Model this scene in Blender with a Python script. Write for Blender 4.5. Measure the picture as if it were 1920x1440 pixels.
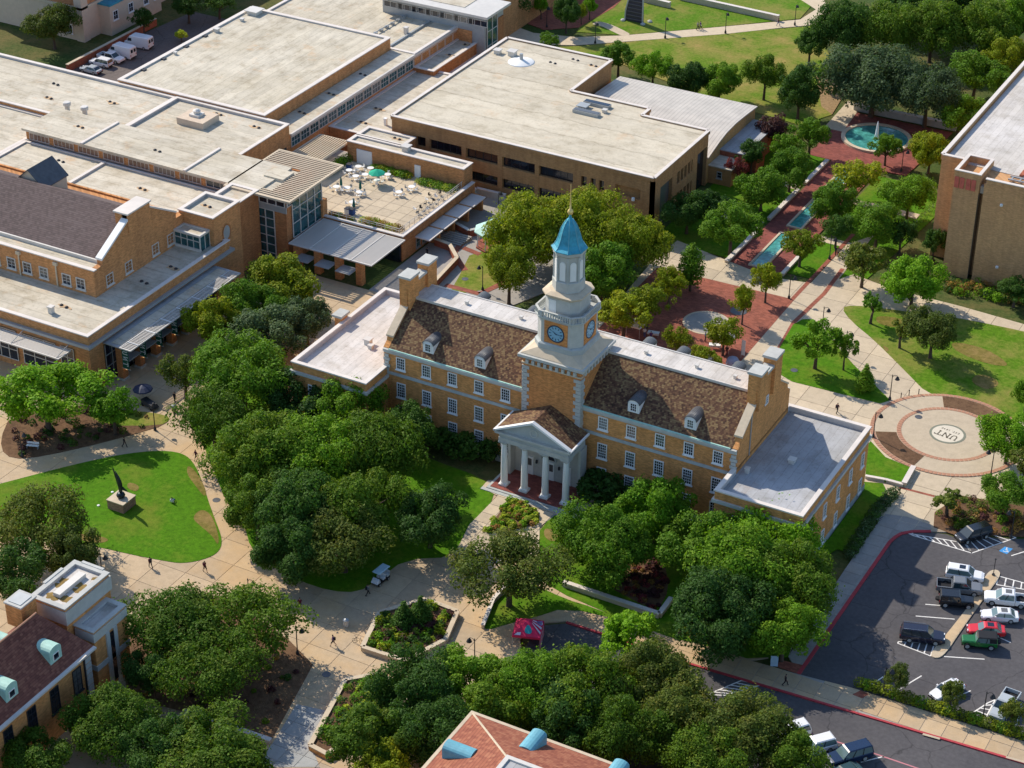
import bpy, bmesh, math, random
import numpy as np
from mathutils import Vector, Matrix

# ------------------------------------------------------------------ camera, sky, sun, exposure
scene = bpy.context.scene
for o in list(bpy.data.objects):
    bpy.data.objects.remove(o)
col = scene.collection
RAD = math.radians
cam_data = bpy.data.cameras.new('camera')
cam = bpy.data.objects.new('camera', cam_data)
col.objects.link(cam)
cam.matrix_world = (Matrix.Translation((110.96, -207.4, 161.75)) @ Matrix.Rotation(RAD(28.62), 4, 'Z')
                    @ Matrix.Rotation(RAD(58.80), 4, 'X') @ Matrix.Rotation(RAD(0.4956), 4, 'Z'))
cam_data.sensor_width = 36.0
cam_data.lens = 73.77
cam_data.clip_start = 1.0
cam_data.clip_end = 4000.0
scene.camera = cam
scene.render.resolution_x, scene.render.resolution_y = 1024, 768

SUN_EL, SUN_AZ = RAD(39), RAD(162)          # sun stands to the far left, a little behind the buildings
sun_dir = Vector((math.cos(SUN_AZ) * math.cos(SUN_EL), math.sin(SUN_AZ) * math.cos(SUN_EL), math.sin(SUN_EL)))
world = bpy.data.worlds.new('World')
scene.world = world
world.use_nodes = True
wn = world.node_tree.nodes
sky = wn.new('ShaderNodeTexSky')
sky.sky_type = 'NISHITA'
sky.sun_disc = False
sky.sun_elevation = SUN_EL
sky.sun_rotation = math.atan2(sun_dir.x, sun_dir.y)
sky.air_density, sky.dust_density, sky.ozone_density = 1.0, 0.5, 2.5
wn['Background'].inputs['Strength'].default_value = 0.15
world.node_tree.links.new(sky.outputs[0], wn['Background'].inputs[0])
sun_data = bpy.data.lights.new('sun', 'SUN')
sun_data.energy = 4.1
sun_data.angle = RAD(0.55)
sun_data.color = (1.0, 0.90, 0.76)
sun = bpy.data.objects.new('sun', sun_data)
sun.rotation_euler = (-sun_dir).to_track_quat('-Z', 'Y').to_euler()
col.objects.link(sun)
vs = scene.view_settings
vs.view_transform, vs.look, vs.exposure, vs.gamma = 'Standard', 'None', 0.40, 1.0
vs.use_curve_mapping = False

# ------------------------------------------------------------------ helpers
class MB:
    """collects shapes into one mesh"""
    def __init__(s):
        s.v, s.f = [], []
    def add(s, vs_, fs_):
        n = len(s.v)
        s.v += [tuple(p) for p in vs_]
        s.f += [tuple(i + n for i in f) for f in fs_]
        return s
    def box(s, x0, y0, z0, x1, y1, z1):
        if x1 < x0: x0, x1 = x1, x0
        if y1 < y0: y0, y1 = y1, y0
        if z1 < z0: z0, z1 = z1, z0
        return s.add([(x0, y0, z0), (x1, y0, z0), (x1, y1, z0), (x0, y1, z0), (x0, y0, z1), (x1, y0, z1), (x1, y1, z1), (x0, y1, z1)],
                     [(0, 3, 2, 1), (4, 5, 6, 7), (0, 1, 5, 4), (1, 2, 6, 5), (2, 3, 7, 6), (3, 0, 4, 7)])
    def frame(s, x0, y0, x1, y1, z0, z1, t):
        """rectangular ring in plan (a parapet)"""
        s.box(x0, y0, z0, x1, y0 + t, z1); s.box(x0, y1 - t, z0, x1, y1, z1)
        s.box(x0, y0 + t, z0, x0 + t, y1 - t, z1); s.box(x1 - t, y0 + t, z0, x1, y1 - t, z1)
        return s
    def prism(s, poly, z0, z1):
        a = sum(poly[i][0] * poly[(i + 1) % len(poly)][1] - poly[(i + 1) % len(poly)][0] * poly[i][1] for i in range(len(poly)))
        if a < 0: poly = poly[::-1]
        n = len(poly)
        return s.add([(p[0], p[1], z0) for p in poly] + [(p[0], p[1], z1) for p in poly],
                     [tuple(range(n - 1, -1, -1)), tuple(range(n, 2 * n))] + [(i, (i + 1) % n, n + (i + 1) % n, n + i) for i in range(n)])
    def loft(s, rings, caps=True):
        n = len(rings[0]); vs_ = [p for r in rings for p in r]; fs_ = []
        for k in range(len(rings) - 1):
            for i in range(n):
                j = (i + 1) % n
                fs_.append((k * n + i, k * n + j, (k + 1) * n + j, (k + 1) * n + i))
        if caps:
            fs_ += [tuple(range(n - 1, -1, -1)), tuple((len(rings) - 1) * n + i for i in range(n))]
        return s.add(vs_, fs_)
    def lathe(s, cx, cy, prof, n=16, rot=0.0, sx=1.0, sy=1.0):
        return s.loft([[(cx + sx * r * math.cos(2 * math.pi * i / n + rot), cy + sy * r * math.sin(2 * math.pi * i / n + rot), z) for i in range(n)] for r, z in prof])
    def tube(s, p, q, r0, r1=None, n=6):
        p, q = Vector(p), Vector(q); r1 = r0 if r1 is None else r1
        d = (q - p)
        if d.length < 1e-6: return s
        d.normalize(); u = d.orthogonal().normalized(); w = d.cross(u)
        return s.loft([[tuple(c + (u * math.cos(2 * math.pi * i / n) + w * math.sin(2 * math.pi * i / n)) * r) for i in range(n)] for c, r in ((p, r0), (q, r1))])
    def path(s, pts, r, n=6):
        for a, b in zip(pts[:-1], pts[1:]): s.tube(a, b, r, r, n)
        return s
    def mesh(s, name, mat=None, smooth=False):
        me = bpy.data.meshes.new(name)
        me.from_pydata(s.v, [], s.f)
        if mat: me.materials.append(mat)
        if smooth: me.polygons.foreach_set('use_smooth', [True] * len(me.polygons))
        me.update()
        return me
    def build(s, name, mat, parent=None, smooth=False):
        return place(name, s.mesh(name, mat, smooth), parent)

def place(name, me, parent=None, loc=None, rz=0.0, scale=None):
    o = bpy.data.objects.new(name, me)
    col.objects.link(o)
    if parent is not None:
        o.parent = parent
        if parent.type == 'EMPTY' and parent.get('fixed'):
            o.matrix_parent_inverse = Matrix.Translation(-parent.location)
    if loc is not None: o.location = loc
    if rz: o.rotation_euler = (0, 0, rz)
    if scale is not None: o.scale = scale
    return o

def tag(o, label=None, cat=None, group=None, kind=None):
    if label: o['label'] = label
    if cat: o['category'] = cat
    if group: o['group'] = group
    if kind: o['kind'] = kind
    return o

def thing(name, label, cat, loc=(0, 0, 0), group=None, fixed=False):
    """Empty at the base of a thing; with fixed=True its parts are written in world coordinates"""
    o = bpy.data.objects.new(name, None)
    col.objects.link(o)
    o.empty_display_size = 0.5
    o.location = loc
    if fixed: o['fixed'] = 1
    return tag(o, label, cat, group)

def copy_tree(o, parent=None):
    c = o.copy()
    col.objects.link(c)
    c.parent = parent
    for ch in o.children: copy_tree(ch, c)
    return c

def xf(vs_, loc, rz):
    c, s_ = math.cos(rz), math.sin(rz)
    return [(loc[0] + x * c - y * s_, loc[1] + x * s_ + y * c, loc[2] + z) for x, y, z in vs_]

def inside(p, poly):
    x, y = p; r = False; n = len(poly)
    for i in range(n):
        x1, y1 = poly[i]; x2, y2 = poly[(i + 1) % n]
        if (y1 > y) != (y2 > y) and x < (x2 - x1) * (y - y1) / (y2 - y1) + x1: r = not r
    return r

def smooth_poly(poly, it=2):
    for _ in range(it):
        q = []
        for i in range(len(poly)):
            a, b = poly[i], poly[(i + 1) % len(poly)]
            q += [(a[0] * .75 + b[0] * .25, a[1] * .75 + b[1] * .25), (a[0] * .25 + b[0] * .75, a[1] * .25 + b[1] * .75)]
        poly = q
    return poly

# ------------------------------------------------------------------ materials
MATS = {}
class NT:
    def __init__(s, name):
        s.m = bpy.data.materials.new(name); s.m.use_nodes = True
        s.t = s.m.node_tree; s.b = s.t.nodes['Principled BSDF']
    def n(s, typ, **kw):
        nd = s.t.nodes.new(typ)
        for k, v in kw.items():
            if k.startswith('i_'):
                key = k[2:]
                nd.inputs[int(key) if key.isdigit() else key.replace('_', ' ')].default_value = v
            else: setattr(nd, k, v)
        return nd
    def l(s, a, b): s.t.links.new(a, b)
    def ramp(s, fac, stops, interp='LINEAR'):
        r = s.n('ShaderNodeValToRGB'); r.color_ramp.interpolation = interp
        el = r.color_ramp.elements
        while len(el) < len(stops): el.new(0.5)
        for e, (p, c) in zip(el, stops): e.position, e.color = p, (*c, 1)
        s.l(fac, r.inputs[0]); return r.outputs[0]
    def mix(s, a, b, f, mode='MIX'):
        m = s.n('ShaderNodeMixRGB', blend_type=mode)
        for v, i in ((f, 0), (a, 1), (b, 2)):
            if isinstance(v, (int, float)): m.inputs[i].default_value = v
            elif isinstance(v, tuple): m.inputs[i].default_value = (*v, 1)
            else: s.l(v, m.inputs[i])
        return m.outputs[0]
    def coords(s, scale=(1, 1, 1)):
        tc = s.n('ShaderNodeTexCoord'); mp = s.n('ShaderNodeMapping'); mp.inputs['Scale'].default_value = scale
        s.l(tc.outputs['Object'], mp.inputs[0]); return mp.outputs[0]
    def noise(s, vec, scale, detail=4.0, rough=0.6):
        nz = s.n('ShaderNodeTexNoise'); nz.inputs['Scale'].default_value = scale
        nz.inputs['Detail'].default_value = detail; nz.inputs['Roughness'].default_value = rough
        if vec is not None: s.l(vec, nz.inputs['Vector'])
        return nz.outputs['Fac']
    def bump(s, h, strength=0.3, dist=0.1):
        b = s.n('ShaderNodeBump'); b.inputs['Strength'].default_value = strength; b.inputs['Distance'].default_value = dist
        s.l(h, b.inputs['Height']); s.l(b.outputs[0], s.b.inputs['Normal'])
    def math(s, op, a, b=None):
        m = s.n('ShaderNodeMath', operation=op)
        for v, i in ((a, 0), (b, 1)):
            if v is None: continue
            if isinstance(v, (int, float)): m.inputs[i].default_value = v
            else: s.l(v, m.inputs[i])
        return m.outputs[0]
    def done(s, c, rough=0.85, metal=0.0, spec=0.3):
        if isinstance(c, tuple): s.b.inputs['Base Color'].default_value = (*c, 1)
        else: s.l(c, s.b.inputs['Base Color'])
        s.b.inputs['Roughness'].default_value = rough; s.b.inputs['Metallic'].default_value = metal
        s.b.inputs['Specular IOR Level'].default_value = spec
        MATS[s.m.name] = s.m; return s.m

def sc(c, k): return tuple(min(1.0, v * k) for v in c)

def mat_plain(name, c, rough=0.7, var=0.12, scale=1.5, metal=0.0, bump=0.0, spec=0.3, obj=0.0):
    t = NT(name); v = t.coords()
    a = t.noise(v, scale, 5); b = t.noise(v, scale * 0.17, 3)
    m = t.math('MULTIPLY_ADD', a, 0.6); t.l(b, m.node.inputs[2]) if False else None
    f = t.math('ADD', t.math('MULTIPLY', a, 0.55), t.math('MULTIPLY', b, 0.45))
    cc = t.ramp(f, [(0.3, sc(c, 1 - var)), (0.7, sc(c, 1 + var))])
    if obj:
        oi = t.n('ShaderNodeObjectInfo')
        cc = t.mix(cc, t.ramp(oi.outputs['Random'], [(0, (1 - obj,) * 3), (1, (1 + obj,) * 3)]), 1.0, 'MULTIPLY')
    if bump: t.bump(a, bump, 0.05)
    return t.done(cc, rough, metal, spec)

def mat_brick(name, c, var=0.22):
    """brickwork seen from afar: courses run level, bricks vary, faint mortar lines"""
    t = NT(name)
    tc = t.n('ShaderNodeTexCoord'); sp = t.n('ShaderNodeSeparateXYZ'); t.l(tc.outputs['Object'], sp.inputs[0])
    h = t.math('ADD', sp.outputs[0], sp.outputs[1])
    cb = t.n('ShaderNodeCombineXYZ'); t.l(h, cb.inputs[0]); t.l(sp.outputs[2], cb.inputs[1])
    br = t.n('ShaderNodeTexBrick'); t.l(cb.outputs[0], br.inputs['Vector'])
    br.inputs['Scale'].default_value = 1.0; br.inputs['Brick Width'].default_value = 0.42; br.inputs['Row Height'].default_value = 0.14
    br.inputs['Mortar Size'].default_value = 0.012; br.inputs['Bias'].default_value = 0.0
    br.inputs['Color1'].default_value = (*sc(c, 1 - var), 1); br.inputs['Color2'].default_value = (*sc(c, 1 + var), 1)
    br.inputs['Mortar'].default_value = (*sc(c, 0.9), 1)
    st = t.n('ShaderNodeMapping'); st.inputs['Scale'].default_value = (0.9, 0.12, 1); t.l(cb.outputs[0], st.inputs[0])
    streak = t.noise(st.outputs[0], 1.2, 4); big = t.noise(cb.outputs[0], 0.13, 3)
    cc = t.mix(br.outputs['Color'], t.ramp(streak, [(0.3, (0.84, 0.82, 0.80)), (0.65, (1.06, 1.05, 1.02))]), 1.0, 'MULTIPLY')
    cc = t.mix(cc, t.ramp(big, [(0.3, (0.88, 0.88, 0.90)), (0.7, (1.08, 1.06, 1.02))]), 1.0, 'MULTIPLY')
    t.bump(br.outputs['Fac'], 0.25, 0.02)
    return t.done(cc, 0.9, 0, 0.15)

def mat_tiles(name, stops, w=0.27, h=0.27):
    """clay tiles on a pitched roof: every tile its own tint"""
    t = NT(name)
    tc = t.n('ShaderNodeTexCoord'); sp = t.n('ShaderNodeSeparateXYZ'); t.l(tc.outputs['Object'], sp.inputs[0])
    row = t.math('FLOOR', t.math('DIVIDE', sp.outputs[2], h * 0.58))
    off = t.math('MULTIPLY', t.math('MODULO', row, 2.0), 0.5)
    geo = t.n('ShaderNodeNewGeometry'); sn = t.n('ShaderNodeSeparateXYZ'); t.l(geo.outputs['Normal'], sn.inputs[0])
    ax = t.math('GREATER_THAN', t.math('ABSOLUTE', sn.outputs[0]), 0.3)
    along = t.mix(sp.outputs[0], sp.outputs[1], ax)
    cl = t.math('FLOOR', t.math('ADD', t.math('DIVIDE', along, w), off))
    cb = t.n('ShaderNodeCombineXYZ'); t.l(cl, cb.inputs[0]); t.l(row, cb.inputs[1])
    wn_ = t.n('ShaderNodeTexWhiteNoise', noise_dimensions='2D'); t.l(cb.outputs[0], wn_.inputs['Vector'])
    big = t.noise(t.coords(), 0.16, 4)
    f = t.math('ADD', t.math('MULTIPLY', wn_.outputs['Value'], 0.58), t.math('MULTIPLY', t.math('SUBTRACT', big, 0.12), 0.42))
    cc = t.ramp(f, stops)
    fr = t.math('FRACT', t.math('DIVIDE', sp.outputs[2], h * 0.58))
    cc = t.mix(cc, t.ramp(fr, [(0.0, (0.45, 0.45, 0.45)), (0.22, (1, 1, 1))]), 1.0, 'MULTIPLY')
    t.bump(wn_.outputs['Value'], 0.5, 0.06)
    return t.done(cc, 0.85, 0, 0.2)

def mat_membrane(name, c, axis=1, pitch=2.1, dirt=0.5, stain=(0.55, 0.36, 0.2)):
    """flat roof membrane: lapped strips, water stains, rust blooms"""
    t = NT(name); v = t.coords()
    sp = t.n('ShaderNodeSeparateXYZ'); t.l(v, sp.inputs[0])
    a = sp.outputs[axis]
    wob = t.math('MULTIPLY', t.noise(v, 0.5, 2), 0.25)
    fr = t.math('FRACT', t.math('ADD', t.math('DIVIDE', a, pitch), wob))
    st = t.math('FLOOR', t.math('ADD', t.math('DIVIDE', a, pitch), wob))
    wn_ = t.n('ShaderNodeTexWhiteNoise', noise_dimensions='1D'); t.l(st, wn_.inputs['W'])
    sv = (0.22, 0.8, 1) if axis == 1 else (0.8, 0.22, 1)
    streak = t.noise(t.coords(sv), 1.0, 5); big = t.noise(v, 0.07, 4); fine = t.noise(v, 2.2, 5)
    cc = t.ramp(streak, [(0.28, sc(c, 1 - 0.17 * dirt)), (0.52, c), (0.75, sc(c, 1.06))])
    cc = t.mix(cc, t.ramp(big, [(0.3, (0.86, 0.83, 0.78)), (0.62, (1.04, 1.03, 1.03))]), dirt, 'MULTIPLY')
    blot = t.noise(t.coords((1, 1, 1)), 0.30, 6, 0.72)
    cc = t.mix(cc, t.ramp(blot, [(0.34, (0.74, 0.71, 0.66)), (0.50, (1, 1, 1)), (0.72, (1.07, 1.07, 1.08))]), min(1.0, 0.75 * dirt), 'MULTIPLY')
    cc = t.mix(cc, t.ramp(wn_.outputs['Value'], [(0, (0.94, 0.94, 0.94)), (1, (1.05, 1.05, 1.05))]), 1.0, 'MULTIPLY')
    cc = t.mix(cc, t.ramp(fr, [(0.0, (0.60, 0.58, 0.55)), (0.08, (1, 1, 1))]), 0.8, 'MULTIPLY')
    rust = t.ramp(t.noise(v, 0.22, 6, 0.7), [(0.57, (0, 0, 0)), (0.70, (1, 1, 1))])
    cc = t.mix(cc, stain, t.math('MULTIPLY', rust, 0.5 * dirt))
    dark = t.ramp(fine, [(0.30, (0.80, 0.79, 0.77)), (0.46, (1, 1, 1))])
    cc = t.mix(cc, dark, dirt, 'MULTIPLY')
    t.bump(streak, 0.1, 0.03)
    return t.done(cc, 0.75, 0, 0.25)

def mat_grass(name, c, dry, amount=0.5):
    t = NT(name); v = t.coords()
    f1 = t.noise(v, 0.12, 5, 0.65); f2 = t.noise(v, 1.6, 6, 0.75); f3 = t.noise(v, 9.0, 3)
    cc = t.ramp(f2, [(0.28, sc(c, 0.62)), (0.5, c), (0.74, sc(c, 1.35))])
    d = t.ramp(t.math('ADD', f1, t.math('MULTIPLY', t.math('SUBTRACT', f2, 0.5), 0.35)), [(0.56 - 0.22 * amount, (0, 0, 0)), (0.80 - 0.12 * amount, (1, 1, 1))])
    cc = t.mix(cc, dry, t.math('MULTIPLY', d, min(1.0, amount + 0.25)))
    cc = t.mix(cc, t.ramp(f3, [(0.3, (0.75, 0.78, 0.7)), (0.7, (1.15, 1.12, 1.1))]), 1.0, 'MULTIPLY')
    t.bump(f3, 0.6, 0.08)
    return t.done(cc, 0.95, 0, 0.1)

def mat_concrete(name, c, stain=(0.62, 0.42, 0.22), k=0.35, obj=0.10):
    t = NT(name)
    geo = t.n('ShaderNodeNewGeometry'); v = geo.outputs['Position']
    a = t.noise(v, 0.10, 5, 0.62); b = t.noise(v, 0.9, 6, 0.7); f = t.noise(v, 6.0, 3)
    cc = t.ramp(b, [(0.28, sc(c, 0.84)), (0.55, c), (0.8, sc(c, 1.10))])
    cc = t.mix(cc, stain, t.math('MULTIPLY', t.ramp(a, [(0.45, (0, 0, 0)), (0.68, (1, 1, 1))]), k))
    oi = t.n('ShaderNodeObjectInfo')
    cc = t.mix(cc, t.ramp(oi.outputs['Random'], [(0, (1 - obj, 1 - obj, 1 - obj * 0.9)), (1, (1 + obj, 1 + obj * 0.95, 1 + obj * 0.85))]), 1.0, 'MULTIPLY')
    cc = t.mix(cc, t.ramp(f, [(0.3, (0.93, 0.93, 0.93)), (0.7, (1.05, 1.05, 1.05))]), 1.0, 'MULTIPLY')
    return t.done(cc, 0.9, 0, 0.2)

def mat_asphalt(name, c):
    t = NT(name); v = t.coords()
    a = t.noise(v, 0.12, 5); b = t.noise(v, 1.8, 6, 0.7); f = t.noise(v, 14, 3)
    cc = t.ramp(b, [(0.3, sc(c, 0.8)), (0.7, sc(c, 1.2))])
    cc = t.mix(cc, t.ramp(a, [(0.3, (0.82, 0.82, 0.85)), (0.7, (1.18, 1.15, 1.12))]), 1.0, 'MULTIPLY')
    vo = t.n('ShaderNodeTexVoronoi', feature='DISTANCE_TO_EDGE'); vo.inputs['Scale'].default_value = 0.09
    wv = t.n('ShaderNodeVectorMath', operation='ADD'); nz = t.n('ShaderNodeTexNoise'); nz.inputs['Scale'].default_value = 0.7
    t.l(v, nz.inputs['Vector']); t.l(v, wv.inputs[0]); t.l(nz.outputs['Color'], wv.inputs[1]); t.l(wv.outputs[0], vo.inputs['Vector'])
    cc = t.mix(cc, t.ramp(vo.outputs['Distance'], [(0.0, (0.45, 0.45, 0.45)), (0.008, (1, 1, 1))]), 0.8, 'MULTIPLY')
    t.bump(f, 0.3, 0.02)
    return t.done(cc, 0.85, 0, 0.25)

def mat_pavers(name, c, w=0.6, h=0.3):
    t = NT(name); v = t.coords()
    br = t.n('ShaderNodeTexBrick'); t.l(v, br.inputs['Vector']); br.inputs['Scale'].default_value = 1.0
    br.inputs['Brick Width'].default_value = w; br.inputs['Row Height'].default_value = h; br.inputs['Mortar Size'].default_value = 0.015
    br.inputs['Color1'].default_value = (*sc(c, 0.78), 1); br.inputs['Color2'].default_value = (*sc(c, 1.22), 1); br.inputs['Mortar'].default_value = (*sc(c, 0.8), 1)
    cc = t.mix(br.outputs['Color'], t.ramp(t.noise(v, 0.35, 5), [(0.3, (0.8, 0.82, 0.85)), (0.7, (1.15, 1.1, 1.05))]), 1.0, 'MULTIPLY')
    t.bump(br.outputs['Fac'], 0.3, 0.02)
    return t.done(cc, 0.88, 0, 0.2)

def mat_ribs(name, c, axis=0, pitch=0.6, depth=0.55):
    t = NT(name); v = t.coords(); sp = t.n('ShaderNodeSeparateXYZ'); t.l(v, sp.inputs[0])
    fr = t.math('FRACT', t.math('DIVIDE', sp.outputs[axis], pitch))
    cc = t.mix(t.ramp(t.noise(v, 0.4, 5), [(0.3, sc(c, 0.85)), (0.7, sc(c, 1.1))]), t.ramp(fr, [(0.0, (depth,) * 3), (0.18, (1, 1, 1))]), 1.0, 'MULTIPLY')
    t.bump(fr, 0.4, 0.05)
    return t.done(cc, 0.55, 0.2, 0.4)

def mat_glass(name, c, rough=0.08):
    t = NT(name)
    cc = t.ramp(t.noise(t.coords(), 0.6, 3), [(0.35, sc(c, 0.6)), (0.7, sc(c, 1.5))])
    oi = t.n('ShaderNodeObjectInfo')          # blinds drawn behind some of the panes
    cc = t.mix(cc, (0.16, 0.155, 0.14), t.ramp(oi.outputs['Random'], [(0.0, (0, 0, 0)), (0.78, (0.02, 0.02, 0.02)), (0.82, (0.45, 0.45, 0.45)), (1.0, (0.9, 0.9, 0.9))]))
    return t.done(cc, rough, 0.0, 0.9)

def mat_leaf(name, c, warm, warm_amt=0.35):
    t = NT(name)
    g = t.n('ShaderNodeNewGeometry'); oi = t.n('ShaderNodeObjectInfo')
    r = g.outputs['Random Per Island']
    cc = t.ramp(r, [(0.0, sc(c, 0.70)), (0.55, c), (1.0, sc(c, 1.32))])
    big = t.noise(t.coords(), 0.45, 3)
    wf = t.ramp(t.math('ADD', big, t.math('MULTIPLY', t.math('SUBTRACT', r, 0.5), 0.25)), [(0.5, (0, 0, 0)), (0.72, (1, 1, 1))])
    cc = t.mix(cc, warm, t.math('MULTIPLY', wf, warm_amt))
    cc = t.mix(cc, t.ramp(oi.outputs['Random'], [(0, (0.74, 0.80, 0.86)), (1, (1.28, 1.20, 1.0))]), 1.0, 'MULTIPLY')
    t.b.inputs['Roughness'].default_value = 0.65; t.b.inputs['Specular IOR Level'].default_value = 0.15
    t.l(cc, t.b.inputs['Base Color'])
    tr = t.n('ShaderNodeBsdfTranslucent'); t.l(t.mix(cc, (1.25, 1.3, 0.6), 1.0, 'MULTIPLY'), tr.inputs['Color'])
    mx = t.n('ShaderNodeMixShader'); mx.inputs[0].default_value = 0.33
    t.l(t.b.outputs[0], mx.inputs[1]); t.l(tr.outputs[0], mx.inputs[2])
    t.l(mx.outputs[0], t.t.nodes['Material Output'].inputs['Surface'])
    MATS[name] = t.m; return t.m

def mat_water(name, c):
    t = NT(name); v = t.coords()
    n1 = t.noise(v, 1.2, 5, 0.6)
    cc = t.ramp(n1, [(0.35, sc(c, 0.7)), (0.55, c), (0.72, sc(c, 1.7))])
    t.bump(t.noise(v, 3.0, 3), 0.25, 0.08)
    return t.done(cc, 0.08, 0, 0.6)

def paint(name, c, rough=0.25):
    if name in MATS: return MATS[name]
    t = NT(name); t.b.inputs['Coat Weight'].default_value = 0.6; t.b.inputs['Coat Roughness'].default_value = 0.08
    return t.done(c, rough, 0.0, 0.5)

BRICK_MAIN = mat_brick('brick_golden', (0.63, 0.30, 0.110))
BRICK_TOWER = mat_brick('brick_orange', (0.62, 0.27, 0.095))
BRICK_UNION = mat_brick('brick_union', (0.55, 0.27, 0.115))
BRICK_UNION_DARK = mat_brick('brick_union_brown', (0.44, 0.20, 0.085))
BRICK_AUD = mat_brick('brick_tan_brown', (0.42, 0.235, 0.105), 0.14)
BRICK_RIGHT = mat_brick('brick_sand', (0.58, 0.335, 0.165), 0.14)
BRICK_RED = mat_brick('brick_red', (0.36, 0.12, 0.07))
BRICK_DORM = mat_brick('brick_dorm', (0.50, 0.23, 0.11))
STONE = mat_plain('limestone', (0.47, 0.47, 0.435), 0.85, 0.16, 1.2)
STONE_TAN = mat_plain('tan_limestone', (0.56, 0.46, 0.33), 0.85, 0.16, 1.2)
STONE_WORN = mat_plain('weathered_limestone', (0.42, 0.44, 0.42), 0.85, 0.24, 0.8)
WHITE = mat_plain('white_paint', (0.78, 0.78, 0.76), 0.5, 0.05)
CREAM = mat_plain('cream_render', (0.60, 0.48, 0.36), 0.85, 0.1)
COPING = mat_plain('coping', (0.66, 0.60, 0.54), 0.7, 0.12, 0.7)
METAL_LIGHT = mat_plain('light_metal', (0.60, 0.57, 0.52), 0.5, 0.1, 1.0, 0.1)
METAL_GREY = mat_plain('grey_metal', (0.38, 0.40, 0.40), 0.45, 0.12, 1.0, 0.3)
METAL_DARK = mat_plain('dark_metal', (0.035, 0.035, 0.038), 0.5, 0.2)
BRONZE = mat_plain('bronze', (0.035, 0.045, 0.05), 0.4, 0.3, 2.0, 0.6)
COPPER = mat_plain('verdigris_copper', (0.045, 0.29, 0.40), 0.55, 0.45, 1.6, 0.1)
COPPER_PALE = mat_plain('pale_verdigris', (0.36, 0.58, 0.50), 0.6, 0.2, 1.2)
COPPER_BLUE = mat_plain('blue_verdigris', (0.13, 0.36, 0.44), 0.55, 0.22, 1.2)
GOLD = mat_plain('gilded', (0.75, 0.55, 0.22), 0.35, 0.1, 2, 0.4)
LEAD = mat_plain('lead_grey', (0.10, 0.105, 0.115), 0.45, 0.3, 1.2, 0.2)
GLASS = mat_glass('window_glass', (0.012, 0.018, 0.032))
GLASS_TEAL = mat_glass('teal_glass', (0.010, 0.075, 0.085))
GLASS_BLACK = mat_glass('black_glass', (0.008, 0.012, 0.02))
ROOF_CREAM = mat_membrane('roof_cream', (0.57, 0.52, 0.415), 1, 2.4, 1.2)
ROOF_CREAM_X = mat_membrane('roof_cream_across', (0.58, 0.53, 0.42), 0, 1.9, 1.2)
ROOF_SAND = mat_membrane('roof_sand', (0.57, 0.515, 0.40), 1, 6.0, 0.9)
ROOF_WHITE = mat_membrane('roof_white', (0.60, 0.57, 0.53), 0, 1.1, 1.0, (0.4, 0.36, 0.32))
ROOF_GREY = mat_membrane('roof_grey', (0.40, 0.41, 0.42), 0, 1.2, 1.0, (0.4, 0.33, 0.28))
TILES = mat_tiles('clay_tiles', [(0.05, (0.035, 0.022, 0.016)), (0.30, (0.105, 0.052, 0.032)), (0.52, (0.155, 0.088, 0.047)), (0.70, (0.235, 0.155, 0.075)), (0.92, (0.13, 0.11, 0.06))])
SHINGLE = mat_tiles('grey_shingles', [(0.1, (0.105, 0.078, 0.072)), (0.5, (0.145, 0.105, 0.098)), (0.9, (0.165, 0.125, 0.118))], 0.45, 0.3)
TILES_RED = mat_tiles('red_clay_tiles', [(0.1, (0.22, 0.070, 0.045)), (0.5, (0.31, 0.110, 0.065)), (0.9, (0.38, 0.165, 0.095))], 0.4, 0.34)
TILES_BROWN = mat_tiles('brown_clay_tiles', [(0.1, (0.12, 0.045, 0.035)), (0.5, (0.19, 0.075, 0.055)), (0.9, (0.27, 0.12, 0.08))], 0.4, 0.34)
CONC = mat_concrete('plaza_concrete', (0.49, 0.375, 0.245), (0.60, 0.37, 0.15), 0.5)
CONC_PALE = mat_concrete('pale_concrete', (0.55, 0.455, 0.325), (0.55, 0.45, 0.3), 0.25)
CONC_GREY = mat_concrete('grey_concrete', (0.33, 0.31, 0.28), (0.36, 0.3, 0.22), 0.3)
ASPHALT = mat_asphalt('asphalt', (0.085, 0.082, 0.086))
PAVER_RED = mat_pavers('red_pavers', (0.29, 0.098, 0.065))
PAVER_DARK = mat_pavers('dark_red_pavers', (0.24, 0.075, 0.06))
TERRACOTTA = mat_plain('terracotta_edge', (0.42, 0.215, 0.135), 0.85, 0.2, 3)
GRASS = mat_grass('lawn', (0.072, 0.190, 0.006), (0.22, 0.20, 0.035), 0.40)
GRASS_DRY = mat_grass('dry_lawn', (0.115, 0.20, 0.014), (0.34, 0.25, 0.085), 0.75)
GRASS_MID = mat_grass('mixed_lawn', (0.090, 0.195, 0.010), (0.30, 0.235, 0.075), 0.62)
SOIL = mat_grass('ground_soil', (0.060, 0.095, 0.025), (0.20, 0.145, 0.065), 0.6)
MULCH = mat_grass('mulch', (0.135, 0.078, 0.048), (0.25, 0.15, 0.085), 0.5)
WATER = mat_water('fountain_water', (0.07, 0.30, 0.27))
LINE = mat_plain('line_paint', (0.74, 0.72, 0.68), 0.8, 0.15, 3)
REDLINE = mat_plain('red_kerb_paint', (0.42, 0.05, 0.06), 0.8, 0.25, 2)
PINKLINE = mat_plain('faded_red_line', (0.50, 0.20, 0.22), 0.8, 0.2, 2)
BLUE = mat_plain('blue_paint', (0.05, 0.28, 0.62), 0.7, 0.1)
GREEN_CLOTH = mat_plain('green_cloth', (0.008, 0.10, 0.06), 0.85, 0.2)
GREEN_PARASOL = mat_plain('green_parasol', (0.01, 0.36, 0.22), 0.85, 0.1)
BARK = mat_plain('bark', (0.085, 0.062, 0.045), 0.95, 0.35, 4)
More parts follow.
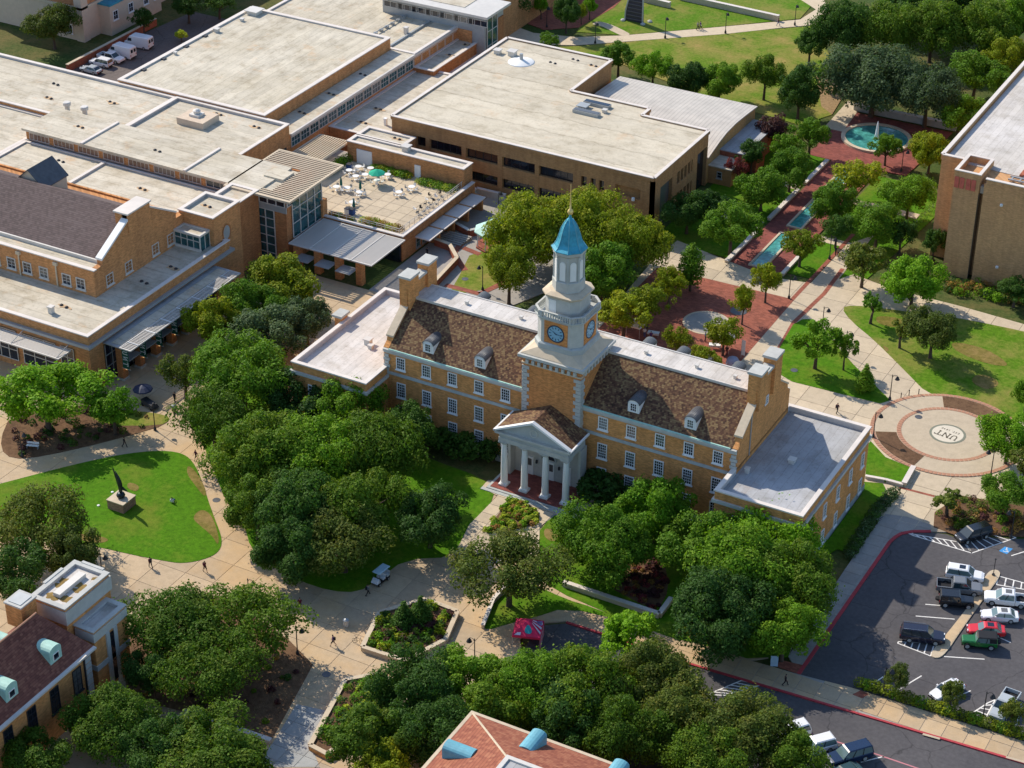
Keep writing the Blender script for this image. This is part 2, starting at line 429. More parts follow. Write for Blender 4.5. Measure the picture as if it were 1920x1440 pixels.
RUBBER = mat_plain('rubber', (0.012, 0.012, 0.013), 0.8, 0.2)

# ------------------------------------------------------------------ the setting: ground, paving, lawns, road
def sheet(name, poly, z0, z1, mat, parent=None, kind='structure'):
    o = MB().prism(list(poly), z0, z1).build(name, mat, parent)
    if parent is None and kind: o['kind'] = kind
    return o

def clip_rect(poly, x0, y0, x1, y1):
    def cut(p, ax, v, keep):
        r = []
        for i in range(len(p)):
            a, b = p[i], p[(i + 1) % len(p)]
            ia, ib = (a[ax] - v) * keep >= 0, (b[ax] - v) * keep >= 0
            if ia: r.append(a)
            if ia != ib:
                t = (v - a[ax]) / (b[ax] - a[ax]); r.append((a[0] + t * (b[0] - a[0]), a[1] + t * (b[1] - a[1])))
        return r
    for ax, v, k in ((0, x0, 1), (0, x1, -1), (1, y0, 1), (1, y1, -1)):
        poly = cut(poly, ax, v, k)
        if len(poly) < 3: return []
    return poly

def area(p): return abs(sum(p[i][0] * p[(i + 1) % len(p)][1] - p[(i + 1) % len(p)][0] * p[i][1] for i in range(len(p)))) / 2

def slabs(parent, poly, size, z, mat, skip=(), name='slab', gap=0.035, limit=300):
    """paving slabs with open joints, each one a piece of the pavement"""
    xs, ys = [p[0] for p in poly], [p[1] for p in poly]
    full = MB().box(gap, gap, -0.04, size - gap, size - gap, 0).mesh(name, mat)
    cells = []
    x = math.floor(min(xs) / size) * size
    while x < max(xs):
        y = math.floor(min(ys) / size) * size
        while y < max(ys):
            c = (x + size / 2, y + size / 2)
            corners = [(x, y), (x + size, y), (x, y + size), (x + size, y + size), c]
            if not any(all(inside(k, q) for k in corners) for q in skip):
                p = clip_rect(poly, x + gap, y + gap, x + size - gap, y + size - gap)
                if len(p) > 2 and area(p) > 0.15 * size * size:
                    cells.append(((c[0] - 110) ** 2 + (c[1] + 207) ** 2, x, y, p))
            y += size
        x += size
    cells.sort()
    rest = MB()
    for i, (_, x, y, p) in enumerate(cells):
        if i >= limit:
            rest.prism(p, z - 0.04, z)
        elif area(p) > (size - 2 * gap) ** 2 - 0.05:
            place(name, full, parent, (x, y, z))
        else:
            q = MB().prism([(a - x, b - y) for a, b in p], -0.04, 0)
            place(name, q.mesh(name, mat), parent, (x, y, z))
    if rest.v: rest.build(name + '_field', mat, parent)['kind'] = 'stuff'

def disc(cx, cy, r, n=64, a0=0.0, a1=2 * math.pi):
    full = abs(a1 - a0 - 2 * math.pi) < 1e-6
    k = n if full else n + 1
    return [(cx + r * math.cos(a0 + (a1 - a0) * i / n), cy + r * math.sin(a0 + (a1 - a0) * i / n)) for i in range(k)]

def ring(mb, cx, cy, r0, r1, z0, z1, n=72, a0=0.0, a1=2 * math.pi):
    """flat ring or arc"""
    for i in range(n):
        a, b = a0 + (a1 - a0) * i / n, a0 + (a1 - a0) * (i + 1) / n
        mb.prism([(cx + r0 * math.cos(a), cy + r0 * math.sin(a)), (cx + r1 * math.cos(a), cy + r1 * math.sin(a)),
                  (cx + r1 * math.cos(b), cy + r1 * math.sin(b)), (cx + r0 * math.cos(b), cy + r0 * math.sin(b))], z0, z1)
    return mb

CONC_JOINT = mat_concrete('concrete_joint', (0.40, 0.33, 0.25))
ground = MB().add([(-1500, -900, -0.08), (1500, -900, -0.08), (1500, 2200, -0.08), (-1500, 2200, -0.08)], [(0, 1, 2, 3)]).build('ground', SOIL)
ground['kind'] = 'structure'

UX, UY = 44.2, 45.5                       # centre of the paved circle with the seal
statue_lawn = smooth_poly([(-68.49, -36.07), (-62.82, -27.30), (-59.02, -21.60), (-55.28, -16.83), (-51.64, -13.66), (-48.37, -12.44), (-45.63, -13.40), (-41.89, -16.52), (-37.55, -20.78), (-34.14, -23.91), (-31.09, -26.71), (-29.79, -29.01), (-30.08, -31.09), (-32.15, -33.74), (-35.36, -34.61), (-39.86, -35.52), (-44.56, -36.25), (-53.13, -38.88), (-63.36, -41.85)], 2)
oak_lawn = smooth_poly([(-55.18, -3.25), (-46.32, -9.69), (-42.06, -13.55), (-35.47, -19.60), (-30.49, -22.56), (-26.59, -26.65), (-22.87, -28.37), (-17.18, -29.41), (-12.35, -29.30), (-9.15, -27.75), (-8.46, -24.49), (-7.66, -18.69), (-2.44, -15.20), (-3.63, -9.50), (-4.28, -0.04), (-7.02, 0.65), (-7.28, 2.77), (-17.62, 3.40), (-27.69, 5.38), (-41.18, 6.39), (-49.18, 7.02), (-55.55, 5.15)], 1)
front_lawn_right = [(4.40, -0.40), (5.79, 0.68), (7.69, 4.08), (9.38, 7.99), (22.67, 10.37), (35.01, 12.34), (39.17, 12.58), (43.74, -12.85), (39.45, -15.74), (32.40, -15.99), (30.33, -16.55), (28.14, -16.56), (22.19, -16.19), (14.30, -15.29), (8.68, -13.76), (4.62, -6.24)]
oak_bed = [(-11.55, -40.16), (-6.08, -42.82), (-2.55, -56.98), (-14.50, -57.61), (-21.81, -58.82), (-29.62, -50.35), (-29.94, -41.80), (-23.54, -36.91)]
left_bed = smooth_poly([(-72.72, -22.41), (-69.45, -25.32), (-66.42, -24.71), (-61.84, -19.28), (-55.38, -9.34), (-54.77, -6.36), (-56.18, -5.49), (-61.91, -7.06), (-70.25, -10.10), (-75.74, -16.58)], 1)
planter = [(-2.27, -37.59), (3.69, -37.31), (5.83, -31.33), (4.28, -25.66), (-0.53, -25.46), (-4.13, -30.66)]
planter_low = [(2.21, -55.90), (4.78, -56.24), (5.30, -52.99), (7.95, -44.30), (5.91, -40.94), (1.76, -41.55), (-0.66, -43.95)]
tree_strip = smooth_poly([(7.84, -25.54), (6.85, -21.05), (8.22, -15.07), (14.55, -16.06), (18.27, -15.88), (27.16, -16.50), (23.74, -16.32), (15.33, -17.54), (12.84, -21.46), (10.56, -24.25), (8.99, -26.62)], 1)
BUILDS = [[(-39, 2), (39, 2), (39, 27), (-39, 27)]]

plaza_poly = [(-110, -5.2), (-69.3, -5.2), (-69.3, 41), (-49.5, 41), (-39.5, 34), (-39.5, 2.0), (38.9, 2.0), (39.10, 13.52), (43.69, -12.40), (39.62, -16.12), (30.58, -16.77), (21.51, -20.05), (16.65, -20.07), (13.65, -22.26), (13.45, -26.06), (17.11, -31.40), (20, -49), (0, -62), (-14, -95), (-110, -95)]
plaza = sheet('front_plaza', plaza_poly, -0.3, 0.085, CONC_JOINT)
slabs(plaza, plaza_poly, 4.4, 0.125, CONC, [statue_lawn, oak_lawn, front_lawn_right, oak_bed, left_bed, planter] + BUILDS)

sheet('statue_lawn', statue_lawn, -0.1, 0.17, GRASS)
sheet('oak_lawn', oak_lawn, -0.1, 0.165, GRASS)
sheet('front_lawn', front_lawn_right, -0.1, 0.168, GRASS)
sheet('oak_bed', oak_bed, -0.1, 0.172, MULCH)
sheet('left_bed', left_bed, -0.1, 0.174, MULCH)
sheet('dry_verge', smooth_poly([(-67.78, -10.73), (-61.88, -12.04), (-55.24, -8.27), (-54.86, -6.24), (-56.18, -5.49), (-60.39, -6.53)], 1), 0, 0.18, GRASS_DRY)
sheet('red_leaf_bed', smooth_poly([(17.09, -10.85), (16.54, -6.37), (18.84, -2.36), (22.04, -2.59), (25.18, -7.47), (25.92, -12.83)], 1), 0, 0.176, MULCH)
sheet('tree_verge', tree_strip, 0, 0.17, GRASS)
# walk from the portico down to the plaza, and the apron under the columns
port_walk = [(-7.35, 2.73), (-7.21, 0.69), (-4.28, -0.04), (-4.24, -7.86), (-2.44, -15.20), (1.72, -14.75), (7.40, -9.91), (4.20, -3.66), (4.66, -0.25), (7.56, 0.38), (8.01, 4.56), (7.79, 7.09), (4.71, 9.10)]
walk = sheet('portico_walk', port_walk, 0, 0.178, CONC_GREY)
slabs(walk, port_walk, 2.2, 0.215, CONC_PALE)
sheet('flower_bed_soil', smooth_poly([(-2.39, -0.15), (1.50, 0.29), (3.78, -3.19), (0.45, -7.48), (-1.65, -8.38)], 1), 0, 0.25, MULCH)

# road, parking lot and their kerbs
road_poly = [(14.78, -27.13), (13.86, -22.64), (16.80, -20.35), (21.61, -20.24), (32.92, -20.25), (73.03, -17.85), (88.74, -16.80), (94.87, -40.77), (46.39, -46.49), (18.46, -33.87)]
road = sheet('road', road_poly, -0.3, 0.0, ASPHALT)
lot_poly = [(46.15, -15.50), (46.21, 16.14), (46.67, 18.36), (48.09, 20.02), (50.15, 21.18), (52.17, 21.76), (54.12, 21.45), (57.69, 24.03), (62.48, 26.18), (72.70, 26.70), (84.11, -15.35), (73.86, -14.41), (53.06, -15.07)]
lot = sheet('parking_lot', lot_poly, -0.3, 0.004, ASPHALT)
side_poly = [(18.68, -18.17), (21.36, -19.76), (32.85, -19.94), (73.00, -17.55), (88.67, -16.54), (87.88, -13.44), (73.75, -14.05), (52.91, -14.69), (46.32, -15.40), (39.53, -15.93), (32.53, -16.28), (30.42, -16.74), (27.20, -16.59), (22.28, -16.39)]
sidewalk = sheet('sidewalk', side_poly, -0.3, 0.10, CONC_GREY)
slabs(sidewalk, side_poly, 2.6, 0.14, CONC)
park_walk_poly = [(43.74, -12.85), (46.08, -15.31), (46.06, 16.34), (46.52, 18.56), (48.01, 20.25), (50.06, 21.41), (49.61, 22.72), (46.15, 22.92), (43.42, 22.10), (43.11, 15.23), (43.32, 2.77)]
park_walk = sheet('parking_walk', park_walk_poly, -0.3, 0.10, CONC_GREY)
slabs(park_walk, park_walk_poly, 2.4, 0.14, CONC_GREY)

def strip(mb, pts, w, z0, z1):
    """a band of width w laid along a line of points"""
    for a, b in zip(pts[:-1], pts[1:]):
        d = Vector((b[0] - a[0], b[1] - a[1])); L = d.length
        if L < 1e-4: continue
        n = Vector((-d.y, d.x)) / L * w / 2
        mb.prism([(a[0] - n.x, a[1] - n.y), (b[0] - n.x, b[1] - n.y), (b[0] + n.x, b[1] + n.y), (a[0] + n.x, a[1] + n.y)], z0, z1)
    return mb

strip(MB(), [(46.11, -15.40), (46.17, 16.26), (46.41, 17.65), (46.85, 18.89), (48.05, 20.13), (50.11, 21.29)], 0.45, -0.05, 0.152).build('red_kerb', REDLINE, park_walk)
strip(MB(), [(16.84, -20.14), (21.51, -20.05), (32.86, -20.11), (60.98, -18.42), (72.99, -17.71), (88.69, -16.63)], 0.32, -0.05, 0.156).build('red_kerb', REDLINE, sidewalk)
strip(MB(), [(63.00, -18.58), (65.03, -18.42)], 0.34, 0.15, 0.159).build('bare_kerb', CONC_PALE, sidewalk)
strip(MB(), [(72.73, -17.70), (75.13, -17.51)], 0.34, 0.15, 0.159).build('bare_kerb', CONC_PALE, sidewalk)
MB().prism([(53.23, -15.88), (54.49, -15.97), (54.98, -14.78), (53.79, -14.66)], 0.10, 0.146).build('tactile_panel', PAVER_RED, sidewalk)
MB().prism([(42.98, -15.41), (46.32, -15.40), (46.38, -13.49), (43.37, -14.00)], 0.10, 0.147).build('tactile_panel', PAVER_RED, park_walk)

def stripe(pts, w, mat, parent, z=0.008, name='painted_line'):
    return strip(MB(), pts, w, z - 0.004, z + 0.004).build(name, mat, parent)

def hatch(parent, a, b, c, d, n, w=0.16, z=0.008):
    """hatched no-parking zone: quad a-b-c-d outlined and crossed by n bars from edge ab to edge dc"""
    L = lambda p, q, t: (p[0] + (q[0] - p[0]) * t, p[1] + (q[1] - p[1]) * t)
    stripe([a, b], w, LINE, parent, z); stripe([d, c], w, LINE, parent, z)
    for i in range(n + 1):
        stripe([L(a, b, i / n), L(d, c, i / n)], w, LINE, parent, z + 0.002)

hatch(lot, (47.62, 19.46), (54.85, 21.03), (56.45, 19.30), (48.35, 19.31), 8)
hatch(lot, (54.98, 21.10), (57.61, 25.40), (60.48, 25.60), (56.45, 19.30), 6)
hatch(lot, (42.07, 21.63), (43.67, 19.36), (48.18, 19.78), (46.17, 20.78), 5)
hatch(lot, (54.51, -3.28), (58.49, -1.40), (58.92, -4.05), (54.50, -3.65), 5)
hatch(lot, (61.09, 16.10), (67.21, 16.39), (67.48, 15.50), (61.42, 14.17), 6)
for pts in ([(54.84, 5.65), (59.06, 7.33)], [(54.60, 2.72), (59.10, 4.51)], [(60.39, -3.34), (64.90, -1.40)], [(63.49, 6.36), (65.32, 7.14)], [(66.71, 3.36), (64.30, 3.84)], [(65.38, 1.76), (61.79, 0.22)],
            [(54.55, -12.73), (55.24, -10.73)], [(57.53, -12.55), (59.23, -8.24)], [(64.03, -10.48), (65.33, -8.04)], [(61.17, 21.28), (63.13, 24.04)], [(72.02, -11.55), (71.40, -7.24)], [(70.24, -8.34), (72.69, -7.41)]):
    stripe(pts, 0.16, LINE, lot)
hatch(lot, (66.82, -11.94), (67.84, -9.24), (68.43, -8.23), (68.48, -12.44), 4)
hatch(road, (38.06, -24.20), (40.52, -19.83), (42.98, -19.37), (39.86, -23.41), 6)
for pts in ([(49.15, -28.53), (50.34, -26.90)], [(52.78, -28.82), (54.79, -26.42)], [(55.26, -28.47), (56.40, -27.20)], [(58.39, -26.61), (60.39, -24.33)]):
    stripe(pts, 0.16, LINE, road)
for pts in ([(50.82, -24.79), (51.81, -24.77)], [(54.10, -24.67), (55.78, -24.58)], [(58.29, -24.45), (64.73, -24.40)], [(64.73, -24.40), (69.39, -24.14)]):
    stripe(pts, 0.2, PINKLINE, road)
# blue disabled-bay badge
badge = sheet('disabled_bay_badge', [(59.43, 21.53), (59.81, 22.85), (60.88, 22.91), (60.57, 21.35)], 0.004, 0.012, BLUE, lot)
bx, by = (60.19, 22.10)
ring(MB(), bx - 0.05, by - 0.1, 0.22, 0.31, 0.012, 0.018, 20, -2.6, 1.6).build('wheelchair_mark', LINE, badge)
strip(strip(MB(), [(bx - 0.05, by + 0.45), (bx - 0.05, by + 0.05), (bx + 0.25, by + 0.05), (bx + 0.4, by - 0.3)], 0.09, 0.012, 0.018), [(bx - 0.05, by + 0.25), (bx + 0.2, by + 0.25)], 0.08, 0.012, 0.018).prism(disc(bx - 0.05, by + 0.58, 0.1, 12), 0.012, 0.018).build('wheelchair_mark', LINE, badge)
# traffic island in the lot
isl = smooth_poly([(58.99, -4.25), (59.82, -4.26), (60.40, -2.98), (60.60, 2.74), (60.89, 8.81), (61.14, 12.83), (61.33, 16.24), (60.82, 17.15), (60.08, 17.00), (59.61, 15.80), (59.79, 12.20), (59.83, 8.21), (59.25, 0.99), (58.75, -2.95)], 2)
island = sheet('traffic_island', isl, -0.1, 0.15, CONC_PALE)
inner = [(sum(p[0] for p in isl) / len(isl) * 0.12 + p[0] * 0.88, sum(p[1] for p in isl) / len(isl) * 0.12 + p[1] * 0.88) for p in isl]
MB().prism(inner, 0.1, 0.165).build('island_top', CONC, island)

# ------------------------------------------------------------------ right side: circle, walks, lawns
east_poly = [(-24, 26.5), (38.9, 26.5), (38.9, 20), (42.03, 21.75), (46.17, 20.78), (50.11, 21.29), (53.65, 22.87), (52.66, 28.05), (58.56, 40.34), (66.89, 48.13), (58.10, 80.54), (45.03, 82.24), (33.51, 82.98), (22.81, 82.99), (14.85, 84.72), (13.40, 81.79), (12.83, 100.01), (10.07, 93.49), (9.96, 78.36), (3.08, 76.96), (-4.08, 78.63), (-15.20, 81.31), (-15.62, 72.27), (-13.96, 51.03)]
lawn5 = [(14.39, 50.21), (12.70, 64.24), (13.36, 66.57), (14.82, 67.40), (25.34, 57.33), (33.79, 50.28), (32.80, 48.69), (19.16, 48.09)]
lawn6 = smooth_poly([(17.23, 73.12), (18.67, 74.74), (23.47, 76.27), (30.06, 77.64), (34.80, 79.15), (45.27, 80.06), (58.10, 80.54), (65.41, 53.60), (51.32, 53.79), (45.50, 56.93), (40.90, 56.04), (38.34, 54.41), (31.95, 60.18), (25.59, 65.82), (20.11, 69.82)], 1)
lawn7 = [(35.34, 36.89), (35.37, 37.87), (38.68, 34.97), (42.75, 34.16), (43.30, 29.58), (39.28, 29.12), (37.93, 28.97)]
lawn8 = [(38.13, 28.01), (40.52, 28.91), (41.88, 27.12), (42.21, 24.34), (42.67, 11.10), (40.70, 11.36), (38.9, 6), (38.9, 25)]
brick_plaza = [(-13.97, 70.85), (-4.85, 71.39), (9.30, 71.83), (9.66, 52.65), (10.58, 40.06), (11.10, 36.04), (-11.50, 33.71), (-13.16, 47.61), (-13.69, 59.96)]
east = sheet('east_walks', east_poly, -0.3, 0.085, CONC_JOINT)
slabs(east, east_poly, 4.4, 0.125, CONC_PALE, [lawn5, lawn6, lawn7, lawn8, brick_plaza] + BUILDS)
sheet('tree_lawn', lawn5, 0, 0.17, GRASS)
sheet('shade_tree_lawn', lawn6, 0, 0.172, GRASS_MID)
sheet('curved_lawn', lawn7, 0, 0.45, GRASS)
sheet('wing_lawn', lawn8, 0, 0.176, GRASS)
bp = sheet('brick_plaza', brick_plaza, 0, 0.16, PAVER_RED)
MB().prism(disc(0.7, 58.0, 3.4, 48), 0.1, 0.20).build('plaza_disc', CONC_GREY, bp)
ring(MB(), 0.7, 58.0, 3.4, 3.75, 0.1, 0.21, 48).build('disc_border', CONC_PALE, bp)
for (cx, cy) in ((3.57, 75.14), (3.57, 63.96), (5.15, 48.24)):
    ring(MB(), cx, cy, 0.2, 1.35, 0.1, 0.20, 28).build('tree_grate', LEAD, bp)
stripe([(9.86, 42.63), (9.44, 71.50), (9.69, 98.21)], 0.7, PAVER_RED, east, 0.135, 'brick_band')
stripe([(14.52, 49.92), (12.51, 64.91), (13.17, 76.07), (12.66, 85.60)], 0.7, PAVER_RED, east, 0.137, 'brick_band')
stripe([(42.84, 29.16), (47.81, 29.43)], 0.45, PAVER_RED, east, 0.137, 'brick_band')
# the circle with the seal
circle = MB().prism(disc(UX, UY, 11.0, 96), 0, 0.20).build('paved_circle', CONC_PALE)
circle['kind'] = 'structure'
def bricks_on_ring(parent, r, n, w=0.62):
    me = MB().box(-w / 2, -0.5 * 2 * math.pi * r / n * 0.86, 0, w / 2, 0.5 * 2 * math.pi * r / n * 0.86, 0.05).mesh('brick', TERRACOTTA)
    for i in range(n):
        a = 2 * math.pi * i / n
        place('brick', me, parent, (UX + r * math.cos(a), UY + r * math.sin(a), 0.19), a)
bricks_on_ring(circle, 6.9, 72); bricks_on_ring(circle, 10.7, 112)
for a0, a1 in ((RAD(55), RAD(113)), (RAD(206), RAD(262))):
    ring(MB(), UX, UY, 7.3, 10.3, 0.1, 0.235, 24, a0, a1).build('mulch_bed', MULCH, circle)
seal = MB().prism(disc(UX, UY, 2.6, 48), 0.1, 0.225).build('seal_border', mat_plain('seal_green', (0.19, 0.20, 0.15), 0.8), circle)
MB().prism(disc(UX, UY, 2.25, 48), 0.2, 0.235).build('seal_face', mat_plain('seal_cream', (0.62, 0.56, 0.45), 0.8, 0.06), seal)
INK = mat_plain('seal_ink', (0.10, 0.085, 0.06), 0.8)
def glyph(strokes, ox, oy, s, rz, z0, z1, mat, name, parent, w=0.16, plane=None):
    """letters cut from flat strokes: each stroke is a line of points on a 1 x 1 letter grid"""
    m = MB(); c, sn = math.cos(rz), math.sin(rz)
    for st in strokes:
        pts = [(ox + (x * c - y * sn) * s, oy + (x * sn + y * c) * s) for x, y in st]
        strip(m, pts, w * s, z0, z1)
    return m.build(name, mat, parent)
U_ = [[(.1, 1), (.1, .3), (.2, .08), (.4, 0), (.6, .08), (.7, .3), (.7, 1)], [(-.06, 1), (.26, 1)], [(.54, 1), (.86, 1)]]
N_ = [[(.1, 0), (.1, 1)], [(.1, 1), (.75, 0)], [(.75, 0), (.75, 1)], [(-.06, 0), (.26, 0)], [(-.06, 1), (.2, 1)], [(.59, 1), (.91, 1)]]
T_ = [[(.4, 0), (.4, 1)], [(0, .8), (0, 1), (.8, 1), (.8, .8)], [(.24, 0), (.56, 0)]]
E_ = [[(.6, 0), (.1, 0), (.1, 1), (.6, 1)], [(.1, .5), (.5, .5)]]
S_ = [[(.65, .85), (.4, 1), (.12, .8), (.6, .3), (.4, 0), (.1, .15)]]
D1 = [[(.2, .8), (.4, 1), (.4, 0)], [(.2, 0), (.6, 0)]]
D8 = [[(.35, .5), (.1, .75), (.35, 1), (.6, .75), (.35, .5), (.1, .25), (.35, 0), (.6, .25), (.35, .5)]]
D9 = [[(.6, .7), (.35, .5), (.1, .75), (.35, 1), (.6, .75), (.55, .3), (.3, 0)]]
D0 = [[(.35, 0), (.1, .3), (.1, .7), (.35, 1), (.6, .7), (.6, .3), (.35, 0)]]
DOT = [[(.2, 0), (.35, 0)]]
def word(items, cx, cy, s, rz, z0, z1, mat, parent, adv=1.02, w=0.15):
    tot = adv * len(items) - 0.2
    for i, g in enumerate(items):
        x = (-tot / 2 + i * adv) * s
        glyph(g, cx + x * math.cos(rz) + 0.5 * s * math.sin(rz), cy + x * math.sin(rz) - 0.5 * s * math.cos(rz), s, rz, z0, z1, mat, 'letter', parent, w)
# the letters are read from the far side of the circle
word([U_, N_, T_], UX - 0.05, UY - 0.45, 1.15, RAD(172), 0.235, 0.245, INK, seal)
word([E_, S_, T_, DOT, D1, D8, D9, D0], UX + 0.1, UY + 0.95, 0.36, RAD(172), 0.235, 0.245, INK, seal, 1.0, 0.17)

# ------------------------------------------------------------------ brick mall with pools and the fountain
mall = MB().prism([(-4.4, 77.2), (4.6, 77.2), (4.6, 124), (9.6, 124.5), (10.8, 146.5), (-9.2, 146.2), (-9.2, 124.2), (-4.4, 124)], 0, 0.10).build('brick_mall', PAVER_DARK)
mall['kind'] = 'structure'
sheet('mall_lawn', [(-19, 80), (-5, 80), (-5, 126), (-19, 120)], -0.05, 0.05, GRASS)
sheet('mall_lawn_east', [(5.2, 80), (17, 80), (20, 118), (12, 122), (5.2, 122)], -0.05, 0.052, GRASS)
for y0, y1 in ((79.0, 92.6), (95.2, 107.5), (110.2, 121.5)):
    p = thing('pool', 'long turquoise pool in a stone rim, %s on the brick mall' % ('nearest the crossing walk' if y0 < 80 else 'middle one of three' if y0 < 100 else 'nearest the round fountain'), 'pool', (0.2, y0, 0), 'long pools on the mall', True)
    MB().frame(-1.35, y0, 1.55, y1, 0.0, 0.32, 0.38).build('rim', STONE_TAN, p)
    MB().box(-0.97, y0 + 0.38, 0.05, 1.17, y1 - 0.38, 0.2).build('water', WATER, p)
ft = thing('fountain', 'round turquoise fountain pool with a white water jet', 'fountain', (-0.5, 136.6, 0), None, True)
ring(MB(), -0.5, 136.6, 5.75, 6.5, 0, 0.5, 64).build('rim', STONE_TAN, ft)
MB().prism(disc(-0.5, 136.6, 5.75, 64), 0.05, 0.32).build('water', WATER, ft)
MB().lathe(-0.5, 136.6, [(0.5, 0.3), (0.34, 1.2), (0.26, 2.4), (0.14, 3.3), (0.04, 3.7)], 10).build('water_jet', mat_plain('white_water', (0.8, 0.83, 0.85), 0.4, 0.05), ft, True)
def low_wall(name, label, pts, w, h, mat, cap=None, z0=0.0, group=None):
    t = thing(name, label, 'wall', (pts[0][0], pts[0][1], 0), group, True)
    strip(MB(), pts, w, z0, h).build('wall_body', mat, t)
    strip(MB(), pts, w + 0.14, h, h + 0.12).build('coping', cap or COPING, t)
    return t
low_wall('mall_wall', 'long low stone kerb wall along the left edge of the brick mall', [(-4.8, 78), (-4.8, 92)], 0.6, 0.45, STONE_TAN)
low_wall('mall_wall', 'low stone kerb wall beside the brick mall halfway up', [(-4.8, 96), (-4.8, 109)], 0.6, 0.45, STONE_TAN)
low_wall('mall_wall', 'low stone kerb wall beside the brick mall just below the fountain court', [(-4.8, 112), (-4.8, 123)], 0.6, 0.45, STONE_TAN)
low_wall('mall_wall', 'short pale stone kerb wall right of the nearest pool', [(4.9, 78.5), (4.9, 88)], 0.5, 0.4, STONE_TAN)
low_wall('court_wall', 'grey stone retaining wall behind the round fountain', [(-9.0, 147.4), (11, 147.8)], 0.8, 1.3, STONE_WORN)
sheet('fountain_walk', [(-10.86, 136.68), (-7.12, 136.61), (-8.32, 149.48), (-11.45, 150.60)], 0, 0.12, CONC_PALE)
for i, (a, b) in enumerate((((-14, 93), (-5.2, 95)), ((-14, 109.5), (-5.2, 111.5)), ((5.2, 93), (16, 95)), ((5.2, 109), (17, 111)))):
    sheet('cross_path', [(a[0], a[1]), (b[0], a[1]), (b[0], b[1]), (a[0], b[1])], -0.02, 0.09, CONC_PALE)

# ------------------------------------------------------------------ far lawn, paths and brick court at the top of the view
sheet('far_lawn', [(-79.66, 140.71), (-68.69, 149.96), (-54.91, 162.53), (-31.46, 184.17), (-16.60, 159.62), (-11.81, 143.17), (-15.22, 135.57), (-32.81, 138.34), (-59.43, 145.92)], -0.06, 0.03, GRASS_DRY)
sheet('far_lawn_back', [(-64.11, 159.24), (-58.12, 164.71), (-47.70, 174.47), (-35.84, 186.15), (-37.18, 201.53), (-78.42, 181.42), (-73.09, 156.09)], -0.06, 0.032, GRASS_MID)
sheet('far_path', [(-83.98, 141.82), (-69.76, 149.67), (-66.01, 152.81), (-54.91, 162.53), (-45.90, 170.40), (-37.62, 178.90), (-31.76, 184.34), (-29.45, 188.09), (-35.49, 198.83), (-42.39, 202.23), (-45.40, 200.49), (-34.87, 192.71), (-35.60, 185.59), (-47.58, 174.19), (-57.99, 164.45), (-63.98, 158.98), (-71.74, 153.50), (-80.43, 151.19), (-89.30, 153.60)], -0.04, 0.06, CONC_PALE)
sheet('far_branch_path', smooth_poly([(-72.30, 161.32), (-71.96, 163.59), (-69.50, 163.63), (-65.64, 162.08), (-62.31, 160.28), (-63.85, 158.72), (-66.42, 159.93), (-70.40, 161.73)], 1), 0, 0.065, CONC_PALE)
sheet('far_brick_court', [(-89.80, 156.79), (-92.36, 169.67), (-73.50, 180.55), (-72.42, 172.47), (-73.69, 158.46), (-79.35, 153.84)], -0.04, 0.07, PAVER_RED)
sheet('fence_bed', [(-21.70, 159.77), (-21.05, 169.59), (-14.32, 160.93), (-11.81, 143.17), (-14.96, 145.67)], -0.04, 0.05, mat_grass('dry_dirt', (0.30, 0.20, 0.11), (0.36, 0.25, 0.13), 0.6))
sheet('far_road', [(-230, 300), (200, 330), (200, 345), (-230, 315)], -0.06, 0.02, ASPHALT)
low_wall('garden_wall', 'long tan wall crossing the far lawn, upper right', [(-62.98, 183.70), (-39.13, 182.51)], 0.7, 1.2, STONE_TAN)
low_wall('garden_wall', 'short tan wall just right of the ribbed sculpture', [(-68.63, 178.62), (-62.10, 178.07)], 0.7, 1.2, STONE_TAN)
sheet('van_yard', [(-152, 86), (-125, 84), (-122, 126), (-148, 126)], -0.06, 0.03, mat_asphalt('yard_asphalt', (0.13, 0.11, 0.10)))
low_wall('yard_wall', 'red brick wall behind the parked white vans', [(-150, 87.5), (-150, 116)], 0.5, 1.5, BRICK_RED, STONE_TAN)

# worn and dried-out patches in the turf
WORN = mat_grass('worn_turf', (0.16, 0.145, 0.03), (0.34, 0.22, 0.10), 0.7)
for k, pts in enumerate(([(-45.79, -14.43), (-43.07, -15.66), (-39.32, -18.82), (-38.81, -20.02), (-41.72, -18.24), (-44.48, -16.46)], [(-37.68, -22.31), (-35.46, -22.94), (-31.75, -26.52), (-30.59, -28.36), (-32.69, -26.77), (-35.82, -25.58), (-37.53, -24.68)], [(22.73, 73.47), (27.60, 74.66), (27.92, 71.35), (24.18, 70.77)], [(26.91, 65.06), (28.45, 64.63), (28.53, 63.00)],
                         [(35.64, 71.53), (41.44, 72.01), (46.72, 68.56), (42.95, 67.33), (37.42, 68.79)], [(42.99, 64.64), (46.75, 63.21), (45.39, 59.80), (41.99, 61.39)], [(4.70, -3.38), (7.13, -3.42), (7.65, -5.92), (5.85, -5.55)], [(-48.39, -34.80), (-43.78, -33.88), (-44.25, -35.53), (-48.07, -36.30)], [(-50.31, -22.04), (-48.34, -21.98), (-47.55, -23.48), (-49.38, -23.47)])):
    sheet('worn_patch', smooth_poly(pts, 2), 0.10, 0.186 + 0.001 * k, WORN)
grey_poly = [(-3.69, -49.97), (1.12, -49.04), (2.27, -55.65), (4.83, -57.88), (-1.53, -61.45), (-2.23, -57.01)]
grey_walk = sheet('grey_walk', grey_poly, 0.05, 0.13, CONC_GREY)
slabs(grey_walk, grey_poly, 2.2, 0.165, mat_concrete('blue_grey_concrete', (0.36, 0.37, 0.36), (0.30, 0.28, 0.24), 0.3))

LINING = mat_plain('parapet_lining', (0.46, 0.44, 0.43), 0.8, 0.15)
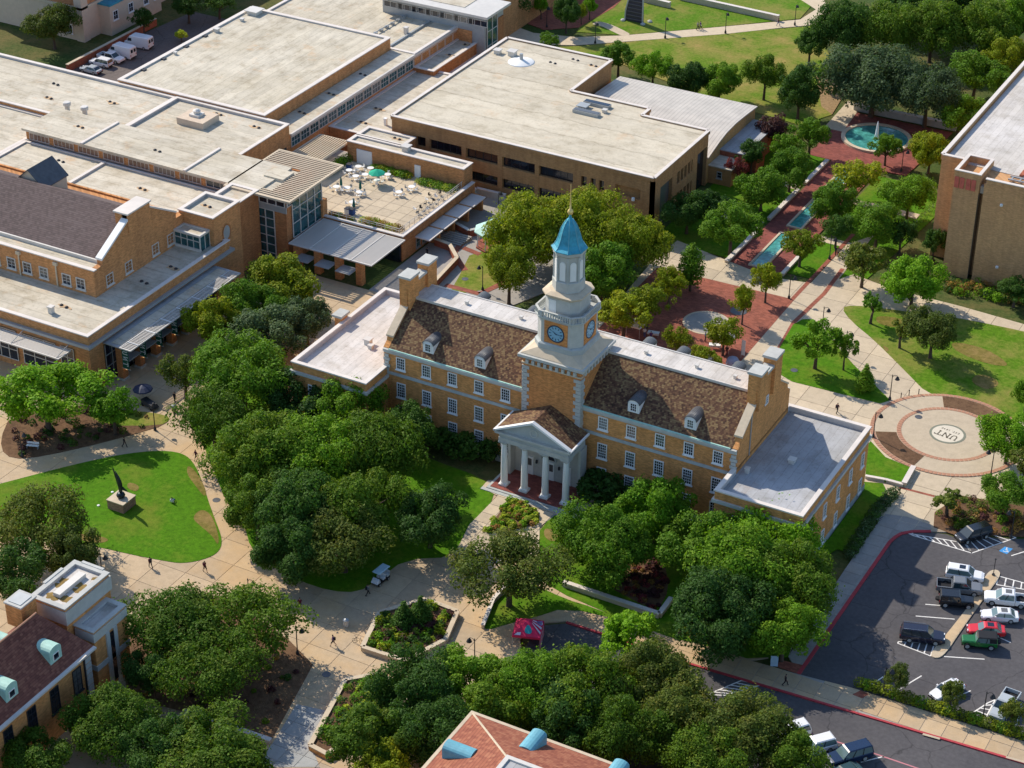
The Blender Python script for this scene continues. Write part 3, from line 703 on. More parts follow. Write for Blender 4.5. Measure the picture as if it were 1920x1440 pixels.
# ------------------------------------------------------------------ windows shared by all the buildings
WIN = {}
def win_kind(key, w, h, cols, rows, frame=WHITE, glass=GLASS, border=0.14, sill=True, arch=False, bar=0.05):
    f = MB(); p = MB()
    f.box(-w / 2, -0.10, -h / 2, -w / 2 + border, 0.02, h / 2); f.box(w / 2 - border, -0.10, -h / 2, w / 2, 0.02, h / 2)
    f.box(-w / 2 + border, -0.10, h / 2 - border, w / 2 - border, 0.02, h / 2); f.box(-w / 2 + border, -0.10, -h / 2, w / 2 - border, 0.02, -h / 2 + border)
    iw, ih = w - 2 * border, h - 2 * border
    for i in range(1, cols):
        x = -iw / 2 + iw * i / cols; f.box(x - bar / 2, -0.05, -ih / 2, x + bar / 2, 0.0, ih / 2)
    for i in range(1, rows):
        z = -ih / 2 + ih * i / rows; f.box(-iw / 2, -0.055, z - bar / 2, iw / 2, 0.0, z + bar / 2)
    if sill: f.box(-w / 2 - 0.12, -0.2, -h / 2 - 0.16, w / 2 + 0.12, 0.02, -h / 2)
    p.box(-iw / 2, -0.02, -ih / 2, iw / 2, 0.02, ih / 2)
    WIN[key] = (f.mesh('window', frame), p.mesh('pane', glass))
def win(parent, key, x, y, z, rz=0.0, name='window'):
    f, p = WIN[key]
    o = bpy.data.objects.new(name, f); col.objects.link(o); o.parent = parent
    if parent.type == 'EMPTY' and parent.get('fixed'): o.matrix_parent_inverse = Matrix.Translation(-parent.location)
    o.location = (x, y, z); o.rotation_euler = (0, 0, rz)
    place('pane', p, o)
    return o
EAST = math.pi / 2
win_kind('sash', 1.45, 2.0, 4, 4)
win_kind('sash_tall', 1.45, 2.4, 4, 5)
win_kind('wing', 1.1, 2.2, 2, 4)
win_kind('dormer', 1.05, 1.35, 3, 3, sill=False, border=0.12)

def drains(parent, spots, z):
    """pairs of dark roof drains"""
    me = MB().lathe(0, 0, [(0.30, 0), (0.30, 0.10), (0.17, 0.22), (0.02, 0.25)], 10).mesh('roof_drain', METAL_DARK)
    rs_ = MATS.get('rust_stain') or mat_plain('rust_stain', (0.52, 0.36, 0.21), 0.9, 0.3, 2)
    rg = random.Random(int(abs(spots[0][0] * 10)))
    for (x, y) in spots:
        for d in (-0.55, 0.55): place('roof_drain', me, parent, (x + d, y - d * 0.15, z))
        if rg.random() < 0.75:
            MB().prism([(x + rg.uniform(0.6, 1.9) * math.cos(k * .524), y + rg.uniform(0.25, 0.8) * math.sin(k * .524)) for k in range(12)], z - 0.05, z + 0.022).build('rust_stain', rs_, parent)

def vent(parent, x, y, z, w=0.8, h=0.7, mat=METAL_LIGHT):
    o = MB().box(x - w / 2, y - w / 2, z, x + w / 2, y + w / 2, z + h).build('roof_vent', mat, parent)
    MB().box(x - w * .65, y - w * .65, z + h, x + w * .65, y + w * .65, z + h + 0.15).build('vent_cap', mat, o)
    return o

# ------------------------------------------------------------------ the hall with the clock tower
H = thing('clock_tower_hall', 'golden brick hall with tiled roof, white portico and blue-domed clock tower', 'building', (0, 11, 0), None, True)
WF, WB, WX, EZ = 7.9, 25.3, 26.9, 13.0
MB().box(-WX, WF, 0, WX, WB, EZ).build('wall', BRICK_MAIN, H)
m = MB()
for x0, x1 in ((-WX - 0.08, -4.45), (4.45, WX + 0.08)):
    m.box(x0, WF - 0.14, 9.05, x1, WF + 0.05, 9.5)
m.build('string_course', STONE_WORN, H)
MB().box(-WX - 0.06, WF - 0.12, 0, WX + 0.06, WF + 0.05, 1.1).build('plinth', STONE_WORN, H)
m = MB()
for x0, x1 in ((-WX - 0.1, -4.45), (4.45, WX + 0.1)):
    m.box(x0, WF - 0.25, 12.5, x1, WF + 0.1, 12.85); m.box(x0, WF - 0.5, 12.85, x1, WF + 0.1, 13.2)
m.box(-WX - 0.1, WB - 0.1, 12.6, WX + 0.1, WB + 0.5, 13.2)
m.build('cornice', STONE, H)
m = MB()
for x0, x1 in ((-26.1, -4.45), (4.45, 26.1)): m.box(x0, WF - 0.42, 13.2, x1, WF - 0.22, 13.34)
m.build('gutter', COPPER_PALE, H)
# tiled slopes
RY0, RZ0, RY1, RZ1 = 7.55, 13.2, 14.7, 18.25
def slope(name, x0, x1, y0, z0, y1, z1, mat, parent, t=0.25):
    return MB().add([(x0, y0, z0), (x1, y0, z0), (x1, y1, z1), (x0, y1, z1), (x0, y0, z0 - t), (x1, y0, z0 - t), (x1, y1, z1 - t), (x0, y1, z1 - t)],
                    [(0, 1, 2, 3), (7, 6, 5, 4), (0, 4, 5, 1), (1, 5, 6, 2), (2, 6, 7, 3), (3, 7, 4, 0)]).build(name, mat, parent)
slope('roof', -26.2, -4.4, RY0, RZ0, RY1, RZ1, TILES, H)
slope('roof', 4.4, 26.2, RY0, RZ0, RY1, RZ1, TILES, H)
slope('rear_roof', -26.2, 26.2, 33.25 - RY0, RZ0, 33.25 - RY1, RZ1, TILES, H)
flat = MB().box(-26.3, 14.6, 17.9, 26.3, 18.65, 18.32).build('flat_roof', ROOF_WHITE, H)
m = MB(); m.box(-26.2, 14.42, 18.0, -4.4, 14.6, 18.42); m.box(4.4, 14.42, 18.0, 26.2, 14.6, 18.42); m.box(-26.2, 18.65, 18.0, 26.2, 18.85, 18.42)
m.build('roof_edge', METAL_LIGHT, flat)
for x in (-18.5, -9.8, 9.5, 17.0, 22.6): vent(H, x, 16.4, 18.32, 0.4, 0.35)
# ridge slabs: courses of tile lifted a little along the eave
# gable end walls with twin chimneys
def gable(sx):
    x0, x1 = (26.15, 27.1) if sx > 0 else (-27.1, -26.15)
    prof = [(WF - 0.1, 0.0), (WF - 0.1, 13.3), (8.7, 13.9), (8.9, 14.6), (12.7, 17.3), (12.9, 20.6), (20.35, 20.6), (20.55, 17.3), (24.35, 14.6), (24.55, 13.9), (WB + 0.1, 13.3), (WB + 0.1, 0.0)]
    g = MB(); n = len(prof)
    g.add([(x0, y, z) for y, z in prof] + [(x1, y, z) for y, z in prof], [tuple(range(n - 1, -1, -1)), tuple(range(n, 2 * n))] + [(i, (i + 1) % n, n + (i + 1) % n, n + i) for i in range(n)])
    g.build('gable_wall', BRICK_MAIN, H)
    for (ya, za), (yb, zb) in (((8.75, 14.5), (12.8, 17.3)), ((24.5, 14.5), (20.45, 17.3))):
        c = MB().add([(x0 - 0.12, ya, za), (x1 + 0.12, ya, za), (x1 + 0.12, yb, zb), (x0 - 0.12, yb, zb), (x0 - 0.12, ya, za + 0.28), (x1 + 0.12, ya, za + 0.28), (x1 + 0.12, yb, zb + 0.28), (x0 - 0.12, yb, zb + 0.28)],
              [(0, 3, 2, 1), (4, 5, 6, 7), (0, 1, 5, 4), (1, 2, 6, 5), (2, 3, 7, 6), (3, 0, 4, 7)])
        c.build('gable_coping', STONE_TAN, H)
    for ya, yb in ((12.9, 15.3), (17.9, 20.3)):
        ch = MB().box(x0 - 0.35, ya, 16.5, x1 + 0.45, yb, 21.8).build('chimney', BRICK_MAIN, H)
        MB().box(x0 - 0.5, ya - 0.15, 21.8, x1 + 0.6, yb + 0.15, 22.15).build('chimney_cap', STONE, ch)
    MB().box(x0 - 0.2, 15.3, 20.6, x1 + 0.3, 17.9, 21.0).build('chimney_bridge', STONE, H)
    xo = x1 + 0.05 if sx > 0 else x0 - 0.05
    win(H, 'dormer', xo, 16.6, 16.2, EAST * sx)
    if sx > 0: MB().box(xo - 0.02, 11.6, 10.3, xo + 0.1, 11.75, 16.8).build('downpipe', METAL_GREY, H)
gable(1); gable(-1)
# corner quoins of the main block
qm = MB().box(-0.5, -0.06, 0, 0.5, 0.2, 0.46).mesh('quoin', STONE); qs = MB().box(-0.34, -0.06, 0, 0.34, 0.2, 0.46).mesh('quoin', STONE)
for s_ in (-1, 1):
    for k in range(5): place('quoin', qm if k % 2 else qs, H, (s_ * (WX - 0.3), WF - 0.16, 9.6 + k * 0.56))
# windows of the front
XS = (7.5, 11.7, 15.95, 20.15, 24.35)
for s_ in (-1, 1):
    for x in XS:
        win(H, 'sash', s_ * x, WF - 0.02, 11.2); win(H, 'sash_tall', s_ * x, WF - 0.02, 6.8); win(H, 'sash_tall', s_ * x, WF - 0.02, 2.9)
        win(H, 'sash', s_ * x, WB + 0.02, 11.2, math.pi); win(H, 'sash_tall', s_ * x, WB + 0.02, 6.8, math.pi)
# dormers
def dormer(x, y, z, rz=0.0):
    d = bpy.data.objects.new('dormer', None)
    n = 10; w = 0.85
    body = MB(); prof = [(-w, -0.5), (w, -0.5), (w, 1.25)] + [(w * math.cos(math.pi * i / n), 1.25 + w * 0.72 * math.sin(math.pi * i / n)) for i in range(1, n)] + [(-w, 1.25)]
    k = len(prof)
    body.add([(a, 0, b) for a, b in prof] + [(a, 2.9, b) for a, b in prof], [tuple(range(k)), tuple(range(2 * k - 1, k - 1, -1))] + [(i, k + i, k + (i + 1) % k, (i + 1) % k) for i in range(k)])
    me = body.mesh('dormer', WHITE)
    o = bpy.data.objects.new('dormer', me); col.objects.link(o); o.parent = H; o.matrix_parent_inverse = Matrix.Translation(-H.location)
    o.location = (x, y, z); o.rotation_euler = (0, 0, rz)
    r = MB(); ro, ri = 1.08, 0.98
    arc = [(math.cos(math.pi * i / 12), math.sin(math.pi * i / 12)) for i in range(13)]
    for i in range(12):
        (c0, s0), (c1, s1) = arc[i], arc[i + 1]
        q = [(w * ro * c0, 1.25 + w * 0.78 * s0), (w * ro * c1, 1.25 + w * 0.78 * s1), (w * ri * c1, 1.24 + w * 0.70 * s1), (w * ri * c0, 1.24 + w * 0.70 * s0)]
        r.add([(a, -0.12, b) for a, b in q] + [(a, 3.4, b) for a, b in q], [(0, 3, 2, 1), (4, 5, 6, 7), (0, 1, 5, 4), (1, 2, 6, 5), (2, 3, 7, 6), (3, 0, 4, 7)])
    place('dormer_roof', r.mesh('dormer_roof', LEAD, True), o)
    f, p = WIN['dormer']
    place('window', f, o, (0, -0.02, 0.75)); place('pane', p, o, (0, -0.03, 0.75))
for x in (-20.2, -11.9, 11.6, 19.9): dormer(x, 8.5, 13.95)
for x in (-20.2, -11.9, 6.4, 11.6, 19.9): dormer(x, 33.2 - 8.5, 13.95, math.pi)

# flat-roofed wings
def wing(x0, x1, y0, y1, roofmat, side):
    w = MB().box(x0, y0, 0, x1, y1, 9.35).build('wing_wall', BRICK_MAIN, H)
    MB().frame(x0, y0, x1, y1, 9.35, 10.15, 0.4).build('parapet', BRICK_MAIN, w)
    MB().frame(x0 + 0.4, y0 + 0.4, x1 - 0.4, y1 - 0.4, 9.5, 10.16, 0.08).build('parapet_lining', LINING, w)
    MB().frame(x0 - 0.12, y0 - 0.12, x1 + 0.12, y1 + 0.12, 10.15, 10.34, 0.62).build('coping', COPING, w)
    MB().frame(x0 - 0.3, y0 - 0.3, x1 + 0.3, y1 + 0.3, 8.5, 8.95, 0.35).build('cornice', STONE, w)
    MB().box(x0 + 0.4, y0 + 0.4, 9.3, x1 - 0.4, y1 - 0.4, 9.5).build('wing_roof', roofmat, w)
    MB().frame(x0 - 0.08, y0 - 0.08, x1 + 0.08, y1 + 0.08, 0, 1.0, 0.2).build('plinth', STONE_WORN, w)
    for x in (x0 + 3.2, (x0 + x1) / 2, x1 - 3.2):
        for z in (6.2, 2.2): win(H, 'wing', x, y0 - 0.02, z); win(H, 'wing', x, y1 + 0.02, z, math.pi)
    return w
wl = wing(-39.0, -26.6, 2.2, 27.2, ROOF_WHITE, -1)
wr = wing(26.6, 38.7, 2.0, 26.3, ROOF_GREY, 1)
for y in (5.6, 10.4, 15.1, 19.7, 24.2):
    for z in (6.1, 1.9): win(H, 'wing', 38.72, y, z, EAST)
win(H, 'wing', -26.58, 5.3, 6.3, EAST)
vent(H, -32.9, 12.8, 9.5, 0.9, 0.8); vent(H, -31.9, 11.9, 9.5, 0.6, 0.5); vent(H, 32.4, 14.0, 9.5, 0.8, 0.5); vent(H, 28.2, 8.8, 9.5, 0.5, 0.7)
o = MB().box(-40.2, 15.2, 0, -39.05, 16.9, 10.9).build('chimney', BRICK_MAIN, H)
MB().box(-40.5, 14.9, 10.9, -38.8, 17.2, 11.25).build('chimney_cap', STONE, o)

# ------------------------------------------------------------------ portico
P_ = MB().box(-6.2, 1.3, 0.1, 6.2, 7.0, 0.42).build('portico_floor', PAVER_DARK, H)
m = MB(); m.frame(-6.6, 0.9, 6.6, 7.2, 0.05, 0.36, 0.5); m.box(-7.2, 0.3, 0.03, 7.2, 0.9, 0.26)
m.build('portico_step', STONE_WORN, H)
cs = MB().box(-0.62, -0.62, 0, 0.62, 0.62, 0.26)
cs.lathe(0, 0, [(0.60, 0.26), (0.60, 0.42), (0.50, 0.55), (0.50, 0.62), (0.475, 2.5), (0.44, 5.0), (0.385, 6.55), (0.44, 6.62), (0.40, 6.7)], 20)
colm = cs.mesh('column', WHITE, False)
cap = MB().lathe(0, 0, [(0.42, 6.7), (0.55, 6.9), (0.58, 7.02)], 20).box(-0.64, -0.64, 7.02, 0.64, 0.64, 7.2).mesh('capital', STONE)
for x in (-4.75, -1.6, 1.6, 4.75):
    c = place('column', colm, H, (x, 2.65, 0.42)); place('capital', cap, c)
for x in (-4.75, 4.75):
    MB().box(x - 0.45, 6.6, 0.42, x + 0.45, 7.0, 7.62).build('pilaster', STONE, H)
MB().box(-5.6, 5.2, 0.42, -5.2, 7.0, 7.62).build('portico_side_wall', STONE, H); MB().box(5.2, 5.2, 0.42, 5.6, 7.0, 7.62).build('portico_side_wall', STONE, H)
MB().box(-5.2, 6.72, 0.42, 5.2, 6.98, 7.62).build('portico_back_wall', STONE, H)
MB().box(-5.35, 2.05, 7.62, 5.35, 6.98, 8.3).build('architrave', STONE, H)
MB().box(-5.28, 2.12, 8.3, 5.28, 6.98, 9.05).build('frieze', STONE_WORN, H)
MB().box(-5.75, 1.65, 9.05, 5.75, 6.98, 9.35).build('portico_cornice', STONE, H)
MB().add([(-5.2, 2.2, 9.35), (5.2, 2.2, 9.35), (0, 2.2, 11.75), (-5.2, 2.6, 9.35), (5.2, 2.6, 9.35), (0, 2.6, 11.75)], [(0, 1, 2), (5, 4, 3), (0, 3, 4, 1), (1, 4, 5, 2), (2, 5, 3, 0)]).build('tympanum', STONE_WORN, H)
ring_ = MB()
for i in range(20):
    a, b = 2 * math.pi * i / 20, 2 * math.pi * (i + 1) / 20
    ring_.add([(0.62 * math.cos(t), yy, 10.35 + 0.62 * math.sin(t)) for t in (a, b) for yy in (2.1, 2.2)] + [(0.45 * math.cos(t), yy, 10.35 + 0.45 * math.sin(t)) for t in (a, b) for yy in (2.1, 2.2)],
              [(0, 2, 6, 4), (0, 1, 3, 2), (4, 6, 7, 5)])
ring_.build('round_emblem', STONE, H)
m = MB()
for s_ in (-1, 1):
    q = [(s_ * 5.85, 9.35), (s_ * 5.85, 9.62), (0, 12.4), (0, 12.05)]
    for y0, y1 in ((1.6, 2.2),):
        m.add([(a, y0, b) for a, b in q] + [(a, y1, b) for a, b in q], [(0, 1, 2, 3), (7, 6, 5, 4), (0, 4, 5, 1), (1, 5, 6, 2), (2, 6, 7, 3), (3, 7, 4, 0)])
m.build('raking_cornice', WHITE, H)
for s_ in (-1, 1):
    MB().add([(s_ * 5.75, 2.2, 9.55), (s_ * 5.75, 7.05, 9.55), (0, 7.05, 12.3), (0, 2.2, 12.3), (s_ * 5.75, 2.2, 9.35), (s_ * 5.75, 7.05, 9.35), (0, 7.05, 12.05), (0, 2.2, 12.05)],
             [(0, 1, 2, 3), (7, 6, 5, 4), (0, 4, 5, 1), (1, 5, 6, 2), (2, 6, 7, 3), (3, 7, 4, 0)]).build('portico_roof', TILES, H)
    MB().box(s_ * 5.95, 1.6, 9.36, s_ * 5.7, 7.05, 9.6).build('portico_gutter', WHITE, H)
# doors with an arched hood in the middle
for x, w in ((-2.9, 1.1), (0, 1.7), (2.9, 1.1)):
    d = MB().box(x - w / 2, 6.6, 0.42, x + w / 2, 6.72, 3.3).build('door', WHITE, H)
    for dx in ((-w / 4, w / 4) if w > 1.2 else (0,)):
        MB().box(x + dx - 0.28, 6.56, 1.9, x + dx + 0.28, 6.6, 3.0).build('door_pane', GLASS, d)
hood = MB()
for i in range(14):
    a, b = math.pi * i / 14, math.pi * (i + 1) / 14
    q = [(1.25 * math.cos(a), 3.6 + 1.25 * math.sin(a)), (1.25 * math.cos(b), 3.6 + 1.25 * math.sin(b)), (1.05 * math.cos(b), 3.6 + 1.05 * math.sin(b)), (1.05 * math.cos(a), 3.6 + 1.05 * math.sin(a))]
    hood.add([(u, 6.5, v) for u, v in q] + [(u, 6.72, v) for u, v in q], [(0, 1, 2, 3), (0, 4, 5, 1), (2, 6, 7, 3)])
hood.build('door_hood', STONE_WORN, H)
MB().add([(1.0 * math.cos(math.pi * i / 12), 6.69, 3.6 + 1.0 * math.sin(math.pi * i / 12)) for i in range(13)], [tuple(range(13))]).build('fanlight', GLASS, H)
for x in (-1.75, 1.75): MB().lathe(x, 6.4, [(0.05, 2.6), (0.16, 2.7), (0.16, 3.1), (0.03, 3.25)], 8).build('wall_lantern', METAL_DARK, H)

# ------------------------------------------------------------------ clock tower
TX, TY = 0.0, 11.4
MB().box(-4.4, 7.0, 0, 4.4, 15.8, 18.6).build('tower_wall', BRICK_TOWER, H)
m = MB()
m.frame(-4.55, 6.85, 4.55, 15.95, 17.75, 17.95, 0.3)
m.build('tower_band', STONE_TAN, H)
for k in range(9):
    x = -3.6 + k * 0.9
    MB().box(x - 0.2, 6.62, 17.95, x + 0.2, 7.0, 18.6).build('corbel', STONE, H)
    MB().box(4.4, 7.8 + k * 0.9 - 0.2, 17.95, 4.78, 7.8 + k * 0.9 + 0.2, 18.6).build('corbel', STONE, H)
# tower corner quoins
q1 = MB().box(-0.55, -0.09, 0, 0.55, 0.6, 0.50).mesh('quoin', STONE); q2 = MB().box(-0.38, -0.08, 0, 0.38, 0.42, 0.50).mesh('quoin', STONE)
for k in range(30):
    z = 0.4 + k * 0.57
    place('quoin', q1 if k % 2 else q2, H, (-3.93 - (0 if k % 2 else .17), 6.98, z))
    place('quoin', q1 if k % 2 else q2, H, (3.93 + (0 if k % 2 else .17), 6.98, z))
    o = place('quoin', q1 if k % 2 else q2, H, (4.42, 7.5 - (0 if k % 2 else .12), z), EAST)
def octa(h, c):
    """plan of a square with cut corners"""
    return [(TX - h + c, TY - h), (TX + h - c, TY - h), (TX + h, TY - h + c), (TX + h, TY + h - c), (TX + h - c, TY + h), (TX - h + c, TY + h), (TX - h, TY + h - c), (TX - h, TY - h + c)]
def stack(name, levels, mat, parent=H):
    """levels: half width, corner cut, z"""
    m_ = MB().loft([[(x, y, z) for x, y in octa(h, c)] for h, c, z in levels])
    return m_.build(name, mat, parent)
stack('tower_cornice', [(4.6, 0.02, 18.6), (4.95, 0.02, 18.85), (4.95, 0.02, 19.25), (4.7, 0.02, 19.3)], STONE)
stack('tower_skirt', [(4.7, 0.02, 19.28), (4.62, 0.1, 19.42), (3.55, 1.1, 20.35), (3.55, 1.1, 20.6)], STONE_TAN)
stack('clock_base', [(3.65, 1.15, 20.3), (3.65, 1.15, 21.0), (3.45, 1.12, 21.2)], STONE_WORN)
stack('clock_stage', [(3.35, 1.1, 21.1), (3.35, 1.1, 24.9)], STONE)
stack('clock_cornice', [(3.4, 1.1, 24.7), (3.72, 1.2, 24.95), (3.72, 1.2, 25.15)], STONE_WORN)
bal = MB().loft([[(x, y, z) for x, y in octa(h, c)] for h, c, z in ((3.66, 1.2, 25.85), (3.66, 1.2, 26.0), (3.42, 1.14, 26.0), (3.42, 1.14, 25.85), (3.66, 1.2, 25.85))], False).build('balustrade', STONE, H)
oc = octa(3.54, 1.17)
for i in range(8):
    a, b = oc[i], oc[(i + 1) % 8]
    L = math.hypot(b[0] - a[0], b[1] - a[1]); n = max(3, int(L / 0.34))
    for k in range(n):
        t = (k + 0.5) / n; x, y = a[0] + (b[0] - a[0]) * t, a[1] + (b[1] - a[1]) * t
        w = 0.17 if k in (0, n - 1) else 0.08
        MB().box(x - w, y - w, 25.12, x + w, y + w, 25.87).build('baluster', STONE, bal)
stack('upper_stage', [(2.55, 0.95, 25.1), (2.55, 0.95, 27.9)], STONE)
stack('upper_cornice', [(2.6, 0.95, 27.7), (2.95, 1.1, 28.0), (2.95, 1.1, 28.2), (2.2, 0.8, 28.5)], STONE_TAN)
MB().box(-1.5, 11.4 - 2.62, 25.4, -0.5, 11.4 - 2.5, 27.4).build('louvre_door', WHITE, H)
def octr(r): return [(TX + r * math.cos(RAD(22.5 + 45 * i)), TY + r * math.sin(RAD(22.5 + 45 * i))) for i in range(8)]
def ostack(name, lv, mat, parent=H):
    return MB().loft([[(x, y, z) for x, y in octr(r)] for r, z in lv]).build(name, mat, parent)
ostack('belfry_base', [(2.2, 28.3), (2.2, 29.9), (2.05, 30.0)], STONE)
belfry = ostack('belfry', [(1.92, 29.9), (1.92, 33.9)], STONE)
ostack('belfry_cornice', [(1.98, 33.6), (2.25, 33.9), (2.25, 34.35), (2.2, 34.4)], STONE)
for i in range(8):
    a = RAD(45 * i - 90); ap = 1.92 * math.cos(RAD(22.5)); nx, ny = math.cos(a), math.sin(a); tx_, ty_ = -ny, nx
    pts = [(-0.42, 30.15), (0.42, 30.15), (0.42, 32.5)] + [(0.42 * math.cos(math.pi * k / 8), 32.5 + 0.42 * math.sin(math.pi * k / 8)) for k in range(1, 8)] + [(-0.42, 32.5)]
    v = [(TX + nx * (ap + d) + tx_ * u, TY + ny * (ap + d) + ty_ * u, z) for d in (-0.05, 0.08) for u, z in pts]; n = len(pts)
    lo = MB().add(v, [tuple(range(n, 2 * n))] + [(k, (k + 1) % n, n + (k + 1) % n, n + k) for k in range(n)]).build('belfry_panel', WHITE, belfry)
    q = RAD(22.5 + 45 * i); px, py = TX + 1.97 * math.cos(q), TY + 1.97 * math.sin(q)
    MB().lathe(px, py, [(0.22, 29.9), (0.16, 30.1), (0.14, 33.4), (0.22, 33.65)], 8).build('belfry_pilaster', STONE_WORN, belfry)
dome = ostack('dome', [(2.42, 34.35), (2.44, 34.46), (2.05, 34.75), (1.78, 35.2), (1.55, 35.8), (1.35, 36.5), (1.12, 37.25), (0.80, 37.9), (0.46, 38.4), (0.2, 38.7), (0.12, 39.1)], COPPER)
for i in range(8):
    q = RAD(22.5 + 45 * i); pts = [(TX + r * math.cos(q), TY + r * math.sin(q), z) for r, z in ((2.42, 34.42), (2.05, 34.78), (1.78, 35.22), (1.55, 35.82), (1.35, 36.52), (1.12, 37.27), (0.80, 37.92), (0.46, 38.42))]
    MB().path(pts, 0.055, 5).build('dome_rib', COPPER_BLUE, dome)
MB().lathe(TX, TY, [(0.05, 39.05), (0.30, 39.2), (0.42, 39.5), (0.30, 39.8), (0.12, 39.95), (0.09, 41), (0.05, 43), (0.01, 43.6)], 12).build('finial', GOLD, H, True)
# clocks on the four faces
CLOCK_FACE = mat_plain('clock_face', (0.24, 0.44, 0.58), 0.4, 0.06); CLOCK_INK = mat_plain('clock_ink', (0.02, 0.05, 0.09), 0.5)
def clock(rz):
    base = TY - 3.35
    def place_mb(mb, name, mat, parent):
        c, s_ = math.cos(rz), math.sin(rz)
        mb.v = [(TX + x * c - (y - TY) * s_, TY + x * s_ + (y - TY) * c, z) for x, y, z in mb.v]
        return mb.build(name, mat, parent)
    pn = place_mb(MB().box(-1.75, base - 0.06, 21.25, 1.75, base + 0.1, 24.55), 'clock_panel', BRICK_TOWER, H)
    def dring(r0, r1, y0, n=32):
        mb = MB()
        for i in range(n):
            a, b = 2 * math.pi * i / n, 2 * math.pi * (i + 1) / n
            mb.add([(r0 * math.sin(a), y0, 22.9 + r0 * math.cos(a)), (r1 * math.sin(a), y0, 22.9 + r1 * math.cos(a)), (r1 * math.sin(b), y0, 22.9 + r1 * math.cos(b)), (r0 * math.sin(b), y0, 22.9 + r0 * math.cos(b))], [(0, 1, 2, 3)])
        return mb
    place_mb(dring(0.0, 1.2, base - 0.09), 'clock_dial', CLOCK_FACE, pn)
    place_mb(dring(1.12, 1.3, base - 0.11), 'clock_rim', CLOCK_INK, pn)
    tk = MB()
    for i in range(12):
        a = 2 * math.pi * i / 12
        for r0, r1, w in ((0.72, 1.02, 0.055),):
            dx, dz = math.sin(a), math.cos(a)
            tk.add([(dx * r0 - dz * w, base - 0.12, 22.9 + dz * r0 + dx * w), (dx * r1 - dz * w, base - 0.12, 22.9 + dz * r1 + dx * w), (dx * r1 + dz * w, base - 0.12, 22.9 + dz * r1 - dx * w), (dx * r0 + dz * w, base - 0.12, 22.9 + dz * r0 - dx * w)], [(0, 1, 2, 3)])
    place_mb(tk, 'hour_marks', CLOCK_INK, pn)
    for a, L, w, nm in ((RAD(98), 1.0, 0.05, 'minute_hand'), (RAD(307), 0.62, 0.075, 'hour_hand')):
        dx, dz = math.sin(a), math.cos(a)
        place_mb(MB().add([(-dx * 0.18 - dz * w, base - 0.14, 22.9 - dz * 0.18 + dx * w), (dx * L - dz * w * .4, base - 0.14, 22.9 + dz * L + dx * w * .4), (dx * L + dz * w * .4, base - 0.14, 22.9 + dz * L - dx * w * .4), (-dx * 0.18 + dz * w, base - 0.14, 22.9 - dz * 0.18 - dx * w)], [(0, 1, 2, 3)]), nm, CLOCK_INK, pn)
for k in range(4): clock(k * EAST)

# ------------------------------------------------------------------ the student union: many flat roofs, a gabled block, glass corner tower
U = thing('union_building', 'sprawling brick union building with cream flat roofs, grey gabled block and glass corner tower', 'building', (-90, 30, 0), None, True)
def block(x0, y0, x1, y1, z, wall, roofmat, parent=U, par=0.5, z0=0.0, t=0.45, cop=COPING, name='roof', lip=0.12):
    """brick mass with a sunken flat roof, parapet and coping"""
    w = MB().box(x0, y0, z0, x1, y1, z - par).build('wall', wall, parent)
    MB().frame(x0, y0, x1, y1, z - par, z - 0.14, t).build('parapet', wall, w)
    MB().frame(x0 - lip, y0 - lip, x1 + lip, y1 + lip, z - 0.14, z + 0.02, t + lip + 0.1).build('coping', cop, w)
    MB().frame(x0 + t, y0 + t, x1 - t, y1 - t, z - par + 0.1, z - 0.13, 0.06).build('parapet_lining', LINING, w)
    MB().box(x0 + t, y0 + t, z - par - 0.02, x1 - t, y1 - t, z - par + 0.1).build(name, roofmat, w)
    return w
# front low block
u1 = block(-125, -5.2, -69.7, 30, 9.3, BRICK_UNION, ROOF_CREAM, par=0.45)
MB().frame(-125.6, -5.8, -69.1, 30.6, 7.35, 7.75, 0.7).build('cornice', METAL_GREY, u1)
for x0, x1 in ((-110, -92), (-90, -83.5), (-82.3, -76), (-75, -72.6)):
    b = MB().box(x0, -5.34, 1.2, x1, -5.2, 6.3).build('window', GLASS, U)
    m = MB(); n = max(2, int((x1 - x0) / 1.6))
    for i in range(n + 1):
        x = x0 + (x1 - x0) * i / n; m.box(x - 0.06, -5.42, 1.2, x + 0.06, -5.34, 6.3)
    for z in (1.2, 2.9, 4.6, 6.24): m.box(x0, -5.41, z, x1, -5.35, z + 0.12)
    m.build('mullion_grid', METAL_LIGHT, b)
# entrance side: recessed glass, piers, louvred canopy, banners
en = MB().box(-69.72, -2.0, 0, -69.55, 26.5, 6.2).build('entrance_glazing', GLASS, U)
m = MB()
for i in range(20): m.box(-69.55, -2.0 + i * 1.5, 0, -69.45, -1.88 + i * 1.5, 6.2)
for z in (2.4, 4.3): m.box(-69.55, -2.0, z, -69.46, 26.5, z + 0.12)
m.build('mullion_grid', METAL_GREY, en)
PY = (-0.3, 3.8, 7.7, 11.6, 15.5, 19.4, 23.3)
for y in PY:
    p = MB().box(-68.5, y - 0.55, 0, -67.4, y + 0.55, 6.6).build('pier', BRICK_UNION_DARK, U)
    MB().box(-68.6, y - 0.65, 0, -67.3, y + 0.65, 0.5).build('pier_base', STONE, p)
    lb = MB().lathe(-67.15, y, [(0.04, 1.9), (0.17, 2.0), (0.2, 2.35), (0.05, 2.5)], 8).build('wall_lamp', mat_plain('lamp_warm', (0.8, 0.6, 0.3)) if 'lamp_warm' not in MATS else MATS['lamp_warm'], p)
MATS['lamp_warm'].node_tree.nodes['Principled BSDF'].inputs['Emission Color'].default_value = (1, 0.62, 0.25, 1)
MATS['lamp_warm'].node_tree.nodes['Principled BSDF'].inputs['Emission Strength'].default_value = 0.8
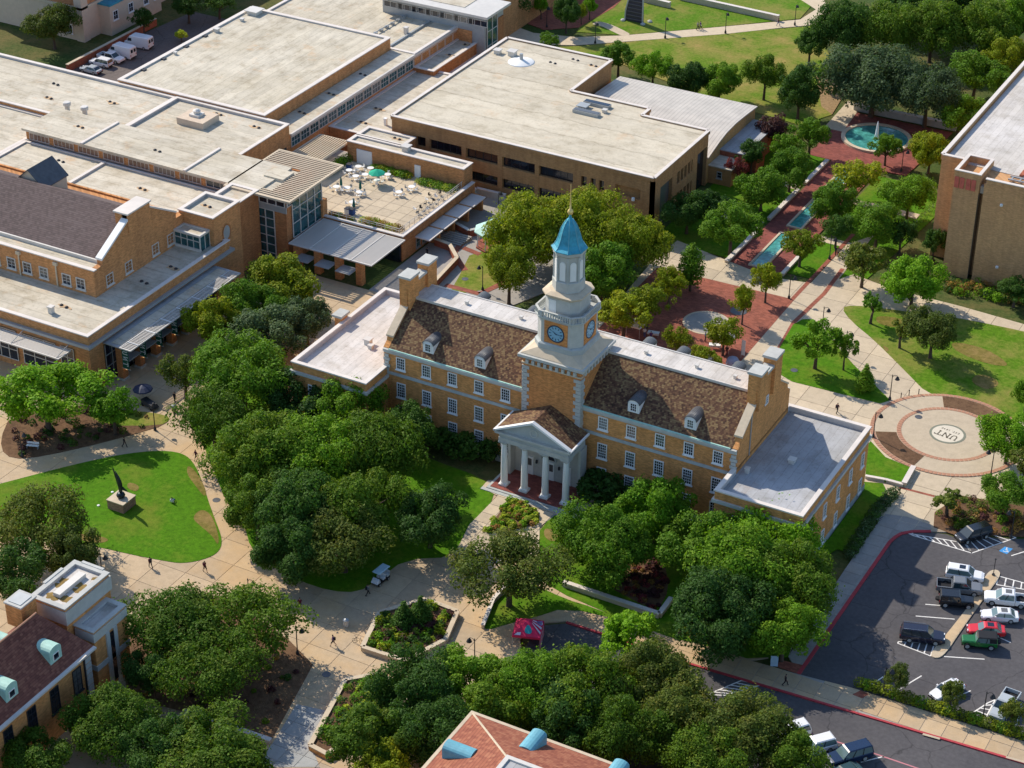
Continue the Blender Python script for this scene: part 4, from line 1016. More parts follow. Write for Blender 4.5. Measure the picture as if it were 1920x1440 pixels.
for a, b in zip(PY[:-1], PY[1:]):
    MB().box(-69.4, a + 0.65, 3.0, -67.0, b - 0.65, 3.15).build('entry_awning', METAL_GREY, U)
cn = MB().box(-69.6, -2.2, 6.62, -66.6, 25.6, 6.8).build('canopy_deck', ROOF_GREY, U)
MB().box(-68.4, -1.6, 6.8, -66.7, 24.9, 6.88).build('canopy_gutter', ROOF_CREAM, cn)
m = MB(); m.frame(-66.6, -2.2, -64.5, 25.6, 6.6, 6.8, 0.12); m.build('canopy_frame', METAL_LIGHT, cn)
sl = MB().box(-66.5, -0.07, -0.08, -64.6, 0.07, 0.02).mesh('slat', METAL_LIGHT)
for i in range(78): place('slat', sl, cn, (0, -2.0 + i * 0.354, 6.76))
me_ = MB().box(-66.55, -0.06, 0, -64.5, 0.06, 0.09).mesh('canopy_rib', WHITE)
for y in PY: place('canopy_rib', me_, cn, (0, y, 6.8))
drains(U, [(-92, -0.5), (-78.8, 0.6), (-73.0, 12.5), (-72.0, 18.5)], 8.98)
vent(U, -79.2, -1.8, 8.95, 0.7, 1.0)
lc = MB().frame(-112, -8.8, -72.5, -5.9, 6.3, 6.5, 0.14).build('canopy_frame', METAL_LIGHT, U)
sl2 = MB().box(-111.9, -0.07, -0.1, -72.6, 0.07, 0).mesh('slat', METAL_LIGHT)
for i in range(11): place('slat', sl2, lc, (0, -8.55 + i * 0.25, 6.48))
for x in (-111, -100, -90, -81.5, -73): MB().tube((x, -5.3, 7.4), (x, -8.6, 6.5), 0.06).build('canopy_tie', METAL_GREY, lc)

# upper gabled block
MB().box(-125, 5.2, 8.8, -76.4, 27.2, 13.1).build('wall', BRICK_UNION, U)
m = MB(); m.box(-125, 5.2, 13.1, -76.4, 5.6, 13.4); m.box(-125, 27.0, 13.1, -77.2, 27.4, 13.4)
m.build('parapet', BRICK_UNION, U)
MB().box(-125.2, 5.05, 13.4, -76.2, 5.75, 13.56).build('coping', COPING, U)
MB().box(-125, 5.6, 13.0, -77.2, 7.9, 13.2).build('gutter_roof', ROOF_CREAM, U)
MB().box(-125, 7.75, 13.2, -77.2, 8.05, 13.75).build('gutter', METAL_LIGHT, U)
def slope2(name, x0, x1, y0, z0, y1, z1, mat, t=0.25):
    return slope(name, x0, x1, y0, z0, y1, z1, mat, U, t)
slope2('gable_roof', -125, -77.2, 7.95, 13.6, 16.6, 18.6, SHINGLE)
slope2('gable_roof', -125, -77.2, 25.25, 13.6, 16.6, 18.6, SHINGLE)
pr = [(5.14, 8.9), (5.14, 13.38), (7.2, 13.5), (7.2, 14.4), (13.9, 18.0), (13.9, 19.0), (19.3, 19.0), (19.3, 18.0), (25.6, 14.4), (25.6, 13.4), (27.34, 13.38), (27.34, 8.9)]
n = len(pr)
MB().add([(-77.25, y, z) for y, z in pr] + [(-76.35, y, z) for y, z in pr], [tuple(range(n - 1, -1, -1)), tuple(range(n, 2 * n))] + [(i, (i + 1) % n, n + (i + 1) % n, n + i) for i in range(n)]).build('gable_wall', BRICK_UNION, U)
m = MB().add([(-77.4, 7.1, 14.3), (-76.2, 7.1, 14.3), (-76.2, 13.95, 18.0), (-77.4, 13.95, 18.0), (-77.4, 7.1, 14.65), (-76.2, 7.1, 14.65), (-76.2, 13.95, 18.35), (-77.4, 13.95, 18.35)], [(0, 3, 2, 1), (4, 5, 6, 7), (0, 1, 5, 4), (1, 2, 6, 5), (2, 3, 7, 6), (3, 0, 4, 7)])
m.build('gable_coping', WHITE, U)
m = MB().add([(-77.4, 25.7, 14.3), (-76.2, 25.7, 14.3), (-76.2, 19.25, 18.0), (-77.4, 19.25, 18.0), (-77.4, 25.7, 14.6), (-76.2, 25.7, 14.6), (-76.2, 19.25, 18.3), (-77.4, 19.25, 18.3)], [(0, 1, 2, 3), (7, 6, 5, 4), (0, 4, 5, 1), (1, 5, 6, 2), (2, 6, 7, 3), (3, 7, 4, 0)])
m.build('gable_coping', COPING, U)
ch = MB().box(-78.6, 13.9, 16, -76.2, 19.3, 19.0).build('chimney', BRICK_UNION, U)
MB().box(-78.8, 13.7, 19.0, -76.0, 19.5, 19.25).build('chimney_cap', COPING, ch)
# small cross gable on the far slope
dg = MB().add([(-101, 17.5, 17.6), (-95.5, 17.5, 17.6), (-98.2, 17.5, 19.9), (-101, 23, 17.6), (-95.5, 23, 17.6), (-98.2, 23, 19.9), (-101, 17.5, 14), (-95.5, 17.5, 14), (-101, 23, 14), (-95.5, 23, 14)],
             [(0, 1, 2), (5, 4, 3), (6, 7, 1, 0), (1, 7, 9, 4), (3, 4, 9, 8), (0, 3, 8, 6)]).build('roof_gable', CREAM, U)
for s_, x in ((-1, -101.3), (1, -95.2)):
    MB().add([(x, 17.2, 17.4), (-98.2, 17.2, 20.05), (-98.2, 23.2, 20.05), (x, 23.2, 17.4), (x, 17.2, 17.25), (-98.2, 17.2, 19.9), (-98.2, 23.2, 19.9), (x, 23.2, 17.25)], [(0, 1, 2, 3), (7, 6, 5, 4), (0, 4, 5, 1), (2, 6, 7, 3), (3, 7, 4, 0)]).build('gable_roof', LEAD, dg)
win_kind('union', 1.7, 1.9, 2, 3, frame=METAL_LIGHT)
for x in (-104.5, -99.5, -95.6, -92.5, -89.4, -86.2, -81.8, -79.1): win(U, 'union', x, 5.18, 10.6)
for y in (8.6, 13.2, 19.9, 23.8): win(U, 'union', -76.37, y, 10.5, EAST)
for x in (-90.8, -83.6):
    MB().tube((x, 5.05, 8.9), (x, 5.05, 12.9), 0.13).box(x - 0.4, 4.85, 12.6, x + 0.4, 5.2, 13.1).build('downpipe', STONE_TAN, U)
# flat roofs between the gable and the clerestory
u3 = block(-120.4, 27.45, -77.2, 41.6, 10.4, BRICK_UNION, ROOF_CREAM, par=0.35)
MB().box(-103.4, 27.6, 10.0, -102.8, 41.4, 10.5).build('roof_kerb', COPING, u3)
drains(U, [(-110, 38.2), (-91.5, 36.4), (-100, 30.2)], 10.16)
u4 = block(-77.2, 27.4, -70.6, 34.6, 14.0, BRICK_UNION, ROOF_CREAM, par=0.6)
drains(U, [(-74.4, 31.2)], 13.5)
block(-77.2, 34.6, -72.0, 41.6, 12.6, BRICK_UNION_DARK, ROOF_CREAM, par=0.5)
rw = MB()
for i in range(24):
    a, b = 2 * math.pi * i / 24, 2 * math.pi * (i + 1) / 24
    rw.add([(-70.56, 30.7 + 0.85 * math.cos(a), 10.1 + 1.2 * math.sin(a)), (-70.5, 30.7 + 1.15 * math.cos(a), 10.1 + 1.5 * math.sin(a)), (-70.5, 30.7 + 1.15 * math.cos(b), 10.1 + 1.5 * math.sin(b)), (-70.56, 30.7 + 0.85 * math.cos(b), 10.1 + 1.2 * math.sin(b))], [(0, 1, 2, 3)])
ro = rw.build('round_window', BRICK_UNION_DARK, U)
MB().add([(-70.57, 30.7 + 0.85 * math.cos(2 * math.pi * i / 24), 10.1 + 1.2 * math.sin(2 * math.pi * i / 24)) for i in range(24)], [tuple(range(24))]).build('pane', METAL_GREY, ro)
# glazed rooftop bay
bay = MB().box(-76.3, 24.9, 8.8, -71.5, 27.4, 11.5).build('glass_bay', GLASS_TEAL, U)
m = MB(); m.frame(-76.5, 24.7, -71.3, 27.5, 11.5, 11.85, 0.4); m.build('bay_rim', METAL_LIGHT, bay)
MB().box(-76.1, 25.1, 11.5, -71.7, 27.3, 11.6).build('bay_roof', ROOF_CREAM, bay)
m = MB()
for i in range(5): m.box(-76.36 + i * 1.19, 24.84, 8.9, -76.26 + i * 1.19, 24.9, 11.5)
for i in range(3): m.box(-71.5, 24.9 + i * 1.2, 8.9, -71.42, 25.0 + i * 1.2, 11.5)
m.box(-76.34, 24.82, 10.6, -71.5, 24.9, 10.72); m.box(-76.5, 24.7, 8.8, -71.3, 24.9, 9.4)
m.build('mullion_grid', METAL_LIGHT, bay)
# raised clerestory with a window band
rc = MB().box(-120.5, 42.0, 9.0, -72, 51.2, 12.1).build('clerestory_wall', BRICK_UNION, U)
MB().box(-121, 41.5, 12.1, -72, 51.4, 12.5).build('clerestory_roof', ROOF_CREAM, rc)
for x in (-108, -86.6): MB().box(x - 0.25, 41.4, 12.5, x + 0.25, 51.5, 12.75).build('roof_kerb', COPING, rc)
win_kind('band', 4.3, 1.25, 5, 1, frame=METAL_LIGHT, glass=mat_glass('warm_glass', (0.16, 0.075, 0.045), 0.3), border=0.09, sill=False, bar=0.07)
win_kind('band_dark', 4.3, 1.25, 3, 1, frame=METAL_LIGHT, border=0.09, sill=False, bar=0.08)
for i, x in enumerate([-117.6 + 5.3 * k for k in range(9)]): win(U, 'band' if x < -82 else 'band_dark', x, 41.98, 11.2)
MB().box(-120.5, 41.5, 10.0, -77.3, 42.0, 10.42).build('clerestory_gutter', METAL_GREY, rc)
drains(U, [(-112.5, 46.8), (-95.2, 45.6)], 12.5)
# roofs behind
a1 = block(-152, 27.6, -120.6, 51.2, 10.4, BRICK_UNION, ROOF_CREAM, par=0.35)
a2 = block(-152, 51.2, -108, 68.1, 11.1, BRICK_UNION, ROOF_CREAM, par=0.55)
a3 = block(-108, 51.3, -84, 68.1, 11.2, BRICK_UNION, ROOF_CREAM, par=0.6)
drains(U, [(-131, 62.5), (-117, 61.0), (-146, 60.5), (-137, 47), (-128, 57), (-97.6, 66.2), (-88.7, 65.0)], 10.7)
ac = MB().box(-101.6, 59.4, 10.6, -96.0, 64.2, 11.9).build('rooftop_unit', CREAM, U)
MB().box(-100.0, 60.9, 11.9, -98.0, 62.8, 12.3).lathe(-99, 61.9, [(0.6, 12.3), (0.7, 12.8), (0.3, 13.1)], 10).build('unit_fan', METAL_LIGHT, ac)
for x in (-121.5, -117.6):
    MB().lathe(x, 54.2, [(0.45, 10.6), (0.45, 11.7), (0.7, 11.85), (0.7, 12.35), (0.6, 12.45)], 12).build('roof_fan', METAL_LIGHT, U)
win_kind('door_glass', 1.3, 2.4, 2, 2, frame=METAL_DARK, glass=GLASS)
for y in (64.5, 66.2): win(U, 'door_glass', -83.97, y, 6.0, EAST)
# north-east roofs
ne = block(-121.3, 68.3, -89.2, 110, 11.6, BRICK_UNION, ROOF_CREAM_X, par=0.4, t=0.6)
vent(U, -119, 108, 11.3, 2.2, 0.7); vent(U, -119.7, 96.5, 11.3, 0.8, 0.6); vent(U, -119.8, 83.5, 11.3, 0.5, 0.4); vent(U, -118.8, 103.5, 11.3, 0.6, 0.4)
for y in (74.5, 80.5, 87.5, 93.5): MB().box(-120.6, y - 0.45, 11.25, -119.9, y + 0.45, 11.5).build('roof_drain', METAL_DARK, U)
st = MB().box(-89.1, 68.3, 0, -84.1, 131, 8.9).build('link_block', BRICK_UNION, U)
MB().box(-89.1, 68.3, 8.9, -83.9, 131.2, 9.15).build('link_roof', ROOF_CREAM, st)
MB().box(-84.1, 68.4, 8.7, -83.75, 131.2, 9.2).build('link_fascia', METAL_LIGHT, st)
win_kind('link', 2.75, 1.9, 3, 2, frame=METAL_LIGHT, glass=GLASS_TEAL, border=0.10, sill=False, bar=0.08)
for k in range(21): win(U, 'link', -84.08, 70.0 + k * 2.95, 7.45, EAST)
drains(U, [(-87.3, 77), (-87.3, 86.5), (-87.2, 97)], 9.15)
nb = block(-121, 110.2, -84, 200, 9.3, BRICK_UNION, ROOF_CREAM_X, par=0.4)
nk = MB().box(-90.3, 111, 9.0, -89.9, 140, 9.35).build('roof_kerb', METAL_GREY, nb)
pz = MB()
for k in range(13): pz.box(-96.3 + k * 0.05, 111.0 + k * 2.0, 9.0, -95.6 + k * 0.05, 111.5 + k * 2.0, 9.5)
pz.tube((-96, 111, 9.45), (-95.3, 136, 9.45), 0.12).build('roof_pipe', METAL_GREY, nb)
MB().box(-97.5, 110.9, 9.0, -96.1, 112.2, 9.9).build('pipe_box', METAL_GREY, nb)
vent(nb, -90.9, 118.5, 9.0, 0.7, 1.3)
s2 = block(-84, 80.5, -71.4, 112, 6.0, BRICK_UNION, ROOF_CREAM, par=0.3)
drains(U, [(-80.5, 91.5), (-79.6, 85.0)], 5.82)
vent(U, -75.6, 86.2, 5.8, 0.5, 1.2, WHITE)
lb_ = block(-84, 109.8, -79.6, 130.2, 6.8, BRICK_UNION_DARK, ROOF_CREAM, par=0.3)
drains(U, [(-80.7, 118.5), (-80.7, 124.5)], 6.62)
block(-79.6, 112, -71.4, 131, 4.4, BRICK_UNION_DARK, ROOF_CREAM, par=0.25)
tw = MB().box(-101, 126.2, 0, -77.8, 133.6, 12.4).build('rear_glass_tower', METAL_GREY, U)
MB().box(-102, 125.0, 12.4, -76.6, 134.6, 12.9).build('tower_roof', METAL_LIGHT, tw)
MB().box(-99, 127.5, 12.9, -83, 133, 13.0).build('tower_deck', ROOF_CREAM, tw)
for k in range(7): win(U, 'band_dark', -98.5 + k * 3.2, 126.18, 11.0)
MB().box(-84, 126.05, 0, -80.6, 126.2, 9.0).build('brick_panel', BRICK_UNION, tw)
g = MB().box(-77.8, 127.0, 0, -77.68, 131.0, 11.6).build('glass_wall', GLASS_TEAL, tw)
m = MB()
for y in (127.0, 129.0, 131.0): m.box(-77.68, y - 0.08, 0, -77.58, y + 0.08, 11.6)
for z in (3, 6, 9): m.box(-77.68, 127, z, -77.6, 131, z + 0.12)
m.build('mullion_grid', METAL_LIGHT, g)
MB().box(-77.8, 131.2, 0, -77.55, 133.4, 10.5).build('brick_panel', BRICK_UNION_DARK, tw)

# glass corner tower with its slatted roof
ct = MB().box(-77.2, 41.9, 0, -66.9, 52.2, 12.0).build('corner_tower', BRICK_UNION_DARK, U)
def glazing(parent, axis, a0, a1, z0, z1, pos, cols, rows, glass=GLASS_TEAL, mull=METAL_LIGHT):
    if axis == 'x':
        gl = MB().box(a0, pos - 0.12, z0, a1, pos, z1).build('glass_wall', glass, parent); m_ = MB()
        for i in range(cols + 1): x = a0 + (a1 - a0) * i / cols; m_.box(x - 0.08, pos - 0.24, z0, x + 0.08, pos - 0.12, z1)
        for i in range(rows + 1): z = z0 + (z1 - z0) * i / rows; m_.box(a0, pos - 0.22, z - 0.06, a1, pos - 0.12, z + 0.06)
    else:
        gl = MB().box(pos, a0, z0, pos + 0.12, a1, z1).build('glass_wall', glass, parent); m_ = MB()
        for i in range(cols + 1): y = a0 + (a1 - a0) * i / cols; m_.box(pos + 0.12, y - 0.08, z0, pos + 0.24, y + 0.08, z1)
        for i in range(rows + 1): z = z0 + (z1 - z0) * i / rows; m_.box(pos + 0.12, a0, z - 0.06, pos + 0.22, a1, z + 0.06)
    m_.build('mullion_grid', mull, gl)
    return gl
MB().box(-77.2, 41.7, 9.4, -66.75, 41.9, 10.5).build('stone_band', METAL_GREY, ct)
glazing(ct, 'x', -76.6, -75.4, 0, 9.4, 41.9, 1, 7, GLASS)
glazing(ct, 'x', -72.6, -69.2, 0, 9.4, 41.9, 2, 6)
glazing(ct, 'x', -77.0, -67.0, 10.5, 11.9, 41.88, 6, 1, GLASS)
glazing(ct, 'y', 43.4, 52.0, 4.4, 11.9, -66.9, 4, 3)
glazing(ct, 'y', 42.0, 43.4, 10.5, 11.9, -66.9, 1, 1, GLASS)
MB().box(-67.5, 51.6, 0, -66.4, 53.0, 7.6).build('pier', BRICK_UNION, ct)
MB().frame(-78.0, 40.4, -65.1, 56.5, 12.15, 12.5, 0.35).build('roof_frame', STONE_TAN, ct)
MB().box(-77.5, 42, 12.0, -70.2, 51, 12.2).build('tower_deck', ROOF_CREAM, ct)
MB().box(-74.2, 46.4, 12.2, -70.4, 49.6, 12.75).build('tower_deck', ROOF_SAND, ct)
ts = MB().box(-77.8, -0.12, -0.16, -65.3, 0.12, 0.04).mesh('slat', STONE_TAN)
ts2 = MB().box(-70.2, -0.12, -0.16, -65.3, 0.12, 0.04).mesh('slat', STONE_TAN)
for i in range(26):
    y = 40.9 + i * 0.6
    place('slat', ts if (y < 43.2 or y > 51.2) else ts2, ct, (0, y, 12.44))
# pergola over the terrace planter
pg = MB()
pm = MB().box(-0.1, 63.2, -0.12, 0.1, 74.6, 0.08).mesh('slat', STONE_TAN)
pr_ = MB().frame(-82.2, 63.0, -75.8, 74.8, 6.85, 7.1, 0.2).build('pergola_frame', STONE_TAN, U)
for i in range(13): place('slat', pm, pr_, (-81.9 + i * 0.49, 0, 7.1))
for x, y in ((-82, 63.2), (-76, 63.2), (-82, 74.6), (-76, 74.6)): MB().tube((x, y, 4.0), (x, y, 6.9), 0.12).build('pergola_post', METAL_LIGHT, pr_)

# roof terrace over the dining hall
TZ = 4.2
tr = MB().box(-83.9, 52.2, 0, -51.4, 76.2, TZ).build('terrace_block', BRICK_UNION, U)
deck = MB().box(-83.8, 52.3, TZ, -51.5, 76, TZ + 0.06).build('terrace_floor', CONC_GREY, tr)
slabs(deck, [(-83.5, 52.7), (-51.8, 52.7), (-51.8, 73), (-83.5, 73)], 2.4, TZ + 0.1, CONC_PALE, name='paving_slab')
m = MB(); m.box(-67.4, 51.9, 3.4, -51.1, 52.25, 4.75); m.box(-51.45, 51.9, 3.4, -51.0, 75.4, 4.75); m.build('parapet', BRICK_UNION_DARK, tr)
m = MB(); m.box(-67.4, 51.75, 4.75, -50.9, 52.4, 4.92); m.box(-51.6, 52.4, 4.75, -50.9, 75.4, 4.92); m.build('coping', COPING, tr)
rl = MB(); rl.tube((-67, 52.8, 5.55), (-52.2, 52.8, 5.55), 0.05); rl.tube((-67, 52.8, 5.2), (-52.2, 52.8, 5.2), 0.035); rl.tube((-52.2, 52.8, 5.55), (-52.2, 74.6, 5.55), 0.05); rl.tube((-52.2, 52.8, 5.2), (-52.2, 74.6, 5.2), 0.035)
for k in range(11): rl.tube((-67 + k * 1.48, 52.8, 4.2), (-67 + k * 1.48, 52.8, 5.55), 0.045)
for k in range(15): rl.tube((-52.2, 52.8 + k * 1.55, 4.2), (-52.2, 52.8 + k * 1.55, 5.55), 0.045)
rl.build('railing', METAL_LIGHT, tr)
# terrace pavilion
tp = block(-75.4, 73.2, -51.9, 76.2, 8.0, BRICK_UNION, ROOF_CREAM, par=0.4, z0=4.2)
tp2 = block(-75.4, 76.2, -65.7, 80.2, 8.0, BRICK_UNION, ROOF_CREAM, par=0.4, z0=0)
drains(U, [(-68.5, 78.6)], 7.7)
vent(U, -64.5, 75.2, 7.7, 1.2, 0.9, METAL_LIGHT)
dw = MB().box(-73.4, 73.02, 4.2, -70.3, 73.2, 6.9).build('roller_door', WHITE, U)
MB().box(-61.6, 73.04, 4.2, -60.4, 73.2, 6.6).build('door', WHITE, U)
# awnings and windows on the terrace's east wall
for y0 in (56.0, 60.8, 65.6, 70.4):
    a = MB().box(-51.3, y0, 2.75, -48.4, y0 + 4.3, 2.95).build('awning', COPING, U)
    win_kind('dine', 1.3, 1.9, 2, 2, frame=METAL_GREY, glass=GLASS_TEAL)
    for yy in (y0 + 1.1, y0 + 3.1): win(U, 'dine', -51.38, yy, 1.5, EAST)
    MB().box(-51.4, y0 + 4.3, 0, -49.2, y0 + 4.8, 2.9).build('pier', BRICK_UNION, U)
# entrance canopy of fine metal slats on brick piers
c2 = MB().frame(-66.3, 41.2, -50.4, 51.6, 4.35, 4.55, 0.18).build('canopy_frame', METAL_LIGHT, U)
cm = MB().box(-66.2, -0.06, -0.06, -50.5, 0.06, 0.02).mesh('slat', METAL_LIGHT)
for i in range(44): place('slat', cm, c2, (0, 41.5 + i * 0.23, 4.5))
for x in (-62.3, -58.3, -54.3): MB().box(x - 0.08, 41.2, 4.4, x + 0.08, 51.6, 4.6).build('canopy_rib', METAL_LIGHT, c2)
for x in (-65.2, -61.2, -57.2, -53.2): 
    MB().box(x - 0.55, 41.7, 0, x + 0.55, 42.8, 4.3).build('pier', BRICK_UNION, U)
for x in (-65.2, -61.2, -57.2): MB().box(x + 0.6, 39.9, 2.5, x + 3.4, 42.4, 2.62).build('entry_awning', METAL_GREY, U)
MB().box(-66.5, 51.7, 0, -51.6, 52.2, 3.4).build('entrance_glazing', GLASS, U)

# green banners hung off the entrance piers
word_mat = mat_plain('banner_white', (0.75, 0.78, 0.75), 0.8, 0.05)
names = ('nearest the corner', 'second from the corner', 'third from the corner', 'fourth from the corner', 'fifth from the corner', 'farthest from the corner')
for k, y in enumerate(PY[:6]):
    b = thing('banner', 'green banner with white letters on a brick pier, %s of the union' % names[k], 'banner', (-66.7, y - 0.6, 2.4), 'banners on the union piers', True)
    MB().box(-67.3, y - 0.62, 2.5, -66.1, y - 0.58, 6.1).build('cloth', GREEN_CLOTH, b)
    MB().tube((-67.4, y - 0.6, 6.13), (-65.9, y - 0.6, 6.13), 0.05).build('rod', METAL_LIGHT, b)
    MB().tube((-67.4, y - 0.6, 2.47), (-65.9, y - 0.6, 2.47), 0.05).build('rod', METAL_LIGHT, b)
    for j, gph in enumerate((U_, N_, T_)):      # lettering turned on its side, reading down the cloth
        q = MB()
        for st_ in gph:
            pts = [(-67.1 + v * 0.8, 5.2 - j * 0.95 + 0.72 * u - 0.3) for u, v in st_]
            for (xa, za), (xb, zb) in zip(pts[:-1], pts[1:]):
                d = Vector((xb - xa, zb - za)); nn = Vector((-d.y, d.x)).normalized() * 0.07
                q.add([(xa - nn.x, y - 0.635, za - nn.y), (xb - nn.x, y - 0.635, zb - nn.y), (xb + nn.x, y - 0.635, zb + nn.y), (xa + nn.x, y - 0.635, za + nn.y)], [(0, 1, 2, 3)])
        q.build('letter', word_mat, b)

# ------------------------------------------------------------------ the tan brick auditorium
A = thing('auditorium', 'big plain tan-brown brick auditorium with a wide sandy flat roof', 'building', (-45, 95, 0), None, True)
aw = MB().prism([(-71.2, 82.0), (-20.7, 82.0), (-20.7, 103.4), (-33, 103.4), (-33, 106.8), (-48.9, 106.8), (-48.9, 123.4), (-71.2, 123.4)], 0, 10.1)
aw.build('wall', BRICK_AUD, A)
rp = [(-70.9, 81.6), (-20.3, 81.6), (-20.3, 103.2), (-33.2, 103.2), (-33.2, 106.6), (-49.1, 106.6), (-49.1, 123.2), (-70.9, 123.2)]
MB().prism(rp, 10.05, 10.32).build('roof', ROOF_SAND, A)
edge = [(-71.2, 81.3), (-20.0, 81.3), (-20.0, 103.4), (-33, 103.4), (-33, 106.8), (-48.9, 106.8), (-48.9, 123.4), (-71.2, 123.4), (-71.2, 81.3)]
strip(MB(), edge, 0.5, 9.9, 10.5).build('parapet', BRICK_AUD, A)
strip(MB(), edge, 0.62, 10.5, 10.62).build('coping', COPING, A)
# projecting brick frame of the facade: fascia, piers and spandrels stand proud of the glass
MB().box(-71.2, 81.3, 7.75, -20.0, 82.0, 10.0).build('fascia', BRICK_AUD, A)
MB().box(-71.2, 81.35, 3.6, -20.6, 82.0, 5.85).build('spandrel', BRICK_AUD, A)
MB().box(-71.2, 81.35, 0, -20.6, 82.0, 1.7).build('spandrel', BRICK_AUD, A)
for x0, x1 in ((-71.2, -66.2), (-64.3, -63.5), (-57.0, -56.1), (-49.8, -48.9), (-42.5, -41.7), (-35.1, -33.6), (-32.5, -31.8), (-30.8, -30.2), (-29.2, -27.1), (-22.4, -20.0)):
    MB().box(x0, 81.3, 0, x1, 82.0, 7.75).build('pier', BRICK_AUD, A)
for x0, x1 in ((-66.2, -64.3), (-63.5, -57.0), (-56.1, -49.8), (-48.9, -42.5), (-41.7, -35.1), (-33.6, -32.5), (-31.8, -30.8), (-30.2, -29.2)):
    for z0, z1 in ((5.85, 7.75), (1.7, 3.6)):
        w_ = MB().box(x0, 81.9, z0, x1, 82.05, z1).build('window', GLASS_BLACK, A)
        k = max(1, int((x1 - x0) / 1.3)); m = MB()
        for i in range(1, k): m.box(x0 + (x1 - x0) * i / k - 0.03, 81.84, z0, x0 + (x1 - x0) * i / k + 0.03, 81.9, z1)
        if m.v: m.build('mullion_grid', METAL_DARK, w_)
MB().box(-27.1, 82.01, 4.6, -22.4, 82.06, 7.7).build('recess_glass', GLASS_BLACK, A)
# east side
MB().box(-20.7, 81.3, 7.6, -20.0, 103.4, 10.0).build('fascia', BRICK_AUD, A)
for y0, y1 in ((81.3, 84.1), (88.8, 90.8), (97.1, 99.1), (103.0, 103.4)): MB().box(-20.7, y0, 0, -20.0, y1, 7.6).build('pier', BRICK_AUD, A)
MB().box(-20.7, 90.8, 3.6, -20.0, 97.1, 5.3).build('spandrel', BRICK_AUD, A); MB().box(-20.7, 90.8, 0, -20.0, 97.1, 1.3).build('spandrel', BRICK_AUD, A)
for k in range(5):
    y = 90.8 + k * 1.45
    if k < 4: MB().box(-20.69, y + 1.05, 0, -20.02, y + 1.45, 7.6).build('pier', BRICK_AUD, A)
    if k < 4:
        for z0, z1 in ((5.3, 7.6), (1.3, 3.6)): MB().box(-20.68, y, z0, -20.6, y + 1.05, z1).build('window', GLASS_BLACK, A)
MB().box(-20.69, 84.1, 0, -20.6, 88.8, 7.6).build('recess_glass', GLASS_BLACK, A); MB().box(-20.69, 99.1, 0, -20.6, 103.0, 7.6).build('recess_glass', GLASS_BLACK, A)
MB().lathe(-23.6, 81.1, [(0.05, 5.5), (0.3, 5.6), (0.3, 6.1), (0.05, 6.2)], 8).build('floodlight', WHITE, A)
# roof furniture
dm = MB().lathe(-63.3, 114.5, [(2.6, 10.3), (2.3, 10.45), (1.2, 10.7), (0.5, 10.85)], 24).build('roof_mound', WHITE, A, True)
MB().tube((-63.3, 114.5, 10.8), (-63.3, 114.5, 12.0), 0.35).build('vent_pipe', METAL_GREY, dm)
vent(A, -66.3, 116.5, 10.3, 1.3, 0.9); vent(A, -69.2, 116.0, 10.3, 1.1, 0.7)
for (x, y, L) in ((-41.9, 99.4, 5.0), (-41.9, 103.6, 5.0)):
    s_ = MB().box(x - L / 2, y - 0.65, 10.3, x + L / 2, y + 0.65, 10.9).build('skylight', METAL_GREY, A)
    MB().box(x - L / 2 + 0.12, y - 0.5, 10.9, x + L / 2 - 0.12, y + 0.5, 10.96).build('skylight_glass', GLASS_BLACK, s_)
vent(A, -43.6, 101.5, 10.3, 1.5, 0.5, METAL_GREY); vent(A, -39.4, 101.6, 10.3, 0.7, 0.5)
drains(A, [(-55, 120.4), (-50.8, 119.6), (-58, 117)], 10.3)
# ribbed vaulted annex
AN = MB()
prof = [(103.5, 5.3), (108, 6.5), (111, 7.1), (115, 7.35), (120, 7.2), (125, 6.9), (125, 0), (103.5, 0)]
n = len(prof)
AN.add([(-47.5, y, z - 0.25) for y, z in prof] + [(-20.2, y, z - 0.25) for y, z in prof], [tuple(range(n)), tuple(range(2 * n - 1, n - 1, -1))] + [(i, n + i, n + (i + 1) % n, (i + 1) % n) for i in range(n)])
an = AN.build('annex_wall', mat_brick('brick_annex', (0.50, 0.31, 0.13), 0.12), A)
vr = MB(); RIB = mat_ribs('ribbed_roof', (0.55, 0.50, 0.43), 0, 0.75)
for (y0, z0), (y1, z1) in zip(prof[:5], prof[1:6]):
    vr.add([(-47.8, y0, z0), (-19.8, y0, z0), (-19.8, y1, z1), (-47.8, y1, z1), (-47.8, y0, z0 - 0.22), (-19.8, y0, z0 - 0.22), (-19.8, y1, z1 - 0.22), (-47.8, y1, z1 - 0.22)], [(0, 1, 2, 3), (7, 6, 5, 4), (0, 4, 5, 1), (1, 5, 6, 2), (3, 7, 4, 0)])
vr.build('annex_roof', RIB, an)
lw_ = MB().box(-20.2, 109.5, 0, -15.6, 124.2, 4.3).build('low_wing', BRICK_RED, A)
MB().box(-20.2, 109.4, 4.3, -15.5, 124.3, 4.5).build('low_roof', ROOF_GREY, lw_)
lw2 = MB().box(-20.2, 104.6, 0, -15.8, 109.4, 3.2).build('low_wing', BRICK_AUD, A)
MB().box(-20.2, 104.5, 3.2, -15.7, 109.4, 3.4).build('low_roof', ROOF_CREAM, lw2)
win_kind('small', 1.0, 1.3, 1, 2, frame=METAL_GREY)
win(A, 'small', -18.0, 104.58, 1.9)
MB().box(-15.7, 112, 0, -14.2, 116, 3.4).build('low_wing', BRICK_RED, A)

